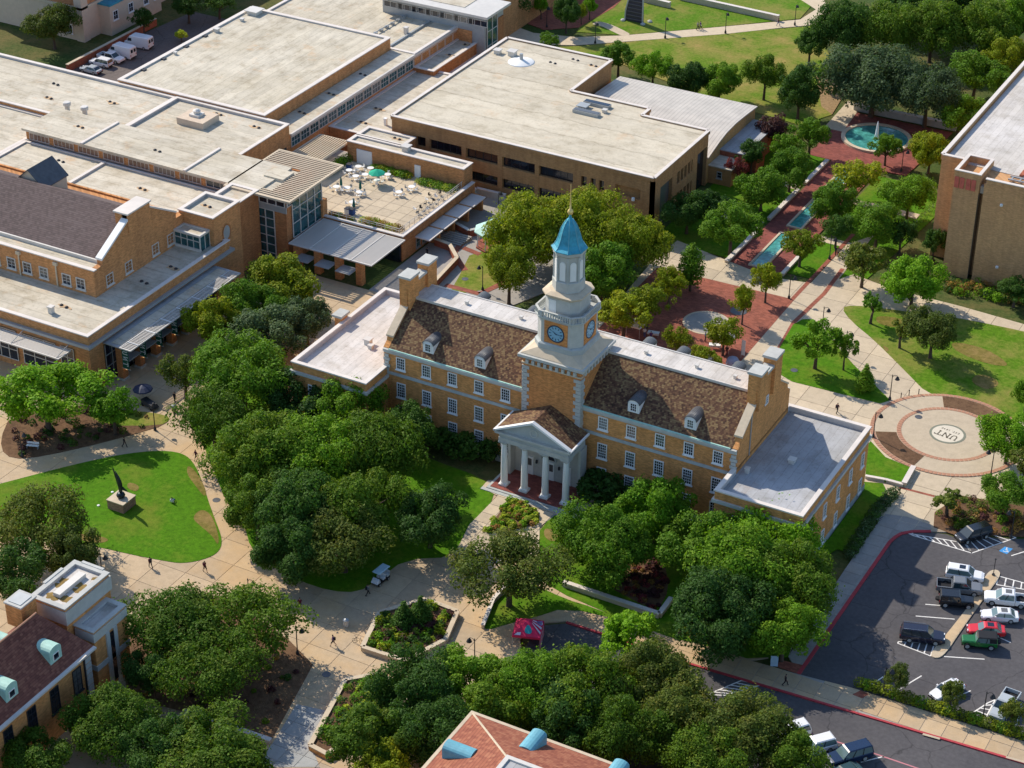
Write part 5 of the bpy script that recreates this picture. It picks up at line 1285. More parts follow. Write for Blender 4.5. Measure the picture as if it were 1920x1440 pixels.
# ------------------------------------------------------------------ tall sandy brick building at the right edge
Rb = thing('library_block', 'tall windowless sandy brick building cut by the right edge, white roof', 'building', (40, 110, 0), None, True)
MB().prism([(23.4, 97.6), (27.3, 97.6), (27.3, 92.4), (31.5, 92.4), (31.5, 94.2), (32.3, 94.2), (32.3, 92.2), (90, 92.2), (90, 160), (23.4, 160)], 0, 17.4).build('wall', BRICK_RIGHT, Rb)
MB().prism([(23.9, 98.1), (89.5, 94.6), (89.5, 159.5), (23.9, 159.5)], 17.3, 17.5).build('roof', ROOF_WHITE, Rb)
m = MB(); strip(m, [(23.4, 160), (23.4, 97.9), (27.4, 97.9)], 0.5, 17.3, 18.2); strip(m, [(32.6, 92.5), (90, 92.5)], 0.5, 17.3, 18.2)
m.build('parapet', BRICK_RIGHT, Rb)
m = MB(); strip(m, [(23.4, 160), (23.4, 97.9), (27.3, 97.9)], 0.66, 18.2, 18.34); strip(m, [(32.4, 92.5), (90, 92.5)], 0.66, 18.2, 18.34)
m.build('coping', COPING, Rb)
MB().frame(27.25, 92.35, 31.55, 99.2, 17.4, 18.6, 0.45).build('stair_parapet', BRICK_RIGHT, Rb)
MB().frame(27.2, 92.3, 31.6, 99.25, 18.6, 18.72, 0.55).build('coping', COPING, Rb)
MB().box(31.5, 94.25, 0, 32.3, 94.3, 15.2).build('window_slot', GLASS_BLACK, Rb)
MB().box(31.48, 92.45, 0, 31.55, 94.24, 15.2).build('window_slot', GLASS_BLACK, Rb)  # black sheet over the brick recess side, added so the slot reads black
MB().box(31.5, 93.2, 15.2, 32.3, 94.4, 16.4).build('slot_head', METAL_LIGHT, Rb)
SIGN_RED = mat_plain('faded_red_panel', (0.55, 0.13, 0.09), 0.8, 0.25)
for x in (27.45, 28.3, 29.35, 30.2): MB().box(x, 92.25, 15.7, x + 0.7, 92.4, 17.6).build('red_panel', SIGN_RED, Rb)
for x, z in ((35.5, 14.3), (36.2, 3.4)): MB().lathe(x, 92.0, [(0.05, z), (0.25, z + 0.1), (0.25, z + 0.4), (0.05, z + 0.5)], 8).build('floodlight', WHITE, Rb)
MB().box(41.5, 91.9, 0, 42.1, 92.2, 17.4).build('buttress', BRICK_RIGHT, Rb)
m = MB(); m.box(35.2, 95.0, 17.6, 45, 95.25, 17.85); m.box(35.2, 96.2, 17.6, 45, 96.45, 17.85)
for k in range(8): m.box(35.6 + k * 1.3, 94.9, 17.6, 35.8 + k * 1.3, 96.5, 17.8)
m.build('roof_ladder', METAL_GREY, Rb)
MB().box(36.3, 97.5, 17.5, 36.9, 101.5, 17.75).build('roof_debris', BRICK_RED, Rb)

# ------------------------------------------------------------------ hall at the lower left: brown tiled roof, pale green dormers
L_ = thing('left_hall', 'brick hall at lower left with dark red tiled roof and pale green dormers', 'building', (-29, -75, 0), None, True)
MB().box(-33.6, -120, 0, -24.4, -61.6, 8.6).build('wall', BRICK_MAIN, L_)
MB().box(-34.0, -120, 8.3, -24.0, -61.4, 8.75).build('cornice', STONE, L_)
for s_, x in ((1, -23.7), (-1, -34.3)):
    xr = -29.0
    MB().add([(x, -120, 8.8), (x, -61.3, 8.8), (xr, -64.6, 13.9), (xr, -120, 13.9), (x, -120, 8.6), (x, -61.3, 8.6), (xr, -64.6, 13.65), (xr, -120, 13.65)],
             [(0, 1, 2, 3), (7, 6, 5, 4), (0, 4, 5, 1), (1, 5, 6, 2), (2, 6, 7, 3), (3, 7, 4, 0)]).build('roof', TILES_BROWN, L_)
MB().add([(-23.7, -61.3, 8.8), (-34.3, -61.3, 8.8), (-29, -64.6, 13.9), (-23.7, -61.3, 8.6), (-34.3, -61.3, 8.6), (-29, -64.6, 13.65)], [(0, 1, 2), (5, 4, 3), (0, 3, 4, 1), (1, 4, 5, 2), (2, 5, 3, 0)]).build('hip_end', TILES_BROWN, L_)
MB().box(-24.0, -120, 8.7, -23.4, -61.4, 8.95).build('gutter', METAL_LIGHT, L_)
MB().tube((-29, -120, 13.95), (-29, -64.6, 13.95), 0.14).build('ridge_cap', TERRACOTTA, L_)
def lead_dormer(x, y, z, rz, parent, mat, L=3.2, w=0.75, h=1.5, glass=True, name='dormer'):
    """vaulted sheet-metal dormer: local +y runs back into the roof, front at origin"""
    n = 8; prof = [(-w, -0.6), (w, -0.6), (w, h * .55)] + [(w * math.cos(math.pi * i / n), h * .55 + w * .6 * math.sin(math.pi * i / n)) for i in range(1, n)] + [(-w, h * .55)]
    k = len(prof); mb = MB()
    mb.add([(a, 0, b) for a, b in prof] + [(a, L, b) for a, b in prof], [tuple(range(k)), tuple(range(2 * k - 1, k - 1, -1))] + [(i, k + i, k + (i + 1) % k, (i + 1) % k) for i in range(k)])
    o = place(name, mb.mesh(name, mat), parent)
    o.location = (x, y, z); o.rotation_euler = (0, 0, rz)
    if glass:
        place('window', MB().box(-0.5, -0.06, -0.1, 0.5, 0.0, 0.85).mesh('window', WHITE), o)
        place('pane', MB().box(-0.4, -0.09, 0.0, 0.4, -0.06, 0.75).mesh('pane', GLASS), o)
    return o
for y in (-66.6, -74.2, -81.8): lead_dormer(-24.9, y, 10.3, EAST, L_, COPPER_PALE, L=4.6, w=1.0, h=2.2)
for y in (-68.0, -73.0): lead_dormer(-32.6, y, 10.9, -EAST, L_, COPPER_PALE)
win_kind('hall', 1.5, 3.4, 2, 4, frame=METAL_DARK, glass=GLASS_BLACK, border=0.08)
for y in (-64.2, -68.2, -72.2, -76.2, -80.2):
    win(L_, 'hall', -24.38, y, 5.6, EAST)
MB().tube((-24.3, -62.8, 1), (-24.3, -62.8, 7.6), 0.12).build('downpipe', METAL_DARK, L_)
for k in range(9): place('quoin', MB().box(-0.5, -0.5, 0, 0.5, 0.5, 0.7).mesh('quoin', STONE), L_, (-24.85, -62.05, 1.0 + k * 0.82))
ax = block(-32.6, -61.5, -27.5, -53.4, 13.0, BRICK_MAIN, ROOF_WHITE, parent=L_, par=0.5, cop=STONE)
MB().box(-33.0, -58.8, 8.0, -32.6, -55.4, 13.1).build('pilaster', STONE, L_); MB().box(-31.6, -53.4, 0, -28.4, -53.0, 13.1).build('pilaster', STONE, L_)
MB().frame(-32.75, -61.6, -27.35, -53.2, 10.6, 12.5, 0.3).build('stone_attic', STONE, L_)
MB().box(-30.6, -59.8, 12.6, -29.6, -55.0, 13.15).build('skylight', METAL_LIGHT, L_)
STAIN = mat_plain('moss_stain', (0.24, 0.16, 0.05), 0.95, 0.4, 2)
random.seed(4)
for i in range(16):
    x, y = random.uniform(-32, -28.2), random.uniform(-60.5, -54.4)
    MB().prism([(x + random.uniform(.25, .8) * math.cos(t * .785), y + random.uniform(.25, .8) * math.sin(t * .785)) for t in range(8)], 12.55, 12.605 + i * 0.001).build('moss_patch', STAIN, L_)
ax2 = block(-27.4, -60.4, -24.6, -54.4, 10.0, BRICK_MAIN, ROOF_WHITE, parent=L_, par=0.5, cop=STONE)
MB().frame(-27.3, -60.5, -24.5, -54.3, 8.4, 9.6, 0.3).build('stone_attic', STONE, L_)
MB().box(-24.65, -58.4, 0, -24.4, -57.8, 8.4).build('pilaster', STONE, L_); MB().box(-24.65, -57.0, 0, -24.4, -56.4, 8.4).build('pilaster', STONE, L_)
MB().box(-24.6, -57.75, 1, -24.45, -57.05, 8.0).build('window_slot', GLASS_BLACK, L_)
MB().frame(-27.4, -60.5, -24.45, -54.3, 4.2, 4.9, 0.3).build('string_course', STONE, L_)
ck = MB().box(-33.3, -65.0, 11, -30.9, -62.4, 14.0).build('chimney', BRICK_MAIN, L_)
MB().box(-33.4, -65.1, 14.0, -30.8, -62.3, 14.2).build('chimney_cap', STONE, ck)
MB().box(-33.0, -64.7, 14.2, -31.2, -62.7, 14.28).build('chimney_lid', METAL_GREY, ck)

# ------------------------------------------------------------------ hipped roof at the bottom edge
B_ = thing('red_roof_hall', 'hall at the bottom edge with red tiled hip roof and turquoise dormers', 'building', (36, -60, 0), None, True)
bx0, by1 = 20.6, -50.3
MB().box(bx0 + 0.6, -95, 0, 60, by1 - 0.6, 8.8).build('wall', BRICK_MAIN, B_)
hip = (29.8, -58.9)
def face3(name, pts, t=0.25, mat=TILES_RED):
    n = len(pts); return MB().add(pts + [(x, y, z - t) for x, y, z in pts], [tuple(range(n)), tuple(range(2 * n - 1, n - 1, -1))] + [(i, n + i, n + (i + 1) % n, (i + 1) % n) for i in range(n)]).build(name, mat, B_)
face3('roof', [(bx0, -95, 9), (bx0, by1, 9)[:3], (hip[0], hip[1], 13), (hip[0], -95, 13)][::-1])
face3('roof', [(bx0, by1, 9), (60, by1, 9), (60, hip[1], 13), (hip[0], hip[1], 13)][::-1])
MB().tube((bx0, by1, 9.02), (hip[0], hip[1], 13.02), 0.13).build('hip_cap', STONE_TAN, B_)
m = MB(); m.box(bx0 - 0.35, -95, 8.75, bx0 + 0.05, by1 + 0.35, 9.05); m.box(bx0 + 0.05, by1 - 0.05, 8.75, 60, by1 + 0.35, 9.05); m.build('gutter', STONE_TAN, B_)
MB().frame(hip[0] - 0.2, -95, 60, hip[1] + 0.2, 12.9, 13.3, 0.5).build('roof_edge', METAL_LIGHT, B_)
MB().box(hip[0] + 0.3, -94.5, 12.8, 59.5, hip[1] - 0.3, 13.1).build('flat_roof', ROOF_GREY, B_)
lead_dormer(21.7, -58.0, 9.8, -EAST, B_, COPPER_BLUE, L=3.5, w=0.9, h=1.7)
for x in (29.6, 39.6): lead_dormer(x, by1 - 1.0, 9.8, math.pi, B_, COPPER_BLUE, L=3.4, w=0.9, h=1.7)

# ------------------------------------------------------------------ dormitory far upper left
D_ = thing('dormitory', 'tan and orange brick dormitory cut by the top left edge', 'building', (-165, 120, 0), None, True)
MB().box(-185, 101.5, 0, -157, 170, 7.0).build('wall', CREAM, D_)
MB().box(-185, 101.6, 7.0, -157.1, 169.9, 15).build('upper_wall', BRICK_DORM, D_)
MB().frame(-185.3, 101.2, -156.7, 170.3, 6.8, 7.3, 0.6).build('string_course', STONE_TAN, D_)
MB().box(-158.6, 101.2, 0, -156.7, 103.2, 15).build('corner_pier', CREAM, D_)
MB().box(-157, 106.5, 6.4, -153.8, 124, 6.8).build('porch_roof', COPPER, D_)
MB().box(-157, 106.8, 0, -154.2, 123.5, 6.4).build('porch_wall', CREAM, D_)
win_kind('dorm', 1.6, 2.0, 2, 2)
for y in (108.5, 113.5, 118.5, 122): win(D_, 'dorm', -154.18, y, 4.0, EAST)
for z in (9.5, 12.8):
    for k in range(9): win(D_, 'dorm', -157.08, 106 + k * 5.2, z, EAST)
    for x in (-180, -174.5, -169, -163.5): win(D_, 'dorm', x, 101.58, z)
for z in (2.2, 5.0):
    for x in (-160.5,): win(D_, 'dorm', x, 101.48, z)
MB().box(-186, 100.5, 15, -156, 171, 15.4).build('roof', TILES_BROWN, D_)

# ------------------------------------------------------------------ garden court between the union and the hall
court = sheet('court_lawn', [(-38.98, 45.77), (-35.41, 49.84), (-32.62, 54.53), (-41.49, 62.32), (-42.85, 59.36), (-40.65, 52.05)], -0.05, 0.09, GRASS_DRY)
sheet('court_paving', [(-51, 40), (-51, 82), (-19.5, 82), (-24, 60), (-30, 44)], -0.1, 0.06, CONC_GREY)
for pts in ([(-45.49, 58.29), (-46.69, 66.05), (-45.52, 68.54)], [(-45.20, 61.31), (-41.50, 60.56)], [(-45.00, 58.13), (-40.85, 54.47)], [(-41.15, 48.64), (-34.80, 48.76), (-33.99, 51.68), (-33.06, 55.33)]):
    stripe(pts, 1.1, PAVER_RED, court, 0.10, 'brick_path')
low_wall('court_wall', 'angled tan-capped red brick wall in the garden court', [(-42.19, 47.01), (-43.20, 55.91), (-46.65, 59.38), (-49.70, 59.85)], 0.5, 1.2, BRICK_RED, STONE_TAN)
low_wall('court_wall', 'pale-capped red brick wall round the sunken court planter', [(-49.64, 66.64), (-46.30, 65.37), (-45.13, 66.94)], 0.5, 1.2, BRICK_RED, STONE)
low_wall('terrace_path_wall', 'stepped pale wall around the grey forecourt beside the auditorium', [(-53.17, 78.26), (-53.26, 79.91), (-47.48, 80.07)], 0.5, 1.3, STONE)
for i, y in enumerate((0, 0.45, 0.9, 1.35, 1.8, 2.25)):
    x0, y0 = (-48.24, 62.46)
    MB().box(x0 - 2.5 + i * 0.25, y0 - 1 + i * 0.5, 0.0, x0 + 2.5 + i * 0.1, y0 - 0.55 + i * 0.5, 0.25 + i * 0.1).build('step', CONC_GREY, court)

# ------------------------------------------------------------------ trees and planting
LEAF = {
    'oak': mat_leaf('leaf_oak', (0.091, 0.176, 0.013), (0.207, 0.213, 0.022), 0.45),
    'dark': mat_leaf('leaf_dark', (0.047, 0.114, 0.018), (0.098, 0.149, 0.024), 0.3),
    'mid': mat_leaf('leaf_mid', (0.107, 0.227, 0.013), (0.218, 0.276, 0.022), 0.4),
    'bright': mat_leaf('leaf_bright', (0.138, 0.299, 0.011), (0.299, 0.391, 0.027), 0.4),
    'yellow': mat_leaf('leaf_yellow', (0.196, 0.259, 0.011), (0.494, 0.391, 0.024), 0.42),
    'olive': mat_leaf('leaf_olive', (0.105, 0.150, 0.022), (0.250, 0.215, 0.040), 0.6),
    'blue': mat_leaf('leaf_blue', (0.068, 0.117, 0.055), (0.127, 0.161, 0.063), 0.35),
    'red': mat_leaf('leaf_red', (0.253, 0.047, 0.055), (0.082, 0.116, 0.049), 0.6),
    'plum': mat_leaf('leaf_plum', (0.087, 0.034, 0.041), (0.166, 0.082, 0.049), 0.5),
    'lime': mat_leaf('leaf_lime', (0.316, 0.412, 0.032), (0.562, 0.496, 0.049), 0.6),
    'rust': mat_leaf('leaf_rust', (0.348, 0.190, 0.055), (0.330, 0.330, 0.049), 0.6),
}

def leaf_mesh(name, centers, radii, n, size, rng, flat=0.35, squash=1.0, stray=0.0):
    """many small leaf sprays spread over and just inside a set of clumps"""
    centers, radii = np.array(centers, float), np.array(radii, float)
    w = radii ** 2; idx = rng.choice(len(radii), n, p=w / w.sum())
    d = rng.normal(size=(n, 3)); d[:, 2] += 0.35; d /= np.linalg.norm(d, axis=1)[:, None]
    rr = radii[idx] * (0.66 + 0.42 * rng.random(n) ** 0.6) * (1 + 0.45 * rng.random(n) * (rng.random(n) < stray))
    p = centers[idx] + d * rr[:, None] * np.array([1, 1, squash])
    nrm = d * 0.85 + rng.normal(size=(n, 3)) * 0.5 + np.array([0, 0, flat]); nrm /= np.linalg.norm(nrm, axis=1)[:, None]
    a = np.cross(nrm, rng.normal(size=(n, 3))); a /= np.linalg.norm(a, axis=1)[:, None]
    b = np.cross(nrm, a)
    s = size * (0.55 + 0.9 * rng.random(n))[:, None]; t = s * (0.45 + 0.35 * rng.random(n))[:, None]
    v = np.stack([p - a * s, p - b * t - nrm * s * 0.12, p + a * s, p + b * t - nrm * s * 0.12], 1).reshape(-1, 3)
    me = bpy.data.meshes.new(name)
    me.vertices.add(4 * n); me.vertices.foreach_set('co', v.astype(np.float32).ravel())
    me.loops.add(4 * n); me.loops.foreach_set('vertex_index', np.arange(4 * n, dtype=np.int32))
    me.polygons.add(n); me.polygons.foreach_set('loop_start', np.arange(0, 4 * n, 4, dtype=np.int32))
    me.materials.append(LEAF['oak']); me.update(calc_edges=True); me.validate()
    return me

def tree_proto(seed, r, h, shape, n, leaf, base=0.26):
    """returns crown mesh and trunk mesh of a tree with crown radius r and height h"""
    rng = np.random.default_rng(seed); cs, rs = [], []
    z0 = h * base; zc = (h + z0) / 2; hz = (h - z0) / 2
    tr = MB()
    ph = rng.uniform(0, 6.28, 3)
    k = {'oak': 70, 'round': 46, 'column': 22, 'open': 24, 'cone': 24}[shape]
    for i in range(k):
        if shape == 'column' or shape == 'cone':
            t = (i + 0.5) / k; z = z0 + (h - z0) * t * 0.95
            rad = r * (math.sin(math.pi * min(1, 0.25 + t * 0.75)) ** 0.7 if shape == 'column' else (1.02 - t) ** 0.8)
            a = i * 2.4; c = (rad * 0.45 * math.cos(a), rad * 0.45 * math.sin(a), z); q = max(0.3, rad * 0.62)
        else:
            while True:
                u = rng.uniform(-1, 1, 3); L = np.linalg.norm(u)
                if 0.55 < L < 1.0 and u[2] > -0.75: break
            az = math.atan2(u[1], u[0]); lob = 1.0 + 0.16 * math.sin(2 * az + ph[0]) + 0.12 * math.sin(3 * az + ph[1]) + 0.08 * math.sin(5 * az + ph[2])
            q = r * (rng.uniform(0.13, 0.29) if shape != 'open' else rng.uniform(0.13, 0.24))
            flatten = 1.0 if u[2] > 0 else 0.8
            e_ = 1.12 if rng.random() < 0.25 else 1.0
            c = (u[0] * (r - q * 0.5) * lob * e_, u[1] * (r - q * 0.5) * lob * e_, zc + u[2] * (hz - q * 0.5) * flatten)
        cs.append(c); rs.append(q)
    if shape not in ('column', 'cone'): cs.append((0, 0, zc)); rs.append(min(r, hz) * 0.45)
    crown = leaf_mesh('crown', cs, rs, n, leaf, rng, 0.35, 1.0, 0.14)
    # trunk with a slight lean, forking limbs
    tb = 0.045 * r + 0.10
    top = Vector((rng.uniform(-.2, .2), rng.uniform(-.2, .2), z0 + hz * 0.5))
    fork = Vector((0.3 * top.x, 0.3 * top.y, z0 * 0.95))
    tr.tube((0, 0, -0.2), (0, 0, 0.25), tb * 1.5, tb * 1.05, 8); tr.tube((0, 0, 0.25), fork, tb * 1.05, tb * 0.8, 8); tr.tube(fork, top, tb * 0.8, tb * 0.35, 7)
    order = sorted(range(len(cs)), key=lambda j: -rs[j])[:11]
    for j in order:
        s0 = fork.lerp(top, rng.uniform(0.0, 0.7)); e = Vector(cs[j]); mid = s0.lerp(e, 0.5) + Vector((0, 0, 0.12 * (e - s0).length))
        tr.tube(s0, mid, tb * 0.42, tb * 0.26, 5); tr.tube(mid, e, tb * 0.26, tb * 0.07, 5)
    return crown, tr.mesh('trunk', BARK)

PROTO = {}
spec = {'big': (7.5, 10.5, 'oak', 36000, 0.185), 'med': (5.0, 9.0, 'round', 20000, 0.16), 'small': (2.9, 6.2, 'round', 7500, 0.135),
        'airy': (6.5, 9.0, 'oak', 18000, 0.17), 'open': (3.6, 8.2, 'open', 4600, 0.18), 'column': (1.9, 8.5, 'column', 5600, 0.16), 'cone': (1.7, 5.2, 'cone', 4200, 0.14), 'bush': (1.6, 2.0, 'round', 2600, 0.12), 'sapling': (1.3, 4.2, 'open', 1100, 0.13)}
for key, (r, h, shp, n, lf) in spec.items():
    nv = 6 if key == 'big' else 5 if key == 'med' else 4 if key == 'small' else 3
    PROTO[key] = [(r, h) + tree_proto(100 + 17 * i + len(key) * 7 + ord(key[0]), r, h, shp, int(n * (1.0, 0.78, 0.92, 0.7, 1.0, 0.82)[i]), lf, 0.05 if key == 'bush' else 0.36 if key == 'airy' else 0.30 if key in ('open', 'sapling', 'small') else (0.16, 0.24, 0.20, 0.28, 0.14, 0.22)[i]) for i in range(nv)]

TREE_N = [0]
def tree(x, y, r, h, key, leaf, label, name=None, group=None, cat='tree', z=0.0):
    TREE_N[0] += 1; i = TREE_N[0]
    pr_, ph, crown, trunk = PROTO[key][i % len(PROTO[key])]
    t = thing(name or {'cone': 'evergreen', 'bush': 'shrub', 'sapling': 'sapling', 'column': 'columnar_tree'}.get(key, 'tree'), label, cat, (x, y, z), group)
    t.rotation_euler = (0, 0, (i * 2.399) % 6.283)
    r *= 0.97
    t.scale = (r / pr_, r / pr_ * (0.94 + 0.12 * ((i * 37) % 10) / 10), h / ph)
    c = place('crown', crown, t); place('trunk', trunk, t)
    c.material_slots[0].link = 'OBJECT'; c.material_slots[0].material = LEAF[leaf]
    return t

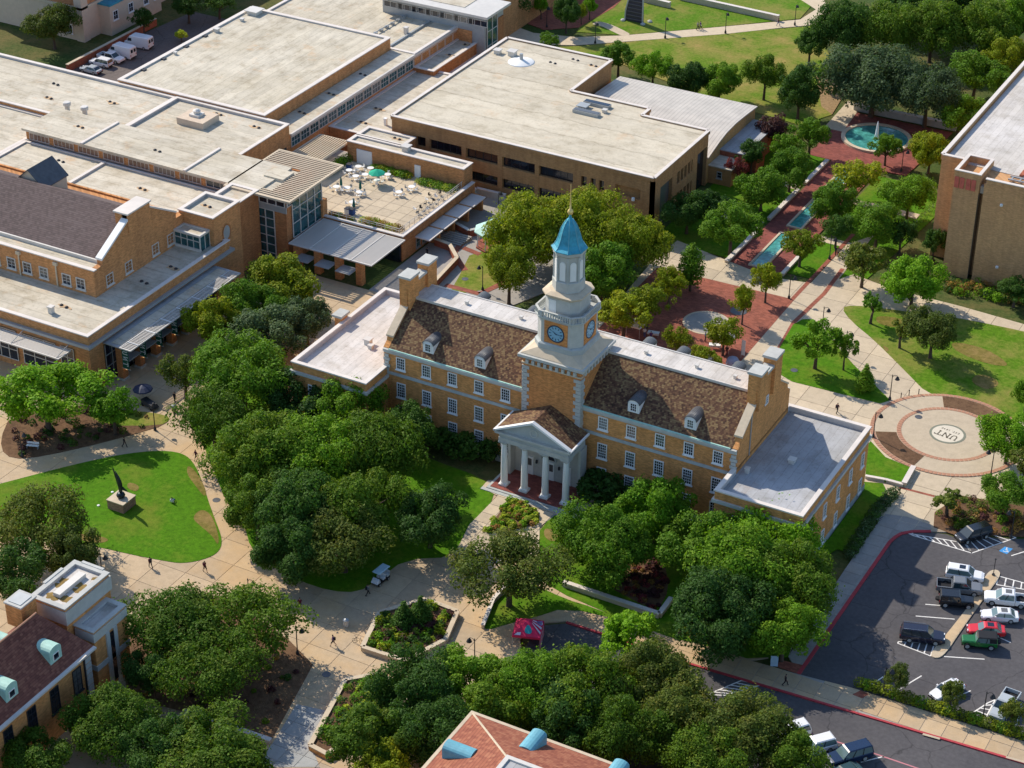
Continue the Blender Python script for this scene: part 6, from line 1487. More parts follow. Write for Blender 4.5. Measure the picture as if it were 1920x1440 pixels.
GO = 'oaks in front of the hall'
for a in (
    # trees at the union entrance and left of the hall
    (-68.1, -17.2, 7.4, 10.0, 'med', 'bright', 'broad bright green tree over the bed left of the statue lawn', None),
    (-59.3, -13.3, 3.5, 7.5, 'small', 'bright', 'smaller bright tree at the right end of the left bed', None),
    (-56.1, -0.8, 3.4, 7.5, 'small', 'olive', 'olive-yellow tree right beside the union entrance plaza', None),
    (-59.0, 28.2, 6.2, 9.5, 'med', 'yellow', 'yellow-green tree just below the glass corner tower', None),
    (-60.4, 12.5, 4.7, 9.0, 'med', 'yellow', 'yellow-green tree against the louvred canopy of the union', None),
    (-58.7, 19.7, 4.9, 9.0, 'med', 'mid', 'green tree between the two yellow-green ones by the union', None),
    (-51.2, 14.0, 6.4, 9.0, 'med', 'blue', 'grey-green tree left of the hall\'s flat left wing', None),
    (-49.2, 20.9, 4.2, 8.5, 'med', 'blue', 'grey-green tree touching the rear corner of the left wing', None),
    (-47.1, 1.3, 7.9, 11.0, 'big', 'mid', 'big green oak nearest the union entrance in the oak grove', GO),
    (-43.7, -10.6, 6.1, 10.0, 'airy', 'oak', 'oak at the left edge of the grove above the statue lawn tip', GO),
    (-38.0, 1.0, 5.7, 8.5, 'med', 'dark', 'dark oak hugging the front of the left wing', GO),
    (-29.7, 1.8, 5.3, 9.5, 'med', 'mid', 'green oak in front of the inner corner of the left wing', GO),
    (-31.7, -15.0, 7.7, 11.0, 'big', 'oak', 'largest dark oak in the middle of the grove', GO),
    (-25.2, -10.5, 6.9, 11.0, 'big', 'mid', 'tall lighter oak in the middle of the grove', GO),
    (-19.2, -7.2, 6.5, 11.0, 'airy', 'oak', 'oak in the grove below the hall\'s left windows', GO),
    (-20.8, -23.6, 6.6, 10.5, 'big', 'dark', 'dark oak on the plaza side of the grove', GO),
    (-27.0, -24.3, 4.5, 9.0, 'med', 'oak', 'oak overhanging the path by the statue lawn', GO),
    (-15.1, -19.0, 6.3, 10.5, 'big', 'oak', 'oak in the lower right of the grove', GO),
    (-13.0, -24.9, 6.3, 9.0, 'airy', 'olive', 'olive-tinged oak right behind the golf cart', GO),
    (-17.7, -30.0, 5.1, 9.0, 'med', 'dark', 'low dark oak at the grove edge over the plaza', GO),
    (-6.2, -14.8, 4.9, 8.5, 'med', 'dark', 'round dark tree left of the portico walk', GO),
    (-19.5, 2.3, 4.1, 8.5, 'med', 'dark', 'dark tree close to the hall wall left of the portico', GO),
    # right of the portico
    (9.0, -20.8, 7.2, 9.0, 'airy', 'olive', 'broad olive oak below the flower bed in the centre', None),
    (16.4, -9.6, 6.1, 10.0, 'big', 'mid', 'green tree below the right columns of the portico', None),
    (18.8, 0.5, 5.2, 9.5, 'med', 'bright', 'bright tree in front of the hall wall right of the portico', None),
    (27.2, -3.7, 5.5, 9.5, 'med', 'mid', 'green tree under the left corner of the right wing', None),
    (35.8, 0.4, 6.5, 10.0, 'big', 'bright', 'bright tree right in front of the right wing', None),
    (34.2, -6.4, 7.3, 11.0, 'big', 'mid', 'large green tree below the right wing', None),
    (41.0, -5.4, 6.0, 10.5, 'big', 'oak', 'dark tree beside the parking walk', None),
    (35.8, -16.4, 7.1, 10.5, 'big', 'dark', 'big dark tree between the brown bed and the parking walk', None),
    (43.3, -14.1, 4.8, 8.5, 'med', 'mid', 'lower tree nearest the parking corner', None),
    (26.9, -23.8, 3.9, 7.0, 'small', 'bright', 'bright white-flowering tree over the drive by the pink car', None),
    # left foreground
    (-20.5, -51.0, 6.9, 9.0, 'airy', 'oak', 'left crown of the oaks on the brown bed at lower left', None),
    (-14.0, -45.8, 6.9, 9.0, 'airy', 'oak', 'right crown of the oaks on the brown bed at lower left', None),
    (-11.9, -54.7, 5.9, 8.5, 'airy', 'oak', 'front oak leaning over the brown bed at lower left', None),
    (-18.9, -57.4, 3.3, 7.0, 'med', 'dark', 'dark oak beside the left hall wall', None),
    (-48.9, -42.0, 6.5, 9.5, 'airy', 'olive', 'olive tree at the left edge below the statue lawn', None),
    (-44.3, -51.5, 5.0, 9.0, 'med', 'dark', 'dark tree at the left edge behind the left hall', None),
    (-41.8, -43.8, 4.1, 8.5, 'med', 'olive', 'olive tree behind the flat annex of the left hall', None),
    (-16.4, -67.6, 5.9, 8.0, 'big', 'oak', 'oak in front of the left hall, bottom left', None),
    (-20.1, -76.3, 4.5, 7.0, 'med', 'oak', 'tree in the very bottom left corner', None),
    (-3.2, -66.8, 7.1, 8.5, 'big', 'oak', 'broad oak on the bottom edge left of the grey walk', None),
    (-10.0, -68.6, 4.5, 8.0, 'med', 'dark', 'dark tree on the bottom edge between two oaks at left', None),
    # bottom centre
    (10.5, -47.1, 5.9, 9.5, 'big', 'dark', 'dark oak just below the central planter', None),
    (14.7, -40.8, 5.2, 8.5, 'med', 'mid', 'green tree below the planter, left of the pink car', None),
    (22.2, -38.8, 5.6, 9.0, 'big', 'mid', 'green tree right below the pink car', None),
    (28.0, -36.6, 6.2, 10.0, 'big', 'oak', 'oak covering the bend of the road', None),
    (33.4, -31.5, 5.6, 9.5, 'big', 'olive', 'olive oak by the road edge right of the bend', None),
    (10.8, -55.7, 5.1, 9.0, 'med', 'oak', 'oak above the low planter on the bottom edge', None),
    (17.6, -51.8, 5.4, 9.0, 'big', 'dark', 'dark oak left of the red roof', None),
    (20.3, -44.5, 4.6, 9.0, 'med', 'oak', 'oak right behind the peak of the red roof', None),
    (28.1, -42.2, 4.9, 9.0, 'med', 'dark', 'dark tree behind the eave of the red roof', None),
    (35.1, -41.3, 5.1, 9.5, 'big', 'oak', 'oak above the right end of the red roof', None),
    (40.8, -36.5, 5.7, 9.5, 'big', 'olive', 'olive oak below the hatched road marking', None),
    (47.5, -35.1, 6.3, 9.0, 'big', 'olive', 'olive oak over the parked white cars on the road', None),
    (45.4, -40.8, 5.6, 9.0, 'big', 'oak', 'oak on the bottom edge under the road', None),
    (53.7, -35.9, 3.9, 8.0, 'med', 'oak', 'oak on the bottom edge left of the navy car', None),
    (13.4, -58.3, 3.3, 7.0, 'small', 'yellow', 'yellowish small tree at the bottom edge near the low planter', None),
    # behind the tower
    (-31.8, 58.3, 7.7, 12.5, 'big', 'yellow', 'tall yellow-green tree left behind the clock tower', None),
    (-26.5, 66.8, 7.6, 12.5, 'big', 'yellow', 'tall tree directly behind the blue dome', None),
    (-16.5, 65.1, 6.4, 11.5, 'big', 'yellow', 'tall yellow-green tree right behind the clock tower', None),
    (-16.4, 55.5, 5.7, 10.0, 'med', 'mid', 'green tree at right of the belfry', None),
    (-29.2, 48.2, 4.6, 10.0, 'med', 'yellow', 'tree left of the clock stage by the garden court', None),
    (-8.5, 47.2, 4.1, 7.5, 'small', 'yellow', 'yellow-green tree right of the clock faces', None),
    (-6.8, 52.0, 3.3, 7.5, 'small', 'yellow', 'yellow tree on the left side of the brick plaza', None),
    (-6.5, 59.3, 2.8, 7.0, 'small', 'yellow', 'small yellow tree at the upper left of the brick plaza', None),
    (-5.9, 66.2, 2.2, 9.0, 'column', 'mid', 'columnar green tree at the top of the brick plaza', None),
    (6.1, 68.6, 2.4, 7.0, 'small', 'yellow', 'young yellow-green tree in a grate at the plaza right', None),
    (5.7, 60.3, 2.0, 7.0, 'small', 'yellow', 'young tree in a grate near the plaza band', None),
    (7.0, 50.0, 3.0, 6.5, 'small', 'yellow', 'young tree beside the pale disc on the brick plaza', None),
    (1.7, 45.0, 2.1, 6.0, 'small', 'yellow', 'little yellow tree left of the pale disc, near the ridge', None),
    (7.1, 42.1, 2.5, 5.5, 'small', 'yellow', 'little yellow tree just above the flat ridge roof', None),
    # the mall
    (-5.5, 81.1, 5.5, 9.0, 'med', 'mid', 'large green tree at the near left of the mall', None),
    (-7.5, 98.7, 4.6, 8.0, 'med', 'mid', 'round tree second along the left side of the mall', None),
    (-6.1, 108.1, 4.3, 8.0, 'med', 'mid', 'round tree third along the left side of the mall', None),
    (-8.4, 123.0, 3.5, 7.5, 'small', 'mid', 'round tree left of the fountain court', None),
    (-14.9, 111.5, 2.8, 6.5, 'small', 'dark', 'dark tree in front of the low grey roof', None),
    (-15.4, 122.4, 3.0, 7.0, 'small', 'plum', 'dark plum-coloured tree by the low grey roof', None),
    (-15.5, 106.4, 1.9, 5.0, 'small', 'red', 'red-flowering small tree at the auditorium corner', None),
    (-10.4, 116.7, 2.9, 6.5, 'small', 'mid', 'small tree between the plum tree and the mall', None),
    (-15.0, 84.5, 4.3, 7.5, 'med', 'dark', 'dark tree against the auditorium\'s shaded side', None),
    (-11.9, 87.6, 3.1, 7.0, 'small', 'dark', 'dark small tree right of the auditorium corner', None),
    (5.1, 110.3, 4.4, 7.5, 'small', 'yellow', 'tree with yellowed top right of the middle pool', None),
    (4.8, 126.6, 2.8, 6.0, 'small', 'mid', 'tree standing in front of the round fountain', None),
    (4.8, 99.8, 4.2, 7.5, 'med', 'mid', 'tree right of the long pools', None),
    (15.5, 108.3, 4.5, 8.0, 'med', 'mid', 'tree left of the sandy building', None),
    (14.7, 95.1, 4.6, 8.0, 'med', 'mid', 'tree above the bicycle racks', None),
    (6.1, 82.9, 3.2, 6.5, 'small', 'yellow', 'yellow-green tree at the near end of the pools', None),
    (12.6, 127.7, 4.1, 8.0, 'med', 'yellow', 'yellow-green tree right of the fountain court', None),
    (17.6, 81.1, 3.9, 7.5, 'small', 'olive', 'tree at the corner of the crossing walks', None),
    (8.8, 92.1, 2.7, 6.0, 'small', 'dark', 'dark tree between the mall and the crossing', None),
    (18.8, 95.6, 2.6, 6.0, 'small', 'dark', 'dark tree beside the bicycle racks', None),
    # right lawns
    (20.7, 53.3, 4.2, 8.5, 'open', 'bright', 'loose bright tree in the triangular lawn', None),
    (24.6, 55.0, 2.1, 6.5, 'open', 'mid', 'slim loose tree right in the triangular lawn', None),
    (29.6, 50.6, 1.7, 5.0, 'cone', 'mid', 'small pointed tree at the lawn tip by the lamp', None),
    (34.8, 64.9, 4.5, 8.5, 'med', 'olive', 'round tree casting a long shadow on the right lawn', None),
    (29.7, 65.5, 1.8, 5.5, 'sapling', 'olive', 'thin young tree left of the round lawn tree', None),
    (23.1, 70.5, 2.0, 6.0, 'sapling', 'mid', 'thin young tree at the left tip of the right lawn', None),
    (26.9, 78.3, 5.5, 9.0, 'med', 'bright', 'bright green tree below the sandy building', None),
    (24.4, 96.1, 2.3, 5.5, 'small', 'dark', 'small dark tree at the sandy building\'s left corner', None),
    (40.9, 87.2, 3.0, 5.0, 'small', 'dark', 'dark tree at the right edge below the sandy building', None),
    (53.8, 42.1, 4.3, 7.5, 'med', 'bright', 'bright tree right of the paved circle', None),
    (57.7, 29.7, 4.2, 6.5, 'med', 'mid', 'tree on the right edge above the parking lot', None),
    (50.8, 25.6, 2.4, 4.5, 'sapling', 'olive', 'sparse bushy tree above the black van', None),
    (58.2, 37.4, 3.3, 6.5, 'small', 'olive', 'tree half out of frame at the right edge by the circle', None),
    (52.0, 56.7, 2.3, 5.5, 'small', 'mid', 'tree on the right edge of the lawn', None),
    (57.7, -13.3, 1.7, 4.2, 'small', 'olive', 'small tree in the hedge nearest the lot entrance', None),
    (64.3, -12.8, 1.6, 4.2, 'small', 'olive', 'small tree in the hedge before the white car', None),
    (71.7, -12.6, 1.7, 4.2, 'small', 'olive', 'small tree in the hedge before the grey pickup', None),
    # far trees
    (-5.0, 145.8, 10.2, 13.0, 'big', 'blue', 'huge blue-green live oak behind the fountain', None),
    (5.4, 146.1, 7.4, 12.0, 'big', 'blue', 'blue-green oak right of the huge live oak', None),
    (-16.7, 138.0, 4.7, 10.0, 'med', 'dark', 'dark tree by the walk beyond the ribbed roof', None),
    (-25.8, 143.1, 4.3, 9.0, 'med', 'oak', 'oak at the edge of the far lawn left of the dark tree', None),
    (-18.0, 153.9, 2.2, 6.0, 'sapling', 'mid', 'thin tree on the bare dirt by the live oak', None),
    (-19.8, 168.2, 6.3, 12.0, 'big', 'dark', 'dark tree at the end of the far path', None),
    (-24.4, 162.6, 3.5, 8.0, 'small', 'dark', 'small dark tree beside the far path end', None),
    (-12.6, 172.3, 6.9, 12.0, 'big', 'oak', 'oak at the top edge right of the far path', None),
    (-4.4, 177.1, 7.1, 12.0, 'big', 'oak', 'oak at the top edge above the live oaks', None),
    (3.9, 181.9, 7.4, 12.0, 'big', 'oak', 'oak near the top right corner', None),
    (8.2, 191.0, 5.4, 11.0, 'med', 'mid', 'green tree in the top right corner', None),
    (9.2, 163.2, 5.6, 9.0, 'med', 'mid', 'green tree over the top of the white roof', None),
    (12.1, 174.0, 4.7, 9.0, 'med', 'yellow', 'yellowish tree at the white roof\'s far edge', None),
    (12.6, 143.6, 5.4, 9.0, 'med', 'mid', 'tree left of the white roof edge', None),
    (-13.9, 188.5, 6.5, 11.0, 'med', 'dark', 'dark tree on the top edge, middle of the row', None),
    (-5.4, 196.8, 6.6, 11.0, 'med', 'dark', 'dark tree on the top edge, right of the row', None),
    (-74.6, 154.5, 3.4, 8.0, 'med', 'dark', 'dark tree on the far brick court', None),
    (-82.6, 158.6, 1.7, 5.0, 'small', 'bright', 'small bright tree at the left of the far brick court', None),
    (-73.7, 163.4, 1.7, 5.0, 'small', 'bright', 'small bright tree at the right of the far brick court', None),
    (-74.0, 160.2, 1.3, 4.5, 'small', 'yellow', 'little yellow tree on the far brick court', None),
    (-85.8, 152.9, 3.1, 8.0, 'small', 'dark', 'tree right beside the rear glass tower', None),
    (-72.7, 143.6, 2.2, 4.0, 'small', 'mid', 'low tree above the auditorium roof corner', None),
    (-55.1, 139.3, 3.6, 7.0, 'small', 'mid', 'leftmost tree of the row behind the auditorium', None),
    (-46.6, 137.2, 4.1, 7.5, 'med', 'bright', 'second tree of the row behind the auditorium', None),
    (-38.9, 136.4, 4.1, 7.5, 'med', 'dark', 'third tree of the row behind the auditorium', None),
    (-33.1, 138.3, 4.4, 7.5, 'med', 'mid', 'last tree of the row behind the auditorium', None),
    (-160.0, 95.8, 5.2, 9.0, 'med', 'olive', 'tree in front of the dormitory', None),
    (-148.4, 110.0, 2.3, 6.0, 'small', 'dark', 'small dark tree by the dormitory porch', None),
    (-144.8, 120.3, 3.3, 6.0, 'small', 'dark', 'dark tree beyond the white vans', None),
    (-140.7, 125.4, 3.3, 6.0, 'small', 'dark', 'dark tree left of the far flat roof', None),
    (-140.0, 111.3, 1.4, 2.5, 'small', 'lime', 'pale yellow bush at the van yard corner', None),
):
    tree(*a[:4], a[4], a[5], a[6], group=a[7])

# ------------------------------------------------------------------ shrubs, hedges, planting beds
for a in (
    (9.2, 6.5, 4.5, 4.2, 'bush', 'dark', 'big dark rounded bush right of the portico'),
    (-12.7, 6.9, 3.4, 3.6, 'bush', 'dark', 'dark bush under the windows left of the portico'),
    (-9.2, 7.5, 2.2, 3.4, 'bush', 'dark', 'dark bush nearest the left column'),
    (-16.6, 6.5, 2.6, 3.4, 'bush', 'dark', 'dark bush left of the portico, farther along the wall'),
    (14.9, 8.9, 2.5, 3.0, 'bush', 'dark', 'dark bush under the windows right of the portico'),
    (24.1, -17.1, 1.0, 1.6, 'bush', 'red', 'reddish bush at the corner of the stone wall'),
):
    tree(*a[:4], a[4], a[5], a[6], cat='bush')
for i, (tx_, lab) in enumerate((((-0.0, -31.5, 1.8, 4.6), 'left of the two dark evergreens in the planter'), ((1.5, -29.9, 1.7, 4.8), 'right of the two dark evergreens in the planter'))):
    tree(*tx_, 'cone', 'dark', lab, cat='evergreen')

def bed(name, label, poly, n, size, h, leaves, seed, z=0.2, cat='plants', density=90, kind=None):
    """planting bed: individual low clumps, each its own part"""
    rng = np.random.default_rng(seed); t = thing(name, label, cat, (sum(p[0] for p in poly) / len(poly), sum(p[1] for p in poly) / len(poly), z))
    cx, cy = t.location.x, t.location.y
    protos = [leaf_mesh('plant', [(0, 0, 0.45 * h)], [size], density, 0.13, np.random.default_rng(seed + k), 0.5, h / size * 0.8) for k in range(3)]
    xs, ys = [p[0] for p in poly], [p[1] for p in poly]; k = 0; tries = 0
    while k < n and tries < n * 40:
        tries += 1
        x, y = rng.uniform(min(xs), max(xs)), rng.uniform(min(ys), max(ys))
        if not inside((x, y), poly): continue
        o = place('plant', protos[k % 3], t, (x - cx, y - cy, 0), rng.uniform(0, 6.28), (rng.uniform(.7, 1.3),) * 3)
        o.material_slots[0].link = 'OBJECT'; o.material_slots[0].material = LEAF[leaves[int(rng.integers(len(leaves)))]]
        k += 1
    return t
def planter_box(name, label, poly, h, mat):
    t = thing(name, label, 'planter', (poly[0][0], poly[0][1], 0), None, True)
    strip(MB(), poly + [poly[0]], 0.45, 0, h).build('wall_body', mat, t)
    strip(MB(), poly + [poly[0]], 0.6, h, h + 0.12).build('coping', STONE_TAN, t)
    MB().prism(poly, 0.1, h - 0.12).build('soil', MULCH, t)
    return t
planter_box('planter', 'six-sided tan stone planter in the middle of the plaza', planter, 0.75, STONE_TAN)
planter_box('planter', 'long tan brick planter cut by the bottom edge', planter_low, 0.8, BRICK_MAIN)
def shrink(poly, k):
    cx, cy = sum(p[0] for p in poly) / len(poly), sum(p[1] for p in poly) / len(poly)
    return [(cx + (x - cx) * k, cy + (y - cy) * k) for x, y in poly]
bed('planter_plants', 'yellow-green and plum bedding plants filling the six-sided planter', shrink(planter, 0.90), 120, 0.5, 0.6, ['lime', 'yellow', 'mid', 'dark', 'plum', 'bright'], 11, 0.6)
bed('planter_core_plants', 'dark plum plants around the planter evergreens', shrink(planter, 0.5), 40, 0.6, 0.8, ['plum', 'dark', 'plum'], 12, 0.65)
bed('planter_plants', 'green and yellow plants in the long low planter', shrink(planter_low, 0.88), 90, 0.6, 0.9, ['mid', 'dark', 'bright', 'dark', 'lime'], 13, 0.65)
bed('flower_bed', 'yellow-green flower bed before the portico steps', shrink([(-2.39, -0.15), (1.50, 0.29), (3.78, -3.19), (0.45, -7.48), (-1.65, -8.38)], 0.98), 110, 0.4, 0.5, ['lime', 'yellow', 'lime', 'bright', 'rust'], 14, 0.25)
bed('bed_plants', 'low dark plants in the brown oak bed', shrink(oak_bed, 0.9), 60, 0.4, 0.4, ['dark', 'plum', 'rust', 'oak'], 15, 0.17)
bed('bed_plants', 'reddish ground plants in the brown bed by the stone wall', shrink([(17.09, -10.85), (16.54, -6.37), (18.84, -2.36), (22.04, -2.59), (25.18, -7.47), (25.92, -12.83)], 0.95), 90, 0.45, 0.3, ['plum', 'red', 'plum', 'rust'], 16, 0.17)
bed('bed_plants', 'dark low plants along the left bed', shrink(left_bed, 0.9), 60, 0.5, 0.5, ['plum', 'dark', 'dark', 'olive'], 17, 0.17)
bed('bed_plants', 'flowering plants at the foot of the trees by the sidewalk', [(29.99, -15.51), (38.42, -15.01), (38.15, -12.74), (30.01, -12.40)], 50, 0.45, 0.5, ['rust', 'dark', 'yellow', 'plum'], 18, 0.17)
bed('bed_plants', 'mixed shrubs in the bed below the sandy building', [(27.98, 90.09), (39.30, 92.37), (43.13, 88.46), (34.89, 86.80), (29.73, 86.31)], 70, 0.7, 0.9, ['dark', 'mid', 'rust', 'bright'], 19, 0.05)
bed('bed_plants', 'shrubs in the brown bed above the black van', [(49.09, 25.30), (51.00, 30.79), (60.24, 32.34), (61.73, 27.44), (56.76, 24.63), (53.15, 22.17)], 70, 0.6, 0.8, ['olive', 'rust', 'mid', 'plum'], 20, 0.05)
sheet('lot_bed', [(50.13, 22.30), (49.09, 25.74), (50.79, 31.41), (60.68, 33.32), (62.65, 26.83), (57.53, 24.50), (53.97, 21.92), (52.05, 22.11)], 0, 0.15, MULCH)
def hedge(label, pts, w, h, leaf, seed, step=0.8):
    t = thing('hedge', label, 'hedge', (pts[0][0], pts[0][1], 0.1))
    k = 0; protos = [leaf_mesh('hedge_plant', [(0, 0, h * 0.5)], [w * 0.62], 260, 0.13, np.random.default_rng(seed + q), 0.5, h / w) for q in range(3)]
    for a, b in zip(pts[:-1], pts[1:]):
        L = math.hypot(b[0] - a[0], b[1] - a[1]); n = int(L / step)
        for i in range(n):
            f = (i + 0.5) / n; s_ = 0.85 + 0.3 * ((k * 7) % 5) / 5
            o = place('hedge_plant', protos[k % 3], t, (a[0] + (b[0] - a[0]) * f - pts[0][0], a[1] + (b[1] - a[1]) * f - pts[0][1], 0), k * 1.7, (s_, s_, s_))
            o.material_slots[0].link = 'OBJECT'; o.material_slots[0].material = LEAF[leaf[k % len(leaf)]]; k += 1
    return t
hedge('clipped green hedge between the parking lot and the sidewalk', [(52.96, -13.75), (63.24, -13.62), (74.45, -13.22)], 1.5, 1.0, ['yellow', 'mid', 'yellow', 'olive'], 31)
hedge('grey-green hedge between the wing lawn and the parking walk', [(42.90, 27.70), (42.30, 21.03), (42.71, 10.03)], 1.6, 1.2, ['blue', 'dark'], 32)
hedge('green planting strip along the terrace pavilion wall', [(-69.8, 72.2), (-62, 72.2)], 1.6, 1.0, ['bright', 'mid', 'yellow'], 33)
hedge('green planting at the right end of the terrace pavilion wall', [(-60, 71.6), (-53, 71.6)], 2.0, 0.9, ['lime', 'mid', 'bright'], 34)
hedge('yellowish planting along the front railing of the roof terrace', [(-60.5, 54.4), (-53.4, 54.4)], 2.0, 0.7, ['lime', 'rust', 'yellow'], 35)
hedge('rusty planting at the left end of the terrace railing', [(-66.6, 53.7), (-61.6, 53.7)], 1.0, 0.6, ['rust', 'rust', 'yellow'], 36)
hedge('green planting under the pergola', [(-75.2, 65), (-75.2, 73)], 1.8, 1.2, ['mid', 'bright', 'dark'], 37)
for h_ in [o for o in col.objects if o.name.startswith('hedge') and o.type == 'EMPTY' and o.location.x < -50]: h_.location.z = 4.25
low_wall('stone_wall', 'low tan stone wall around the brown bed by the drive', [(13.00, -13.69), (26.63, -13.69), (26.50, -9.95)], 0.5, 0.8, STONE_TAN)
low_wall('stone_wall', 'curved tan wall at the trunk of the central olive oak', [(8.37, -26.47), (6.85, -21.05), (6.75, -15.24)], 0.35, 0.6, STONE_TAN)
low_wall('stone_wall', 'pale wall closing the curved lawn beside the paved circle', [(43.30, 29.58), (43.01, 34.30)], 0.6, 0.7, STONE_TAN)
low_wall('stone_wall', 'thin pale edging wall below the curved lawn', [(37.93, 28.97), (40.71, 29.47), (43.24, 29.54)], 0.35, 0.5, STONE)
low_wall('stone_wall', 'low pale wall beside the brown bed at lower left', [(-14.38, -57.77), (-2.44, -57.13)], 0.5, 0.5, STONE)
blk = low_wall('stone_wall', 'short brick wall stub beside the bottom left oaks', [(-13.25, -60.85), (-11.78, -57.63)], 1.6, 1.4, BRICK_MAIN, STONE_TAN)

# ------------------------------------------------------------------ vehicles
CAR_GLASS = paint('car_glass', (0.018, 0.035, 0.045), 0.05)
CAR_GLASS_PALE = paint('car_glass_pale', (0.10, 0.16, 0.16), 0.05)
TRIM = mat_plain('black_trim', (0.015, 0.015, 0.017), 0.6)
HEADL = mat_plain('headlight_glass', (0.7, 0.72, 0.75), 0.15, 0.03)
TAILL = mat_plain('tail_light_red', (0.35, 0.015, 0.015), 0.3, 0.05)
CHROME = mat_plain('chrome', (0.6, 0.6, 0.6), 0.2, 0.05, 1, 0.9)
PAINTS = {'white': (0.78, 0.78, 0.78), 'black': (0.008, 0.009, 0.011), 'navy': (0.008, 0.022, 0.06), 'darkblue': (0.012, 0.012, 0.028), 'grey': (0.16, 0.17, 0.18), 'silver': (0.42, 0.46, 0.48),
          'red': (0.62, 0.02, 0.025), 'green': (0.012, 0.14, 0.025), 'pink': (0.62, 0.02, 0.075), 'darkgreen': (0.02, 0.05, 0.045)}
KINDS = {  # length, width, belt height, roof height, body stations, cabin base x0 x1, roof x0 x1, wheel radius, wheelbase
    'suv': (4.9, 1.94, 1.05, 1.76, (-2.35, 1.15), (-2.1, 0.35), 0.37, 2.9), 'bigsuv': (5.5, 2.04, 1.12, 1.90, (-2.65, 1.35), (-2.5, 0.5), 0.41, 3.2),
    'sedan': (4.75, 1.84, 0.92, 1.44, (-1.95, 1.0), (-1.25, 0.25), 0.34, 2.8), 'minivan': (5.1, 1.98, 1.0, 1.76, (-2.5, 1.65), (-2.3, 0.65), 0.35, 3.0),
    'van': (5.9, 2.05, 1.3, 2.65, (1.0, 2.35), (0.9, 1.5), 0.36, 3.6), 'jeep': (4.3, 1.86, 1.12, 1.84, (-2.05, 0.55), (-2.0, 0.3), 0.42, 2.9), 'pickup': (5.8, 2.0, 1.12, 1.88, (-0.85, 1.55), (-0.75, 0.7), 0.41, 3.6)}
WHEELS = {}
def wheel_meshes(r):
    if r not in WHEELS:
        def cyl(rr, y0, y1, n=18): 
            return MB().loft([[(rr * math.cos(2 * math.pi * i / n), y, rr * math.sin(2 * math.pi * i / n)) for i in range(n)] for y in (y0, y1)])
        t = MB().loft([[(q * math.cos(2 * math.pi * i / 18), y, q * math.sin(2 * math.pi * i / 18)) for i in range(18)] for q, y in ((r * .9, -.13), (r, -.08), (r, .08), (r * .9, .13))])
        WHEELS[r] = (t.mesh('wheel', RUBBER), cyl(r * 0.62, -0.14, 0.14).mesh('rim', METAL_GREY))
    return WHEELS[r]
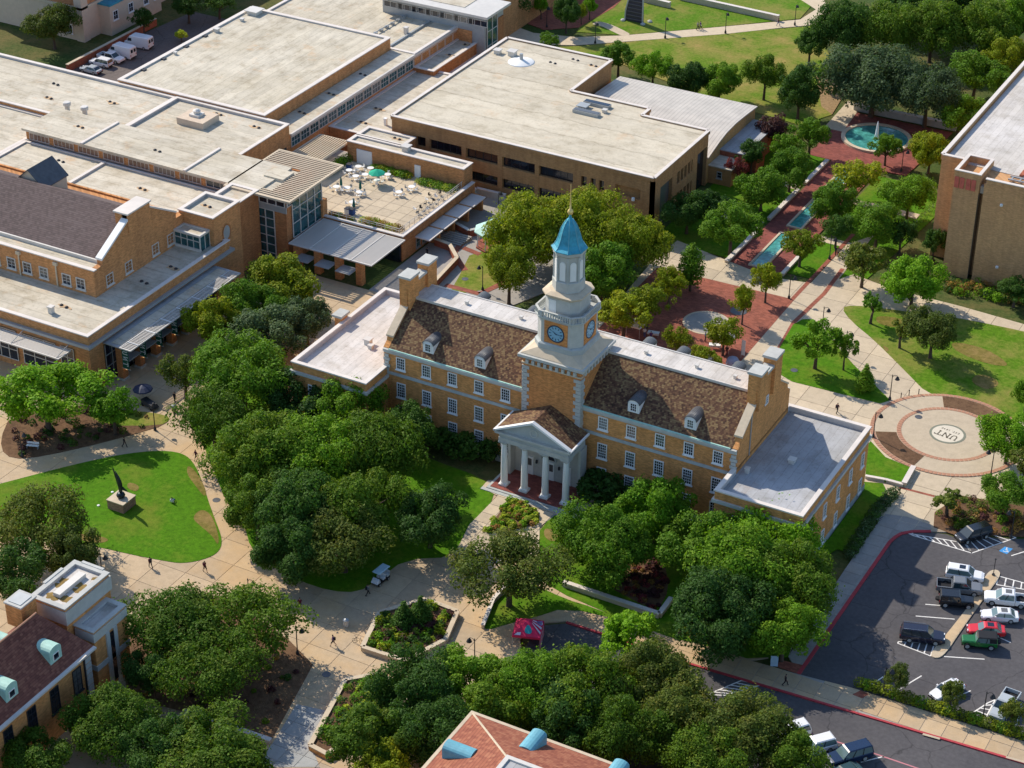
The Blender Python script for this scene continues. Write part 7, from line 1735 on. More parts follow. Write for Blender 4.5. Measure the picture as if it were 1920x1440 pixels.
def vehicle(rear, front, kind, colour, label, sunroof=False, name=None, cat='car', group=None, roof_paint=None, pale=False, rack=False, soft=False):
    L, W_, belt, top, cb, cr, wr_, wb = KINDS[kind]
    x0, y0 = rear; x1, y1 = front
    t = thing(name or {'pickup': 'pickup_truck', 'van': 'van', 'minivan': 'minivan', 'sedan': 'car'}.get(kind, 'suv'), label, cat, ((x0 + x1) / 2, (y0 + y1) / 2, 0.01), group)
    t.rotation_euler = (0, 0, math.atan2(y1 - y0, x1 - x0))
    pm_ = paint('paint_' + colour, PAINTS[colour]); gl = CAR_GLASS_PALE if pale else CAR_GLASS
    h, hw = L / 2, W_ / 2
    def ringx(x, w, zb, zt, r=0.12): return [(x, -w + .06, zb), (x, w - .06, zb), (x, w, zb + .12), (x, w, zt - r), (x, w - r, zt), (x, -w + r, zt), (x, -w, zt - r), (x, -w, zb + .12)]
    b = MB(); bt = belt
    if kind == 'van':
        st = [(-h, hw * .93, .45, top - .2), (-h + .1, hw * .97, .3, top - .05), (-h + 1, hw, .28, top), (h * .38, hw, .28, top), (h * .52, hw * .98, .28, top - .15), (h * .72, hw * .96, .28, 1.5), (h * .9, hw * .93, .28, 1.25), (h, hw * .84, .38, .95)]
    elif kind == 'sedan':
        st = [(-h, hw * .82, .42, .78), (-h + .12, hw * .92, .30, bt - .02), (-h + .7, hw * .98, .24, bt + .02), (-.2, hw, .22, bt), (h - 1.3, hw * .98, .24, bt - .04), (h - .4, hw * .92, .26, bt - .16), (h, hw * .74, .36, bt - .32)]
    elif kind == 'jeep':
        st = [(-h, hw * .9, .5, bt - .05), (-h + .08, hw * .94, .42, bt), (-.2, hw * .94, .42, bt), (.55, hw * .93, .42, bt), (.7, hw * .84, .42, bt), (h - .12, hw * .76, .44, bt - .05), (h, hw * .72, .5, bt - .12)]
    else:
        st = [(-h, hw * .88, .46, bt - .1), (-h + .1, hw * .95, .34, bt - .02), (-h + .7, hw, .28, bt), (0, hw, .26, bt), (h - 1.4, hw * .98, .28, bt - .02), (h - .35, hw * .93, .3, bt - .1), (h, hw * .78, .4, bt - .24)]
    if kind == 'pickup':
        st = [(cb[0] - .05, hw * .98, .32, bt), (0.3, hw, .30, bt), (h - 1.4, hw * .98, .3, bt + .02), (h - .3, hw * .94, .32, bt - .04), (h, hw * .84, .4, bt - .18)]
    body = b.loft([ringx(*s) for s in st]).build('body', pm_, t)
    def frustum(name_, bx0, bx1, rx0, rx1, wb_, wt, z0, z1, mat):
        return MB().loft([[(bx0, -wb_, z0), (bx1, -wb_, z0), (bx1, wb_, z0), (bx0, wb_, z0)], [(rx0, -wt, z1), (rx1, -wt, z1), (rx1, wt, z1), (rx0, wt, z1)]]).build(name_, mat, t)
    wbm, wtm = hw - .07, hw - (.26 if kind != 'jeep' else .12)
    if kind == 'van':
        MB().add([(2.42, -hw * .82, 1.55), (2.42, hw * .82, 1.55), (1.62, hw * .8, 2.4), (1.62, -hw * .8, 2.4)], [(0, 1, 2, 3)]).build('windscreen', gl, t)
        for s_ in (-1, 1): MB().add([(1.0, s_ * (hw + .01), 1.5), (2.0, s_ * (hw + .005), 1.45), (1.75, s_ * (hw + .0), 2.1), (1.0, s_ * (hw + .01), 2.15)], [(0, 1, 2, 3)]).build('side_window', gl, t)
        for s_ in (-1, 1): MB().box(-h - .02, s_ * .12, 1.5, -h + .03, s_ * .75, 2.2).build('rear_window', gl, t)
    else:
        frustum('glasshouse', cb[0], cb[1], cr[0], cr[1], wbm, wtm, bt - .05, top - .06, gl)
        rp_ = roof_paint and paint('paint_' + roof_paint, PAINTS[roof_paint]) or (TRIM if soft else pm_)
        rf = MB().loft([[(cr[0] - .1, -wtm - .05, top - .1), (cr[1] + .1, -wtm - .05, top - .1), (cr[1] + .1, wtm + .05, top - .1), (cr[0] - .1, wtm + .05, top - .1)], [(cr[0] + .06, -wtm + .08, top), (cr[1] - .08, -wtm + .08, top), (cr[1] - .08, wtm - .08, top), (cr[0] + .06, wtm - .08, top)]]).build('roof', rp_, t)
        pil = MB()
        for s_ in (-1, 1):
            for u in (0, 1, 0.5) if kind != 'bigsuv' else (0, 1, 0.35, 0.68):
                xa, xb = cb[0] + (cb[1] - cb[0]) * u, cr[0] + (cr[1] - cr[0]) * u
                pil = MB().tube((xa, s_ * (wbm + .01), bt - .05), (xb, s_ * (wtm + .02), top - .07), 0.055, 0.05, 5)
                pil.build('pillar', pm_ if u in (0, 1) else TRIM, t)
        if soft or kind == 'jeep':
            for s_ in (-1, 1): MB().add([(cb[0] - .02, s_ * (wbm + .03), bt), (cb[0] + .9, s_ * (wbm + .03), bt), (cr[0] + .9, s_ * (wtm + .03), top - .08), (cr[0] - .03, s_ * (wtm + .03), top - .08)], [(0, 1, 2, 3)]).build('side_panel', rp_, t)
        if sunroof: MB().box(cr[1] - 1.15, -.42, top - .01, cr[1] - .35, .42, top + .012).build('sunroof', GLASS_BLACK, rf)
        if rack:
            for s_ in (-1, 1): MB().tube((cr[0] + .1, s_ * (wtm - .02), top + .07), (cr[1] - .2, s_ * (wtm - .02), top + .07), .03).build('roof_rail', CHROME, rf)
    if kind == 'pickup':
        bx0_, bx1_ = -h, cb[0] - .1
        bed_ = MB().box(bx0_, -hw, .45, bx1_, -hw + .12, bt).box(bx0_, hw - .12, .45, bx1_, hw, bt).box(bx0_, -hw + .12, .45, bx0_ + .1, hw - .12, bt).box(bx1_ - .08, -hw + .12, .45, bx1_, hw - .12, bt).build('bed_side', pm_, t)
        MB().box(bx0_ + .1, -hw + .12, .5, bx1_ - .08, hw - .12, .62).build('bed_floor', TRIM, t)
    tm, rm = wheel_meshes(wr_)
    for sx in (-1, 1):
        for sy in (-1, 1):
            w = place('wheel', tm, t, (sx * wb / 2 + (0.05 if kind != 'pickup' else .1), sy * (hw - .12), wr_)); place('rim', rm, w)
    zl = bt - .34
    for sy in (-1, 1):
        MB().box(h - .16, sy * (hw * .5) - .17, zl - .02, h + .01 - .04, sy * (hw * .5) + .17, zl + .16).build('headlight', HEADL, t)
        MB().box(-h - .015, sy * hw * .78 - .1, bt - .42, -h + .1, sy * hw * .78 + .1, bt - .12).build('tail_light', TAILL, t)
        if kind != 'van': MB().box(cb[1] - .45, sy * (hw + .08) - .09, bt - .02, cb[1] - .25, sy * (hw + .08) + .09, bt + .14).build('mirror', pm_, t)
    MB().box(h - .12, -hw * .72, .36, h + .05, hw * .72, .55).build('bumper', TRIM, t); MB().box(-h - .05, -hw * .8, .4, -h + .08, hw * .8, .58).build('bumper', TRIM, t)
    MB().box(h - .1, -hw * .34, zl - .16, h - .005, hw * .34, zl + .08).build('grille', TRIM, t)
    MB().box(-h + .3, -hw + .1, .2, h - .4, hw - .1, .34).build('underbody', TRIM, t)
    if kind == 'jeep': MB().lathe(-h - .12, 0, [(0.01, .62), (.38, .66), (.38, .9), (.01, .94)], 14).build('spare_wheel', RUBBER, t)
    return t
PK = 'vehicles in the parking lot'
vehicle((56.88, 24.70), (54.01, 20.69), 'minivan', 'black', 'black minivan parked by the hatched corner', group=PK)
vehicle((55.13, 12.87), (59.64, 13.96), 'suv', 'white', 'white wagon with black sunroof at the top of the left row', True, group=PK, pale=True)
vehicle((55.06, 9.53), (60.23, 11.27), 'pickup', 'grey', 'dark grey pickup truck with an empty bed, left row', group=PK, cat='truck')
vehicle((56.07, 6.60), (60.43, 8.30), 'jeep', 'black', 'boxy black off-roader at the end of the left row', group=PK)
vehicle((54.62, -2.24), (59.17, -0.77), 'bigsuv', 'darkblue', 'long dark suv alone beside the hatched bay', rack=True, group=PK)
vehicle((66.49, 11.84), (61.11, 10.09), 'pickup', 'white', 'white pickup truck facing the island', True, group=PK, cat='truck', pale=True)
vehicle((66.09, 8.20), (61.81, 6.41), 'sedan', 'white', 'white sedan with dark sunroof, right row', True, group=PK, pale=True)
vehicle((65.52, 4.52), (61.23, 2.72), 'sedan', 'red', 'bright red car in the right row', True, group=PK, pale=True)
vehicle((65.41, 1.65), (61.44, 0.02), 'jeep', 'green', 'boxy green off-roader with black top', soft=True, group=PK, pale=True)
vehicle((63.99, -8.00), (61.93, -12.12), 'sedan', 'white', 'white car parked against the hedge', True, group=PK)
vehicle((70.04, -7.09), (69.75, -11.95), 'pickup', 'silver', 'grey-blue pickup truck nose-in at the hedge', group=PK, cat='truck')
RK = 'cars parked along the road'
vehicle((50.93, -24.73), (48.10, -28.26), 'suv', 'white', 'white car almost hidden under the trees on the road', group=RK)
vehicle((54.55, -25.49), (51.51, -29.11), 'suv', 'white', 'white suv with half its hood under leaves on the road', group=RK, pale=True)
vehicle((58.54, -24.95), (55.45, -28.78), 'bigsuv', 'navy', 'navy blue suv parked on the road', group=RK, pale=True)
vehicle((58.83, -28.12), (56.33, -32.00), 'sedan', 'darkgreen', 'dark car cut by the bottom edge', group=RK, pale=True)
VK = 'vehicles in the van yard'
vehicle((-142.84, 105.00), (-148.68, 104.57), 'van', 'white', 'white van farthest along the brick yard wall', group=VK, cat='van')
vehicle((-143.00, 99.13), (-148.30, 99.27), 'van', 'white', 'white van next to the white pickup in the yard', group=VK, cat='van')
vehicle((-149.30, 96.46), (-143.03, 96.27), 'pickup', 'white', 'white pickup in the van yard', group=VK, cat='truck')
vehicle((-144.03, 93.50), (-148.68, 93.33), 'suv', 'white', 'white small wagon in the van yard', group=VK)
vehicle((-143.13, 89.68), (-148.79, 89.83), 'sedan', 'silver', 'pale car peeking over the roof edge in the van yard', group=VK)
# pink-red printed pop-up tent on the drive
TENT = mat_plain('tent_pink', (0.66, 0.02, 0.09), 0.6, 0.12); DEC = mat_plain('white_decal', (0.72, 0.66, 0.74), 0.5, 0.05); DEC2 = mat_plain('teal_decal', (0.02, 0.30, 0.34), 0.5, 0.1)
pk = thing('canopy_tent', 'bright pink-red printed tent on the drive below the olive oak', 'tent', (*(14.47, -25.86), 0.02)); pk.rotation_euler = (0, 0, RAD(20))
a, zt, za = 1.75, 2.1, 3.5
MB().loft([[(-a, -a, zt - .3), (a, -a, zt - .3), (a, a, zt - .3), (-a, a, zt - .3)], [(-a, -a, zt), (a, -a, zt), (a, a, zt), (-a, a, zt)], [(-.06, -.06, za), (.06, -.06, za), (.06, .06, za), (-.06, .06, za)]]).build('canopy', TENT, pk)
MB().box(a - .04, -a, .1, a, a, zt - .3).build('side_curtain', TENT, pk)
MB().box(-a, a - .04, .1, a - .05, a, zt - .3).build('back_curtain', TENT, pk)
for y in (-1.3, -.4, .6): MB().box(a + .004, y, .2, a + .012, y + .4, zt - .1).build('curtain_stripe', DEC, pk)
def on_face(rot, pts, mat, nm):
    c, s_ = math.cos(rot), math.sin(rot); v = []
    for u, h_ in pts:                       # u across, h_ from eave (0) to apex (1) on the face towards -y
        x, y, z = u * a * (1 - h_), -a * (1 - h_) - .02, zt + (za - zt) * h_ + .02
        v.append((x * c - y * s_, x * s_ + y * c, z))
    MB().add(v, [tuple(range(len(v)))]).build(nm, mat, pk)
on_face(0, [(.15 + .42 * math.cos(t * .52), .42 + .26 * math.sin(t * .52)) for t in range(12)], DEC2, 'print_oval')
on_face(0, [(-.9, .05), (-.45, .05), (-.5, .22), (-.8, .2)], DEC, 'print_patch')
for u in (-.6, 0., .55): on_face(math.pi / 2, [(u - .12, .06), (u + .14, .06), (u + .2, .72), (u - .02, .72)], DEC, 'print_stripe')
on_face(math.pi / 2, [(.3, .1), (.9, .1), (.7, .45), (.35, .45)], mat_plain('lilac_decal', (0.30, 0.22, 0.55), 0.5), 'print_patch')
for x in (-a + .05, a - .05):
    for y in (-a + .05, a - .05): MB().tube((x, y, 0), (x, y, zt), .03).build('leg', METAL_LIGHT, pk)
# golf cart
gc = thing('golf_cart', 'dark golf cart with a pale blue-white roof under the oaks', 'golf cart', (*(-7.86, -24.42), 0.13))
gc.rotation_euler = (0, 0, math.atan2((-8.21, -25.66)[1] - (-7.93, -22.87)[1], (-8.21, -25.66)[0] - (-7.93, -22.87)[0]))
MB().loft([[(-1.2, -.6, .3), (1.3, -.6, .3), (1.3, .6, .3), (-1.2, .6, .3)], [(-1.2, -.62, .55), (1.35, -.58, .5), (1.35, .58, .5), (-1.2, .62, .55)]]).build('chassis', TRIM, gc)
MB().loft([[(.75, -.58, .5), (1.4, -.52, .5), (1.4, .52, .5), (.75, .58, .5)], [(.8, -.54, 1.0), (1.15, -.46, .9), (1.15, .46, .9), (.8, .54, 1.0)]]).build('front_cowl', HEADL, gc)
for x in (-0.1, -0.95):
    MB().box(x - .25, -.55, .55, x + .25, .55, .85).build('seat', HEADL, gc); MB().box(x - .32, -.55, .85, x - .22, .55, 1.25).build('backrest', HEADL, gc)
MB().loft([[(-1.3, -.62, 1.9), (1.0, -.62, 1.9), (1.0, .62, 1.9), (-1.3, .62, 1.9)], [(-1.2, -.5, 2.0), (.9, -.5, 2.0), (.9, .5, 2.0), (-1.2, .5, 2.0)]]).build('roof', mat_plain('cart_roof', (0.45, 0.62, 0.70), 0.4), gc)
for x, xt in ((.95, .8), (-1.1, -1.1)):
    for s_ in (-1, 1): MB().tube((x, s_ * .54, .6), (xt, s_ * .54, 1.9), .025).build('post', METAL_DARK, gc)
tm, rm = wheel_meshes(0.24)
for x in (-.8, .95):
    for s_ in (-.52, .52): w = place('wheel', tm, gc, (x, s_, .24)); place('rim', rm, w)

# ------------------------------------------------------------------ people
SKIN = mat_plain('skin', (0.42, 0.25, 0.17), 0.6, 0.05); HAIR = mat_plain('hair', (0.03, 0.02, 0.015), 0.7); SHOE = mat_plain('shoes', (0.05, 0.05, 0.05), 0.7)
def body_mesh(pose):
    """one continuous skinned body, feet at the origin, facing +x"""
    st = {'walk': 0.30, 'stand': 0.04, 'sit': 0.0}[pose]
    dz = .83 if pose == 'sit' else 0.0
    J = {'pelvis': (0, 0, .95), 'waist': (0, 0, 1.10), 'chest': (0.01, 0, 1.30), 'neck': (0.01, 0, 1.47), 'jaw': (0.03, 0, 1.56), 'head': (0.03, 0, 1.66), 'crown': (0.02, 0, 1.74)}
    Rr = {'pelvis': (.135, .16), 'waist': (.115, .14), 'chest': (.125, .17), 'neck': (.055, .055), 'jaw': (.075, .065), 'head': (.098, .078), 'crown': (.06, .055)}
    E = [('pelvis', 'waist'), ('waist', 'chest'), ('chest', 'neck'), ('neck', 'jaw'), ('jaw', 'head'), ('head', 'crown')]
    for s_, nm in ((1, 'l'), (-1, 'r')):
        f = st * s_
        pts = [('hip', (0, s_ * .095, .88), .088), ('knee', (f * .55 + .05, s_ * .10, .50), .058), ('ankle', (f - (.10 if f < 0 else 0), s_ * .10, .10 + (.05 if f < 0 else 0)), .042), ('toe', (f + .13, s_ * .11, .04), .036)]
        if pose == 'sit': pts = [('hip', (.05, s_ * .095, .97), .088), ('knee', (.44, s_ * .14, 1.24), .058), ('ankle', (.66, s_ * .13, .93), .042), ('toe', (.80, s_ * .14, .875), .036)]
        prev = 'pelvis'
        for n_, p, r in pts: J[n_ + nm] = p; Rr[n_ + nm] = (r, r); E.append((prev, n_ + nm)); prev = n_ + nm
        g = -st * s_ * .7
        pts = [('shoulder', (0, s_ * .19, 1.40), .06), ('elbow', (g * .45 - .02, s_ * .245, 1.13), .043), ('wrist', (g + .05, s_ * .25, .89), .03), ('palm', (g + .075, s_ * .25, .82), .034)]
        prev = 'chest'
        for n_, p, r in pts: J[n_ + nm] = p; Rr[n_ + nm] = (r, r); E.append((prev, n_ + nm)); prev = n_ + nm
        px, py, pz = J['palm' + nm]
        for k, (dx, L) in enumerate(((-.027, .075), (-.009, .088), (.009, .082), (.027, .062))):
            a, b = 'f%d' % k + nm, 'g%d' % k + nm
            J[a] = (px + dx, py - s_ * .004, pz - .045); J[b] = (px + dx + .015, py - s_ * .02, pz - .045 - L); Rr[a] = Rr[b] = (.0085, .0085); E += [('palm' + nm, a), (a, b)]
        J['t' + nm] = (px + .052, py - s_ * .01, pz - .02); J['u' + nm] = (px + .06, py - s_ * .018, pz - .065); Rr['t' + nm] = Rr['u' + nm] = (.0095, .0095); E += [('palm' + nm, 't' + nm), ('t' + nm, 'u' + nm)]
    ks = list(J)
    if dz: J = {k: (v[0], v[1], v[2] - dz) for k, v in J.items()}
    me = bpy.data.meshes.new('body_base'); me.from_pydata([J[k] for k in ks], [(ks.index(a), ks.index(b)) for a, b in E], [])
    o = bpy.data.objects.new('body_tmp', me); col.objects.link(o)
    o.modifiers.new('skin', 'SKIN'); sub = o.modifiers.new('sub', 'SUBSURF'); sub.levels = 1; sub.render_levels = 1
    for i, k in enumerate(ks): me.skin_vertices[0].data[i].radius = Rr[k]; me.skin_vertices[0].data[i].use_root = (k == 'pelvis')
    dg_ = bpy.context.evaluated_depsgraph_get(); res = bpy.data.meshes.new_from_object(o.evaluated_get(dg_))
    bpy.data.objects.remove(o); bpy.data.meshes.remove(me)
    res.name = 'body'; res.materials.clear(); res.materials.append(SKIN)
    return res
def shell(me, test, off, name, mat):
    """clothing: the body's own faces, lifted off it"""
    vs_ = [v.co + v.normal * off for v in me.vertices]; fs_ = [tuple(p.vertices) for p in me.polygons if test(p.center)]
    used = sorted({i for f in fs_ for i in f}); mp = {v: k for k, v in enumerate(used)}
    return MB().add([tuple(vs_[i]) for i in used], [tuple(mp[i] for i in f) for f in fs_]).mesh(name, mat, True)
BODY = {k: body_mesh(k) for k in ('walk', 'stand', 'sit')}
CLOTH = {'dark': (0.02, 0.02, 0.025), 'maroon': (0.10, 0.012, 0.03), 'grey': (0.2, 0.2, 0.21), 'white': (0.7, 0.7, 0.7), 'blue': (0.04, 0.09, 0.25), 'green': (0.02, 0.12, 0.05), 'purple': (0.10, 0.04, 0.16), 'tan': (0.35, 0.27, 0.18)}
GARM = {}
def garment(pose, part, colour):
    key = (pose, part, colour)
    if key not in GARM:
        me = BODY[pose]; mname = 'cloth_' + colour; mt = MATS.get(mname) or mat_plain(mname, CLOTH[colour], 0.9, 0.1)
        t = {'shirt': (lambda c: 0.97 < c.z < 1.46 and abs(c.y) < 0.30 and not (abs(c.y) > .2 and c.z < 1.14)), 'trousers': (lambda c: 0.08 < c.z < 1.0 and abs(c.y) < .205), 'shorts': (lambda c: 0.52 < c.z < 1.0 and abs(c.y) < .205),
             'hair': (lambda c: c.z > 1.63 and (c.x < .09 or c.z > 1.70)), 'shoe': (lambda c: c.z < 0.11)}[part]
        if pose == 'sit':
            t = {'shirt': (lambda c: 0.14 < c.z < .63 and c.x < .16 and abs(c.y) < .30), 'trousers': (lambda c: c.z < .46 and (c.x > .1 or c.z < .2) and abs(c.y) < .215 and c.x < .68), 'hair': (lambda c: c.z > .80 and (c.x < .09 or c.z > .87)), 'shoe': (lambda c: c.x > .62)}[part]
        GARM[key] = shell(me, t, {'shirt': .018, 'trousers': .014, 'shorts': .02, 'hair': .02, 'shoe': .012}[part], part, HAIR if part == 'hair' else SHOE if part == 'shoe' else mt)
    return GARM[key]
def person(foot, heading, shirt, legs, label, pose='walk', z=0.13, shorts=False, bag=None, s=1.0):
    t = thing('person', label, 'person', (foot[0], foot[1], z), 'people on foot'); t.rotation_euler = (0, 0, RAD(heading)); t.scale = (s, s, s)
    b = place('body', BODY[pose], t)
    for part, c in (('shirt', shirt), ('shorts' if shorts else 'trousers', legs), ('hair', 'dark'), ('shoe', 'dark')): place(part, garment(pose, part, c), t)
    if bag: place('backpack', MB().loft([[(-.15, -.14, .98), (-.15, .14, .98), (-.15, .14, 1.42), (-.15, -.14, 1.42)], [(-.34, -.11, 1.02), (-.34, .11, 1.02), (-.32, .11, 1.38), (-.32, -.11, 1.38)]]).mesh('backpack', MATS.get('cloth_' + bag) or mat_plain('cloth_' + bag, CLOTH[bag], 0.9)), t)
    return t
person((-35.39, -36.51), 150, 'maroon', 'dark', 'walker in dark clothes left on the path below the statue lawn', bag='dark')
person((-28.71, -33.80), -20, 'maroon', 'dark', 'walker in maroon at the lower tip of the statue lawn', shorts=True, bag='dark')
person((-13.67, -34.28), 120, 'maroon', 'dark', 'walker crossing the plaza between oaks and planter', shorts=True)
person((-5.92, -38.56), 200, 'purple', 'dark', 'walker nearest the six-sided planter', shorts=True, bag='dark')
person((-7.72, -27.72), 60, 'grey', 'dark', 'walker beside the golf cart', bag='dark')
person((-56.13, -15.25), 10, 'dark', 'dark', 'walker in the shade along the left bed', pose='walk')
person((-45.40, -12.96), 250, 'maroon', 'dark', 'walker on the path at the top right of the statue lawn', shorts=True)
person((-54.68, -5.47), 90, 'maroon', 'dark', 'person standing at the union entrance plaza', pose='stand')
person((-57.32, -1.92), 90, 'dark', 'dark', 'person in black under the olive tree by the union', pose='stand')
person((28.25, 43.05), 80, 'maroon', 'dark', 'walker behind the right wing', bag='dark')
person((45.56, -18.26), 20, 'dark', 'dark', 'person in black on the sidewalk by the road', z=0.15)
person((-51.84, 169.69), 40, 'grey', 'dark', 'walker in grey on the far path', z=0.07); person((-51.48, 170.24), 40, 'purple', 'dark', 'walker in purple on the far path', z=0.07)
person((-38.18, 179.95), 200, 'maroon', 'blue', 'walker at the right end of the far path', z=0.07)
person((2.92, 52.56), 30, 'blue', 'dark', 'person beside the pale disc', 'stand', 0.17); person((4.47, 52.31), 200, 'purple', 'dark', 'person talking beside the pale disc', 'stand', 0.17)
person((-5.80, 49.12), 100, 'white', 'blue', 'person in white at the left of the brick plaza', 'stand', 0.17); person((-4.44, 48.57), 300, 'purple', 'dark', 'person in purple at the left of the brick plaza', 'stand', 0.17)
person((7.50, 50.32), 100, 'dark', 'maroon', 'person in black near the blue tub', 'stand', 0.17)
person((10.46, 89.09), 90, 'tan', 'dark', 'person in tan at the crossing of the walks', 'stand', 0.13); person((9.87, 89.41), 60, 'dark', 'dark', 'person in black at the crossing of the walks', 'stand', 0.13)
person((-48.71, 55.58), 60, 'dark', 'dark', 'person beside the terrace east wall', 'walk', 0.08)
person((-41.89, -23.23), 100, 'white', 'blue', 'person in white sitting on the statue lawn', 'sit', 0.18)

# ------------------------------------------------------------------ lamps
lp = MB().lathe(0, 0, [(0.22, 0), (0.22, 0.35), (0.12, 0.55), (0.075, 0.9), (0.06, 4.1), (0.09, 4.15), (0.02, 4.4)], 10).mesh('pole', METAL_DARK)
la = MB().path([(0, 0, 3.9), (0.25, 0, 4.25), (0.6, 0, 4.3), (0.75, 0, 4.15)], 0.035).mesh('arm', METAL_DARK)
ls = MB().lathe(0.75, 0, [(0.06, 4.15), (0.16, 4.05), (0.34, 3.68), (0.36, 3.62), (0.30, 3.60)], 14).mesh('lamp_shade', METAL_DARK)
def lamp(p, rz, label, z=0.12, s=1.0):
    t = thing('street_lamp', label, 'lamp', (p[0], p[1], z), 'dark bell-shaded lamps'); t.rotation_euler = (0, 0, RAD(rz)); t.scale = (s, s, s)
    place('pole', lp, t); a = place('arm', la, t); place('lamp_shade', ls, a)
    return t
for p, rz, lab in (((-55.14, -9.53), 120, 'lamp at the right tip of the left bed'), ((-8.87, -42.03), 10, 'lamp beside the lower left oaks'), ((-19.55, -36.96), 0, 'lamp behind the right oak crown at lower left'), ((-39.05, -41.76), 10, 'lamp behind the left hall annex'),
                   ((33.67, 50.38), 10, 'lamp at the rim of the paved circle'), ((35.20, 39.39), 10, 'lamp behind the corner of the right wing'), ((8.86, 71.78), 10, 'lamp on the crossing near the pools'), ((23.23, 59.25), 10, 'lamp behind the slim lawn tree'),
                   ((17.37, 64.58), 10, 'lamp above the loose bright tree'), ((-55.67, 162.09), 90, 'lamp on the far path by the sculpture'), ((-46.02, 170.67), 90, 'lamp at the middle of the far path'), ((-66.77, 152.38), 90, 'lamp at the fork of the far path'),
                   ((-35.31, 181.95), 90, 'lamp at the right end of the far path'), ((8.26, 125.80), 10, 'lamp on the fountain court'), ((-35.04, 50.06), 170, 'lamp in the garden court lawn'), ((-67.06, -24.29), 10, 'lamp in the shaded left end of the left bed'),
                   ((59.93, 25.02), 180, 'lamp among the shrubs above the parking lot'), ((52.99, 37.95), 180, 'lamp on the circle\'s lower right rim'), ((-45.81, 74.61), 90, 'lamp in the forecourt by the auditorium'), ((56.45, -14.18), 10, 'lamp in the hedge near the lot entrance'), ((68.32, -12.75), 10, 'lamp in the hedge by the grey pickup'),
                   ((-79.43, 155.16), 90, 'lamp on the far brick court'), ((9.51, 87.68), 0, 'lamp beside the crossing trees'), ((11.25, -33.53), 180, 'lamp behind the planter by the bottom trees')):
    lamp(p, rz, lab)
lp2 = thing('street_lamp', 'slim pole lamp on the traffic island', 'lamp', (*(60.48, 15.76), 0.15)); place('pole', MB().lathe(0, 0, [(0.2, 0), (0.2, 0.2), (0.05, 0.25), (0.05, 2.4), (0.14, 2.5), (0.02, 2.7)], 10).mesh('pole', METAL_DARK), lp2)

# ------------------------------------------------------------------ statue on the lawn
sx, sy = (-47.32, -27.18)
stt = thing('statue', 'dark bronze soaring statue on a tan stone block on the lawn', 'statue', (sx, sy, 0.15), None, True)
MB().box(sx - 1.35, sy - 1.35, 0.1, sx + 1.35, sy + 1.35, 1.5).build('pedestal', mat_brick('pedestal_stone', (0.36, 0.22, 0.16)), stt)
MB().box(sx - 1.42, sy - 1.42, 1.5, sx + 1.42, sy + 1.42, 1.62).build('pedestal_top', STONE_TAN, stt)
MB().lathe(sx, sy, [(0.1, 1.62), (0.5, 1.72), (0.62, 2.0), (0.5, 2.3), (0.2, 2.45)], 16).build('globe', BRONZE, stt, True)
b = MB(); rings = []
for i in range(11):
    t = i / 10; cx_, cz_ = sx - 0.55 * t * t + 0.15 * math.sin(3 * t), 2.3 + 3.4 * t; r = 0.34 * math.sin(math.pi * min(1, .18 + .8 * t)) + 0.03
    rings.append([(cx_ + r * math.cos(2 * math.pi * k / 10 + t), sy + r * .7 * math.sin(2 * math.pi * k / 10 + t), cz_) for k in range(10)])
b.loft(rings).build('body', BRONZE, stt, True)
MB().loft([[(sx + .2, sy - .08, 2.9), (sx - .1, sy - .08, 2.9), (sx - .1, sy + .08, 3.2), (sx + .2, sy + .08, 3.1)], [(sx + .75, sy - .05, 3.0), (sx + .55, sy - .05, 3.3), (sx + .5, sy + .05, 3.5), (sx + .8, sy + .05, 3.2)], [(sx + 1.25, sy - .03, 2.95), (sx + 1.15, sy - .03, 3.05), (sx + 1.15, sy + .03, 3.1), (sx + 1.25, sy + .03, 3.0)]]).build('wing', BRONZE, stt)
MB().loft([[(sx - .15, sy - .07, 3.6), (sx - .35, sy - .07, 3.5), (sx - .35, sy + .07, 4.0), (sx - .15, sy + .07, 4.1)], [(sx - .5, sy - .05, 4.6), (sx - .62, sy - .05, 4.6), (sx - .62, sy + .05, 5.0), (sx - .5, sy + .05, 5.0)], [(sx - .85, sy - .03, 5.9), (sx - .92, sy - .03, 5.9), (sx - .92, sy + .03, 6.2), (sx - .85, sy + .03, 6.2)]]).build('wing', BRONZE, stt)

# ribbed fin sculpture on the far lawn
fx, fy = (-65.21, 167.48)
fin = thing('sculpture', 'tall dark ribbed fin sculpture with pale edges on the far lawn', 'sculpture', (fx, fy, 0), None, True)
prof = [(-2.0, 0), (-1.9, 2.2), (-1.4, 4.4), (-0.6, 6.4), (0.8, 8.4), (1.9, 8.8), (1.7, 6), (1.8, 3), (1.9, 0)]
n = len(prof); MB().add([(fx + x, fy - .35, z) for x, z in prof] + [(fx + x, fy + .35, z) for x, z in prof], [tuple(range(n)), tuple(range(2 * n - 1, n - 1, -1))] + [(i, n + i, n + (i + 1) % n, (i + 1) % n) for i in range(n)]).build('fin', mat_plain('slate_fin', (0.075, 0.065, 0.075), 0.7, 0.2), fin)
for k in range(9): MB().box(fx - 1.8 + .1 * k, fy - .5, .5 + k * .8, fx + 1.75, fy - .35, .62 + k * .8).build('rib', mat_plain('fin_rib', (0.17, 0.15, 0.16), 0.7) if k == 0 else MATS['fin_rib'], fin)
m = MB(); 
for (xa, za), (xb, zb) in zip(prof[:5], prof[1:6]): m.tube((fx + xa - .1, fy - .4, za), (fx + xb - .1, fy - .4, zb), .16, .16, 6)
m.build('pale_edge', STONE, fin); MB().tube((fx + 1.95, fy - .4, 0), (fx + 1.9, fy - .4, 8.8), .16).build('pale_edge', STONE, fin)
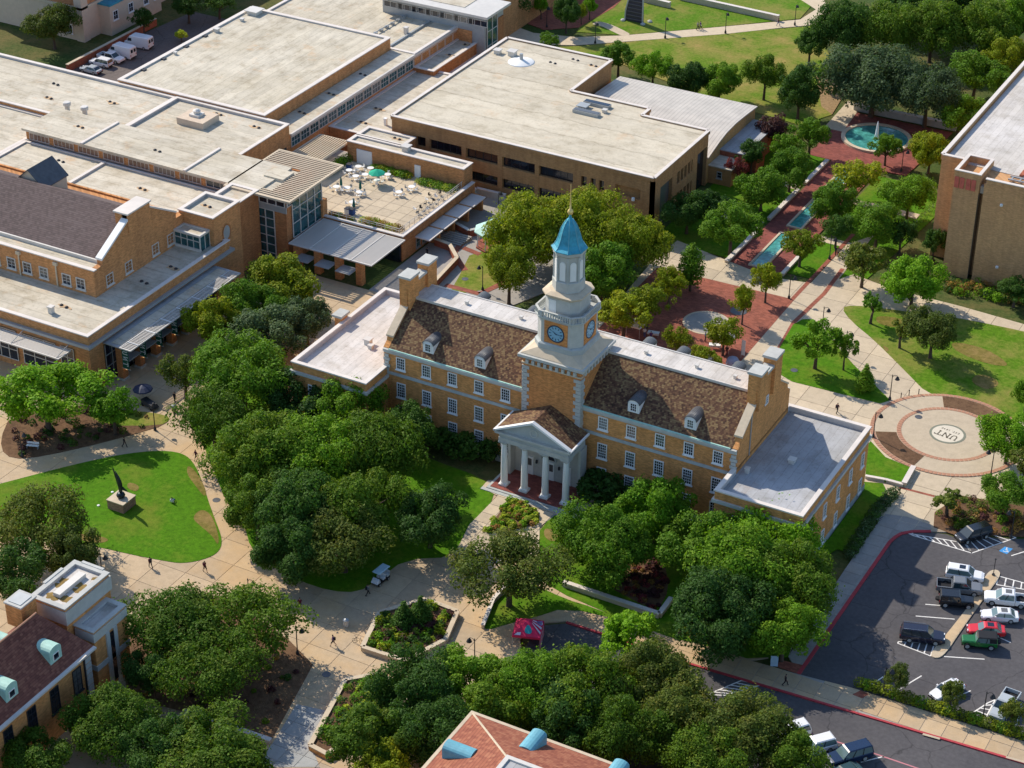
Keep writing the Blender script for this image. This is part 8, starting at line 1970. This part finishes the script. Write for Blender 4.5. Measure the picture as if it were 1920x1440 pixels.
for dx, dy in ((-2.3, -.9), (2.3, -.9), (2.9, 1.2)): MB().lathe(fx + dx, fy + dy, [(.55, 0), (.5, .25), (.2, .45)], 8).build('boulder', STONE, fin)

# ------------------------------------------------------------------ terrace furniture
tb = MB().lathe(0, 0, [(0.28, 0), (0.28, 0.04), (0.05, 0.08), (0.05, 0.70), (0.58, 0.71), (0.60, 0.75)], 16).mesh('table', WHITE)
def chair_mesh(mat):
    m_ = MB().box(-.22, -.22, .42, .22, .22, .46).box(-.24, -.22, .46, -.20, .22, .88)
    for x in (-.2, .2):
        for y in (-.2, .2): m_.tube((x, y, 0), (x, y, .42), .018, .018, 4)
    return m_.tube((-.2, -.23, .64), (.18, -.23, .64), .018, .018, 4).tube((-.2, .23, .64), (.18, .23, .64), .018, .018, 4).mesh('chair', mat)
CH = {'white': chair_mesh(WHITE), 'dark': chair_mesh(METAL_DARK), 'grey': chair_mesh(METAL_GREY)}
ZT = 4.31
tabs = [(655,326,4), (672,319,3), (667,337,3), (685,334,3), (695,322,2), (707,341,4), (727,334,3), (631,357,4), (651,359,4), (674,367,4), (661,386,4), (748,367,4), (772,357,4)]
TN = ('far left of the terrace', 'second from left at the back planting', 'in the crowded upper group', 'right in the crowded upper group', 'nearest the planting strip', 'under the green parasol', 'right of the green parasol', 'by the left closed parasol', 'left of the middle closed parasol', 'under the middle closed parasol', 'near the front railing', 'alone in the middle', 'near the right planting')
TP = [(-72.05, 68.46), (-71.49, 70.51), (-69.82, 67.04), (-68.73, 68.40), (-69.30, 71.02), (-65.74, 67.43), (-65.38, 70.31), (-70.41, 61.88), (-68.61, 62.43), (-65.91, 62.08), (-64.85, 58.23), (-60.10, 65.40), (-59.28, 68.24)]
random.seed(9)
SEEN = set()
ORD = ('first', 'second', 'third', 'fourth', 'fifth', 'sixth', 'seventh', 'eighth', 'ninth', 'tenth', 'eleventh', 'twelfth', 'thirteenth', 'fourteenth')
for k, ((x, y), nm) in enumerate(zip(TP, TN)):
    o = tag(place('round_table', tb, None, (x, y, ZT)), 'round white terrace table ' + nm, 'table', 'tables on the roof terrace')
    nc = tabs[k][2]; a0 = random.uniform(0, 6.28)
    for j in range(nc):
        a = a0 + j * 2 * math.pi / nc + random.uniform(-.3, .3)
        c = place('chair', CH['grey' if (k + j) % 4 == 0 else 'white'], None, (x + .95 * math.cos(a), y + .95 * math.sin(a), ZT), a + math.pi)
        rx, fy_ = math.cos(a) * .878 + math.sin(a) * .479, -math.cos(a) * .479 + math.sin(a) * .878
        side = ('right' if rx > 0 else 'left') if abs(rx) > abs(fy_) else ('far' if fy_ > 0 else 'near')
        while (nm, side) in SEEN: side = {'right': 'far right', 'far right': 'near right', 'left': 'far left', 'far left': 'near left', 'far': 'back left', 'near': 'front left', 'near right': 'outer right', 'near left': 'outer left'}.get(side, 'outer ' + side)
        SEEN.add((nm, side))
        tag(c, 'chair on the %s side of the round table %s' % (side, nm), 'chair', 'chairs on the roof terrace')
CP = [(-54.70, 61.72), (-53.80, 61.09), (-53.98, 62.59), (-54.26, 64.28), (-54.85, 65.81), (-55.22, 67.48), (-53.55, 66.08), (-53.19, 64.43), (-54.07, 67.66), (-54.22, 68.99), (-53.00, 67.80), (-52.97, 61.79), (-52.77, 60.08), (-52.84, 62.78)]
for k, (x, y) in enumerate(sorted(CP, key=lambda q: q[1])):
    tag(place('chair', CH['dark' if k % 3 != 2 else 'white'], None, (x, y, ZT), random.uniform(0, 6.28)), 'loose chair along the right terrace railing, %s from the near end' % ORD[k], 'chair', 'loose chairs along the railing')
def parasol(p, is_open, label):
    t = thing('parasol', label, 'parasol', (p[0], p[1], ZT))
    MB().lathe(0, 0, [(.3, 0), (.3, .08), (.04, .1), (.035, 2.5)], 10).build('pole', METAL_GREY, t)
    if is_open: MB().lathe(0, 0, [(1.5, 2.05), (1.45, 2.12), (.75, 2.45), (.06, 2.72)], 8).build('canopy', GREEN_PARASOL, t)
    else: MB().lathe(0, 0, [(.16, .95), (.24, 1.1), (.2, 1.9), (.06, 2.55)], 8).build('canopy', mat_plain('green_folded', (0.01, 0.11, 0.09), 0.9) if 'green_folded' not in MATS else MATS['green_folded'], t)
parasol((-65.74, 67.43), True, 'open green parasol on the roof terrace')
parasol((-69.70, 62.28), False, 'closed green parasol at the left of the terrace')
parasol((-66.09, 62.69), False, 'closed green parasol in the middle of the terrace')
parasol((-63.32, 56.34), False, 'closed green parasol near the front terrace railing')
for p, c, lab in (((-72.97, 69.91), 'blue', 'dark blue bin at the back of the terrace'), ((-63.20, 55.49), 'blue', 'blue bin at the terrace front railing'), ((-63.93, 55.31), 'green', 'green bin at the terrace front railing')):
    t = thing('bin', lab, 'bin', (p[0], p[1], ZT)); mt = MATS.get('cloth_' + c)
    MB().box(-.4, -.4, 0, .4, .4, 1.0).build('body', mt, t); MB().box(-.44, -.44, 1.0, .44, .44, 1.1).build('lid', METAL_DARK, t)

# ------------------------------------------------------------------ things around the plazas
t = thing('bench', 'white slatted bench in the left bed', 'bench', (*(-67.20, -21.84), 0.17)); t.rotation_euler = (0, 0, RAD(20))
for k in range(3): MB().box(-.9, -.25 + k * .17, .43, .9, -.11 + k * .17, .47).build('seat_slat', WHITE, t)
for k in range(2): MB().box(-.9, .26, .58 + k * .18, .9, .3, .72 + k * .18).build('back_slat', WHITE, t)
for x in (-.8, .8): MB().box(x - .04, -.25, 0, x + .04, .28, .43).build('leg', METAL_GREY, t)
for (x, y), lab in zip(((34.95, 51.63), (35.72, 52.93), (36.86, 53.92)), ('left dark bollard at the paved circle', 'middle dark bollard at the paved circle', 'right dark bollard at the paved circle')):
    tag(MB().lathe(0, 0, [(.07, 0), (.07, .85), (.09, .88), (.02, 1.0)], 8).build('bollard', METAL_DARK), lab, 'bollard', 'bollards').location = (x, y, .12)
t = thing('parasol', 'dark umbrella by the union entrance plaza', 'parasol', (*(-61.53, -3.79), .12))
MB().lathe(0, 0, [(1.5, 1.9), (1.4, 2.05), (.7, 2.4), (.05, 2.6)], 10).build('canopy', mat_plain('navy_cloth', (0.02, 0.03, 0.07), 0.6), t); MB().lathe(0, 0, [(.35, 0), (.35, .08), (.04, .1), (.035, 2.5)], 10).build('pole', METAL_GREY, t)
t = thing('cart', 'low dark covered cart beside the dark umbrella', 'cart', (*(-59.69, -4.79), .12)); t.rotation_euler = (0, 0, RAD(-15))
MB().loft([[(-1.5, -.6, .35), (1.5, -.6, .35), (1.5, .6, .35), (-1.5, .6, .35)], [(-1.3, -.5, 1.0), (1.1, -.5, .8), (1.1, .5, .8), (-1.3, .5, 1.0)]]).build('cover', METAL_DARK, t)
tm, rm = wheel_meshes(0.24)
for x in (-1, 1):
    for y in (-.5, .5): place('wheel', tm, t, (x, y, .24))
for (x, y), lab in (((-55.88, -3.98), 'dark litter bin at the entrance plaza'), ((-6.74, -34.38), 'pale litter bin at the corner of the six-sided planter')):
    t = thing('litter_bin', lab, 'bin', (x, y, .12)); MB().lathe(0, 0, [(.3, 0), (.34, .1), (.36, .85)], 12).build('body', METAL_DARK if 'dark' in lab else METAL_LIGHT, t); MB().lathe(0, 0, [(.4, .85), (.4, .95), (.2, 1.1), (.05, 1.15)], 12).build('lid', METAL_GREY, t)
t = thing('signboard', 'white and blue folding sign by the sidewalk corner', 'sign', (*(42.84, -15.25), .17)); t.rotation_euler = (0, 0, RAD(25))
for s_ in (-1, 1): MB().add([(-.45, s_ * .35, 0), (.45, s_ * .35, 0), (.45, s_ * .02, 1.3), (-.45, s_ * .02, 1.3), (-.45, s_ * .31, 0), (.45, s_ * .31, 0), (.45, s_ * -.02, 1.3), (-.45, s_ * -.02, 1.3)], [(0, 1, 2, 3), (7, 6, 5, 4), (0, 4, 5, 1), (1, 5, 6, 2), (3, 7, 4, 0)]).build('panel', mat_plain('sign_blue', (0.35, 0.5, 0.62), 0.6) if s_ < 0 else MATS['sign_blue'], t)
# stalls on the brick plaza
def stall(p, rz, label, tubcol):
    t = thing('stall_table', label, 'table', (p[0], p[1], .16)); t.rotation_euler = (0, 0, RAD(rz))
    MB().box(-.9, -.4, .7, .9, .4, .75).build('table_top', WHITE, t)
    for x in (-.8, .8):
        for y in (-.32, .32): MB().tube((x, y, 0), (x, y, .7), .025).build('leg', METAL_GREY, t)
    MB().box(-.95, -.45, .45, .95, -.42, .76).build('cloth', MATS['cloth_' + tubcol], t)
stall((5.08, 51.35), 20, 'white stall table on the brick plaza, near the pale disc', 'white'); stall((-4.72, 50.11), 10, 'white stall table at the left of the brick plaza', 'white')
def canopy_tent(p, label, s=1.0):
    t = thing('canopy_tent', label, 'tent', (p[0], p[1], .16)); t.scale = (s, s, s)
    MB().loft([[(-1.5, -1.5, 2.1), (1.5, -1.5, 2.1), (1.5, 1.5, 2.1), (-1.5, 1.5, 2.1)], [(-1.5, -1.5, 2.35), (1.5, -1.5, 2.35), (1.5, 1.5, 2.35), (-1.5, 1.5, 2.35)], [(-.1, -.1, 3.1), (.1, -.1, 3.1), (.1, .1, 3.1), (-.1, .1, 3.1)]]).build('canopy', WHITE, t)
    for x in (-1.4, 1.4):
        for y in (-1.4, 1.4): MB().tube((x, y, 0), (x, y, 2.1), .03).build('leg', METAL_LIGHT, t)
canopy_tent((6.36, 52.08), 'white canopy tent under the young trees on the brick plaza', .9); canopy_tent((-7.38, 49.36), 'white canopy tent behind the ridge at the left of the plaza', .8)
t = thing('inflatable_ball', 'blue and grey striped ball-shaped tent on the brick plaza', 'tent', (*(9.57, 47.83), .16))
MB().lathe(0, 0, [(.9, 0), (1.05, .4), (1.0, .9), (.75, 1.35), (.3, 1.6), (.02, 1.65)], 16).build('shell', mat_plain('ball_grey', (0.28, 0.30, 0.40), 0.5), t, True)
MB().box(.35, -.9, .15, 1.12, .3, 1.05).build('side_panel', MATS['cloth_blue'], t)
t = thing('notice_flag', 'white feather flag beside the striped tent', 'flag', (*(9.67, 50.81), .16))
MB().tube((0, 0, 0), (0, 0, 3.2), .03).build('pole', METAL_GREY, t); MB().prism([(0.02, -.01), (.6, -.01), (.6, .01), (.02, .01)], .5, 3.1).build('cloth', MATS['cloth_white'], t)
# gazebo mostly hidden behind the tree
gx, gy = (-41.08, 64.32)
t = thing('gazebo', 'pale green gazebo behind the yellow-green trees', 'gazebo', (gx, gy, 0), None, True)
MB().prism(disc(gx, gy, 3.0, 8), 0, .35).build('floor', PAVER_RED, t); MB().lathe(gx, gy, [(3.3, 3.0), (3.3, 3.2), (1.2, 4.4), (.1, 5.2)], 8).build('roof', COPPER_PALE, t)
for i in range(8): MB().tube((gx + 2.7 * math.cos(i * .785), gy + 2.7 * math.sin(i * .785), .3), (gx + 2.7 * math.cos(i * .785), gy + 2.7 * math.sin(i * .785), 3.0), .1).build('post', WHITE, t)
# bicycles
def bike_parts():
    wl_ = MB()
    for i in range(18):
        a, b_ = 2 * math.pi * i / 18, 2 * math.pi * (i + 1) / 18; wl_.tube((.33 * math.cos(a), 0, .33 * math.sin(a)), (.33 * math.cos(b_), 0, .33 * math.sin(b_)), .022, .022, 4)
    for i in range(6): a = math.pi * i / 6; wl_.tube((.32 * math.cos(a), 0, .32 * math.sin(a)), (-.32 * math.cos(a), 0, -.32 * math.sin(a)), .005, .005, 3)
    fr = MB(); P1, P2, P3, P4, P5 = (-.5, 0, .34), (-.1, 0, .32), (-.2, 0, .8), (.35, 0, .82), (.5, 0, .34)
    for a, b_ in ((P1, P2), (P2, P3), (P1, P3), (P3, P4), (P2, P4), (P4, P5)): fr.tube(a, b_, .02, .02, 5)
    hb = MB().tube((.35, 0, .82), (.32, 0, 1.0), .018).tube((.32, -.26, 1.02), (.32, .26, 1.02), .016)
    sd = MB().loft([[(-.36, -.07, .9), (-.1, -.03, .9), (-.1, .03, .9), (-.36, .07, .9)], [(-.35, -.06, .95), (-.1, -.02, .94), (-.1, .02, .94), (-.35, .06, .95)]]).tube((-.2, 0, .8), (-.22, 0, .9), .015)
    return wl_.mesh('wheel', RUBBER), fr.mesh('frame', METAL_DARK), hb.mesh('handlebar', METAL_GREY), sd.mesh('saddle', TRIM)
BIKE = bike_parts()
def bicycle(p, rz, label, z=.12):
    t = thing('bicycle', label, 'bicycle', (p[0], p[1], z), 'bicycles'); t.rotation_euler = (0, 0, RAD(rz))
    for x in (-.5, .5): place('wheel', BIKE[0], t, (x, 0, .34))
    for nm, me in zip(('frame', 'handlebar', 'saddle'), BIKE[1:]): place(nm, me, t)
bicycle((-3.52, -36.60), 10, 'lone bicycle leaning at the six-sided planter')
for k in range(12):
    a, b_ = (17.06, 95.70), (18.13, 115.14); f = k / 11
    bicycle((a[0] + (b_[0] - a[0]) * f, a[1] + (b_[1] - a[1]) * f), 5 + (k * 37) % 12, 'bicycle in the rack row by the sandy building, %s from the near end' % ORD[k], .02)
bicycle((-51.33, 169.64), 60, 'bicycle pushed along the far path', .06)
for (x, y), lab, z in (((-37.12, -19.65), 'manhole cover on the path right of the statue lawn', .128), ((-3.66, -43.56), 'manhole cover on the plaza left of the planter', .128), ((-39.38, 51.93), 'round drain ring in the garden court', .10), ((18.19, 51.28), 'square drain in the triangular lawn', .18), ((39.02, 47.82), 'small drain inside the paved circle', .206)):
    tag(MB().prism(disc(0, 0, .55, 20), 0, .02).build('manhole_cover', LEAD), lab, 'manhole', 'drain covers').location = (x, y, z)
# glasses of water-worn stone markers on the lawn
for (x, y), lab in (((-50.53, -25.16), 'small white marker left of the statue'), ((-50.16, -28.64), 'small white marker on the statue lawn edge')):
    tag(MB().lathe(0, 0, [(.2, 0), (.2, .08), (.1, .12)], 8).build('ground_marker', WHITE), lab, 'marker', 'ground markers').location = (x, y, .17)
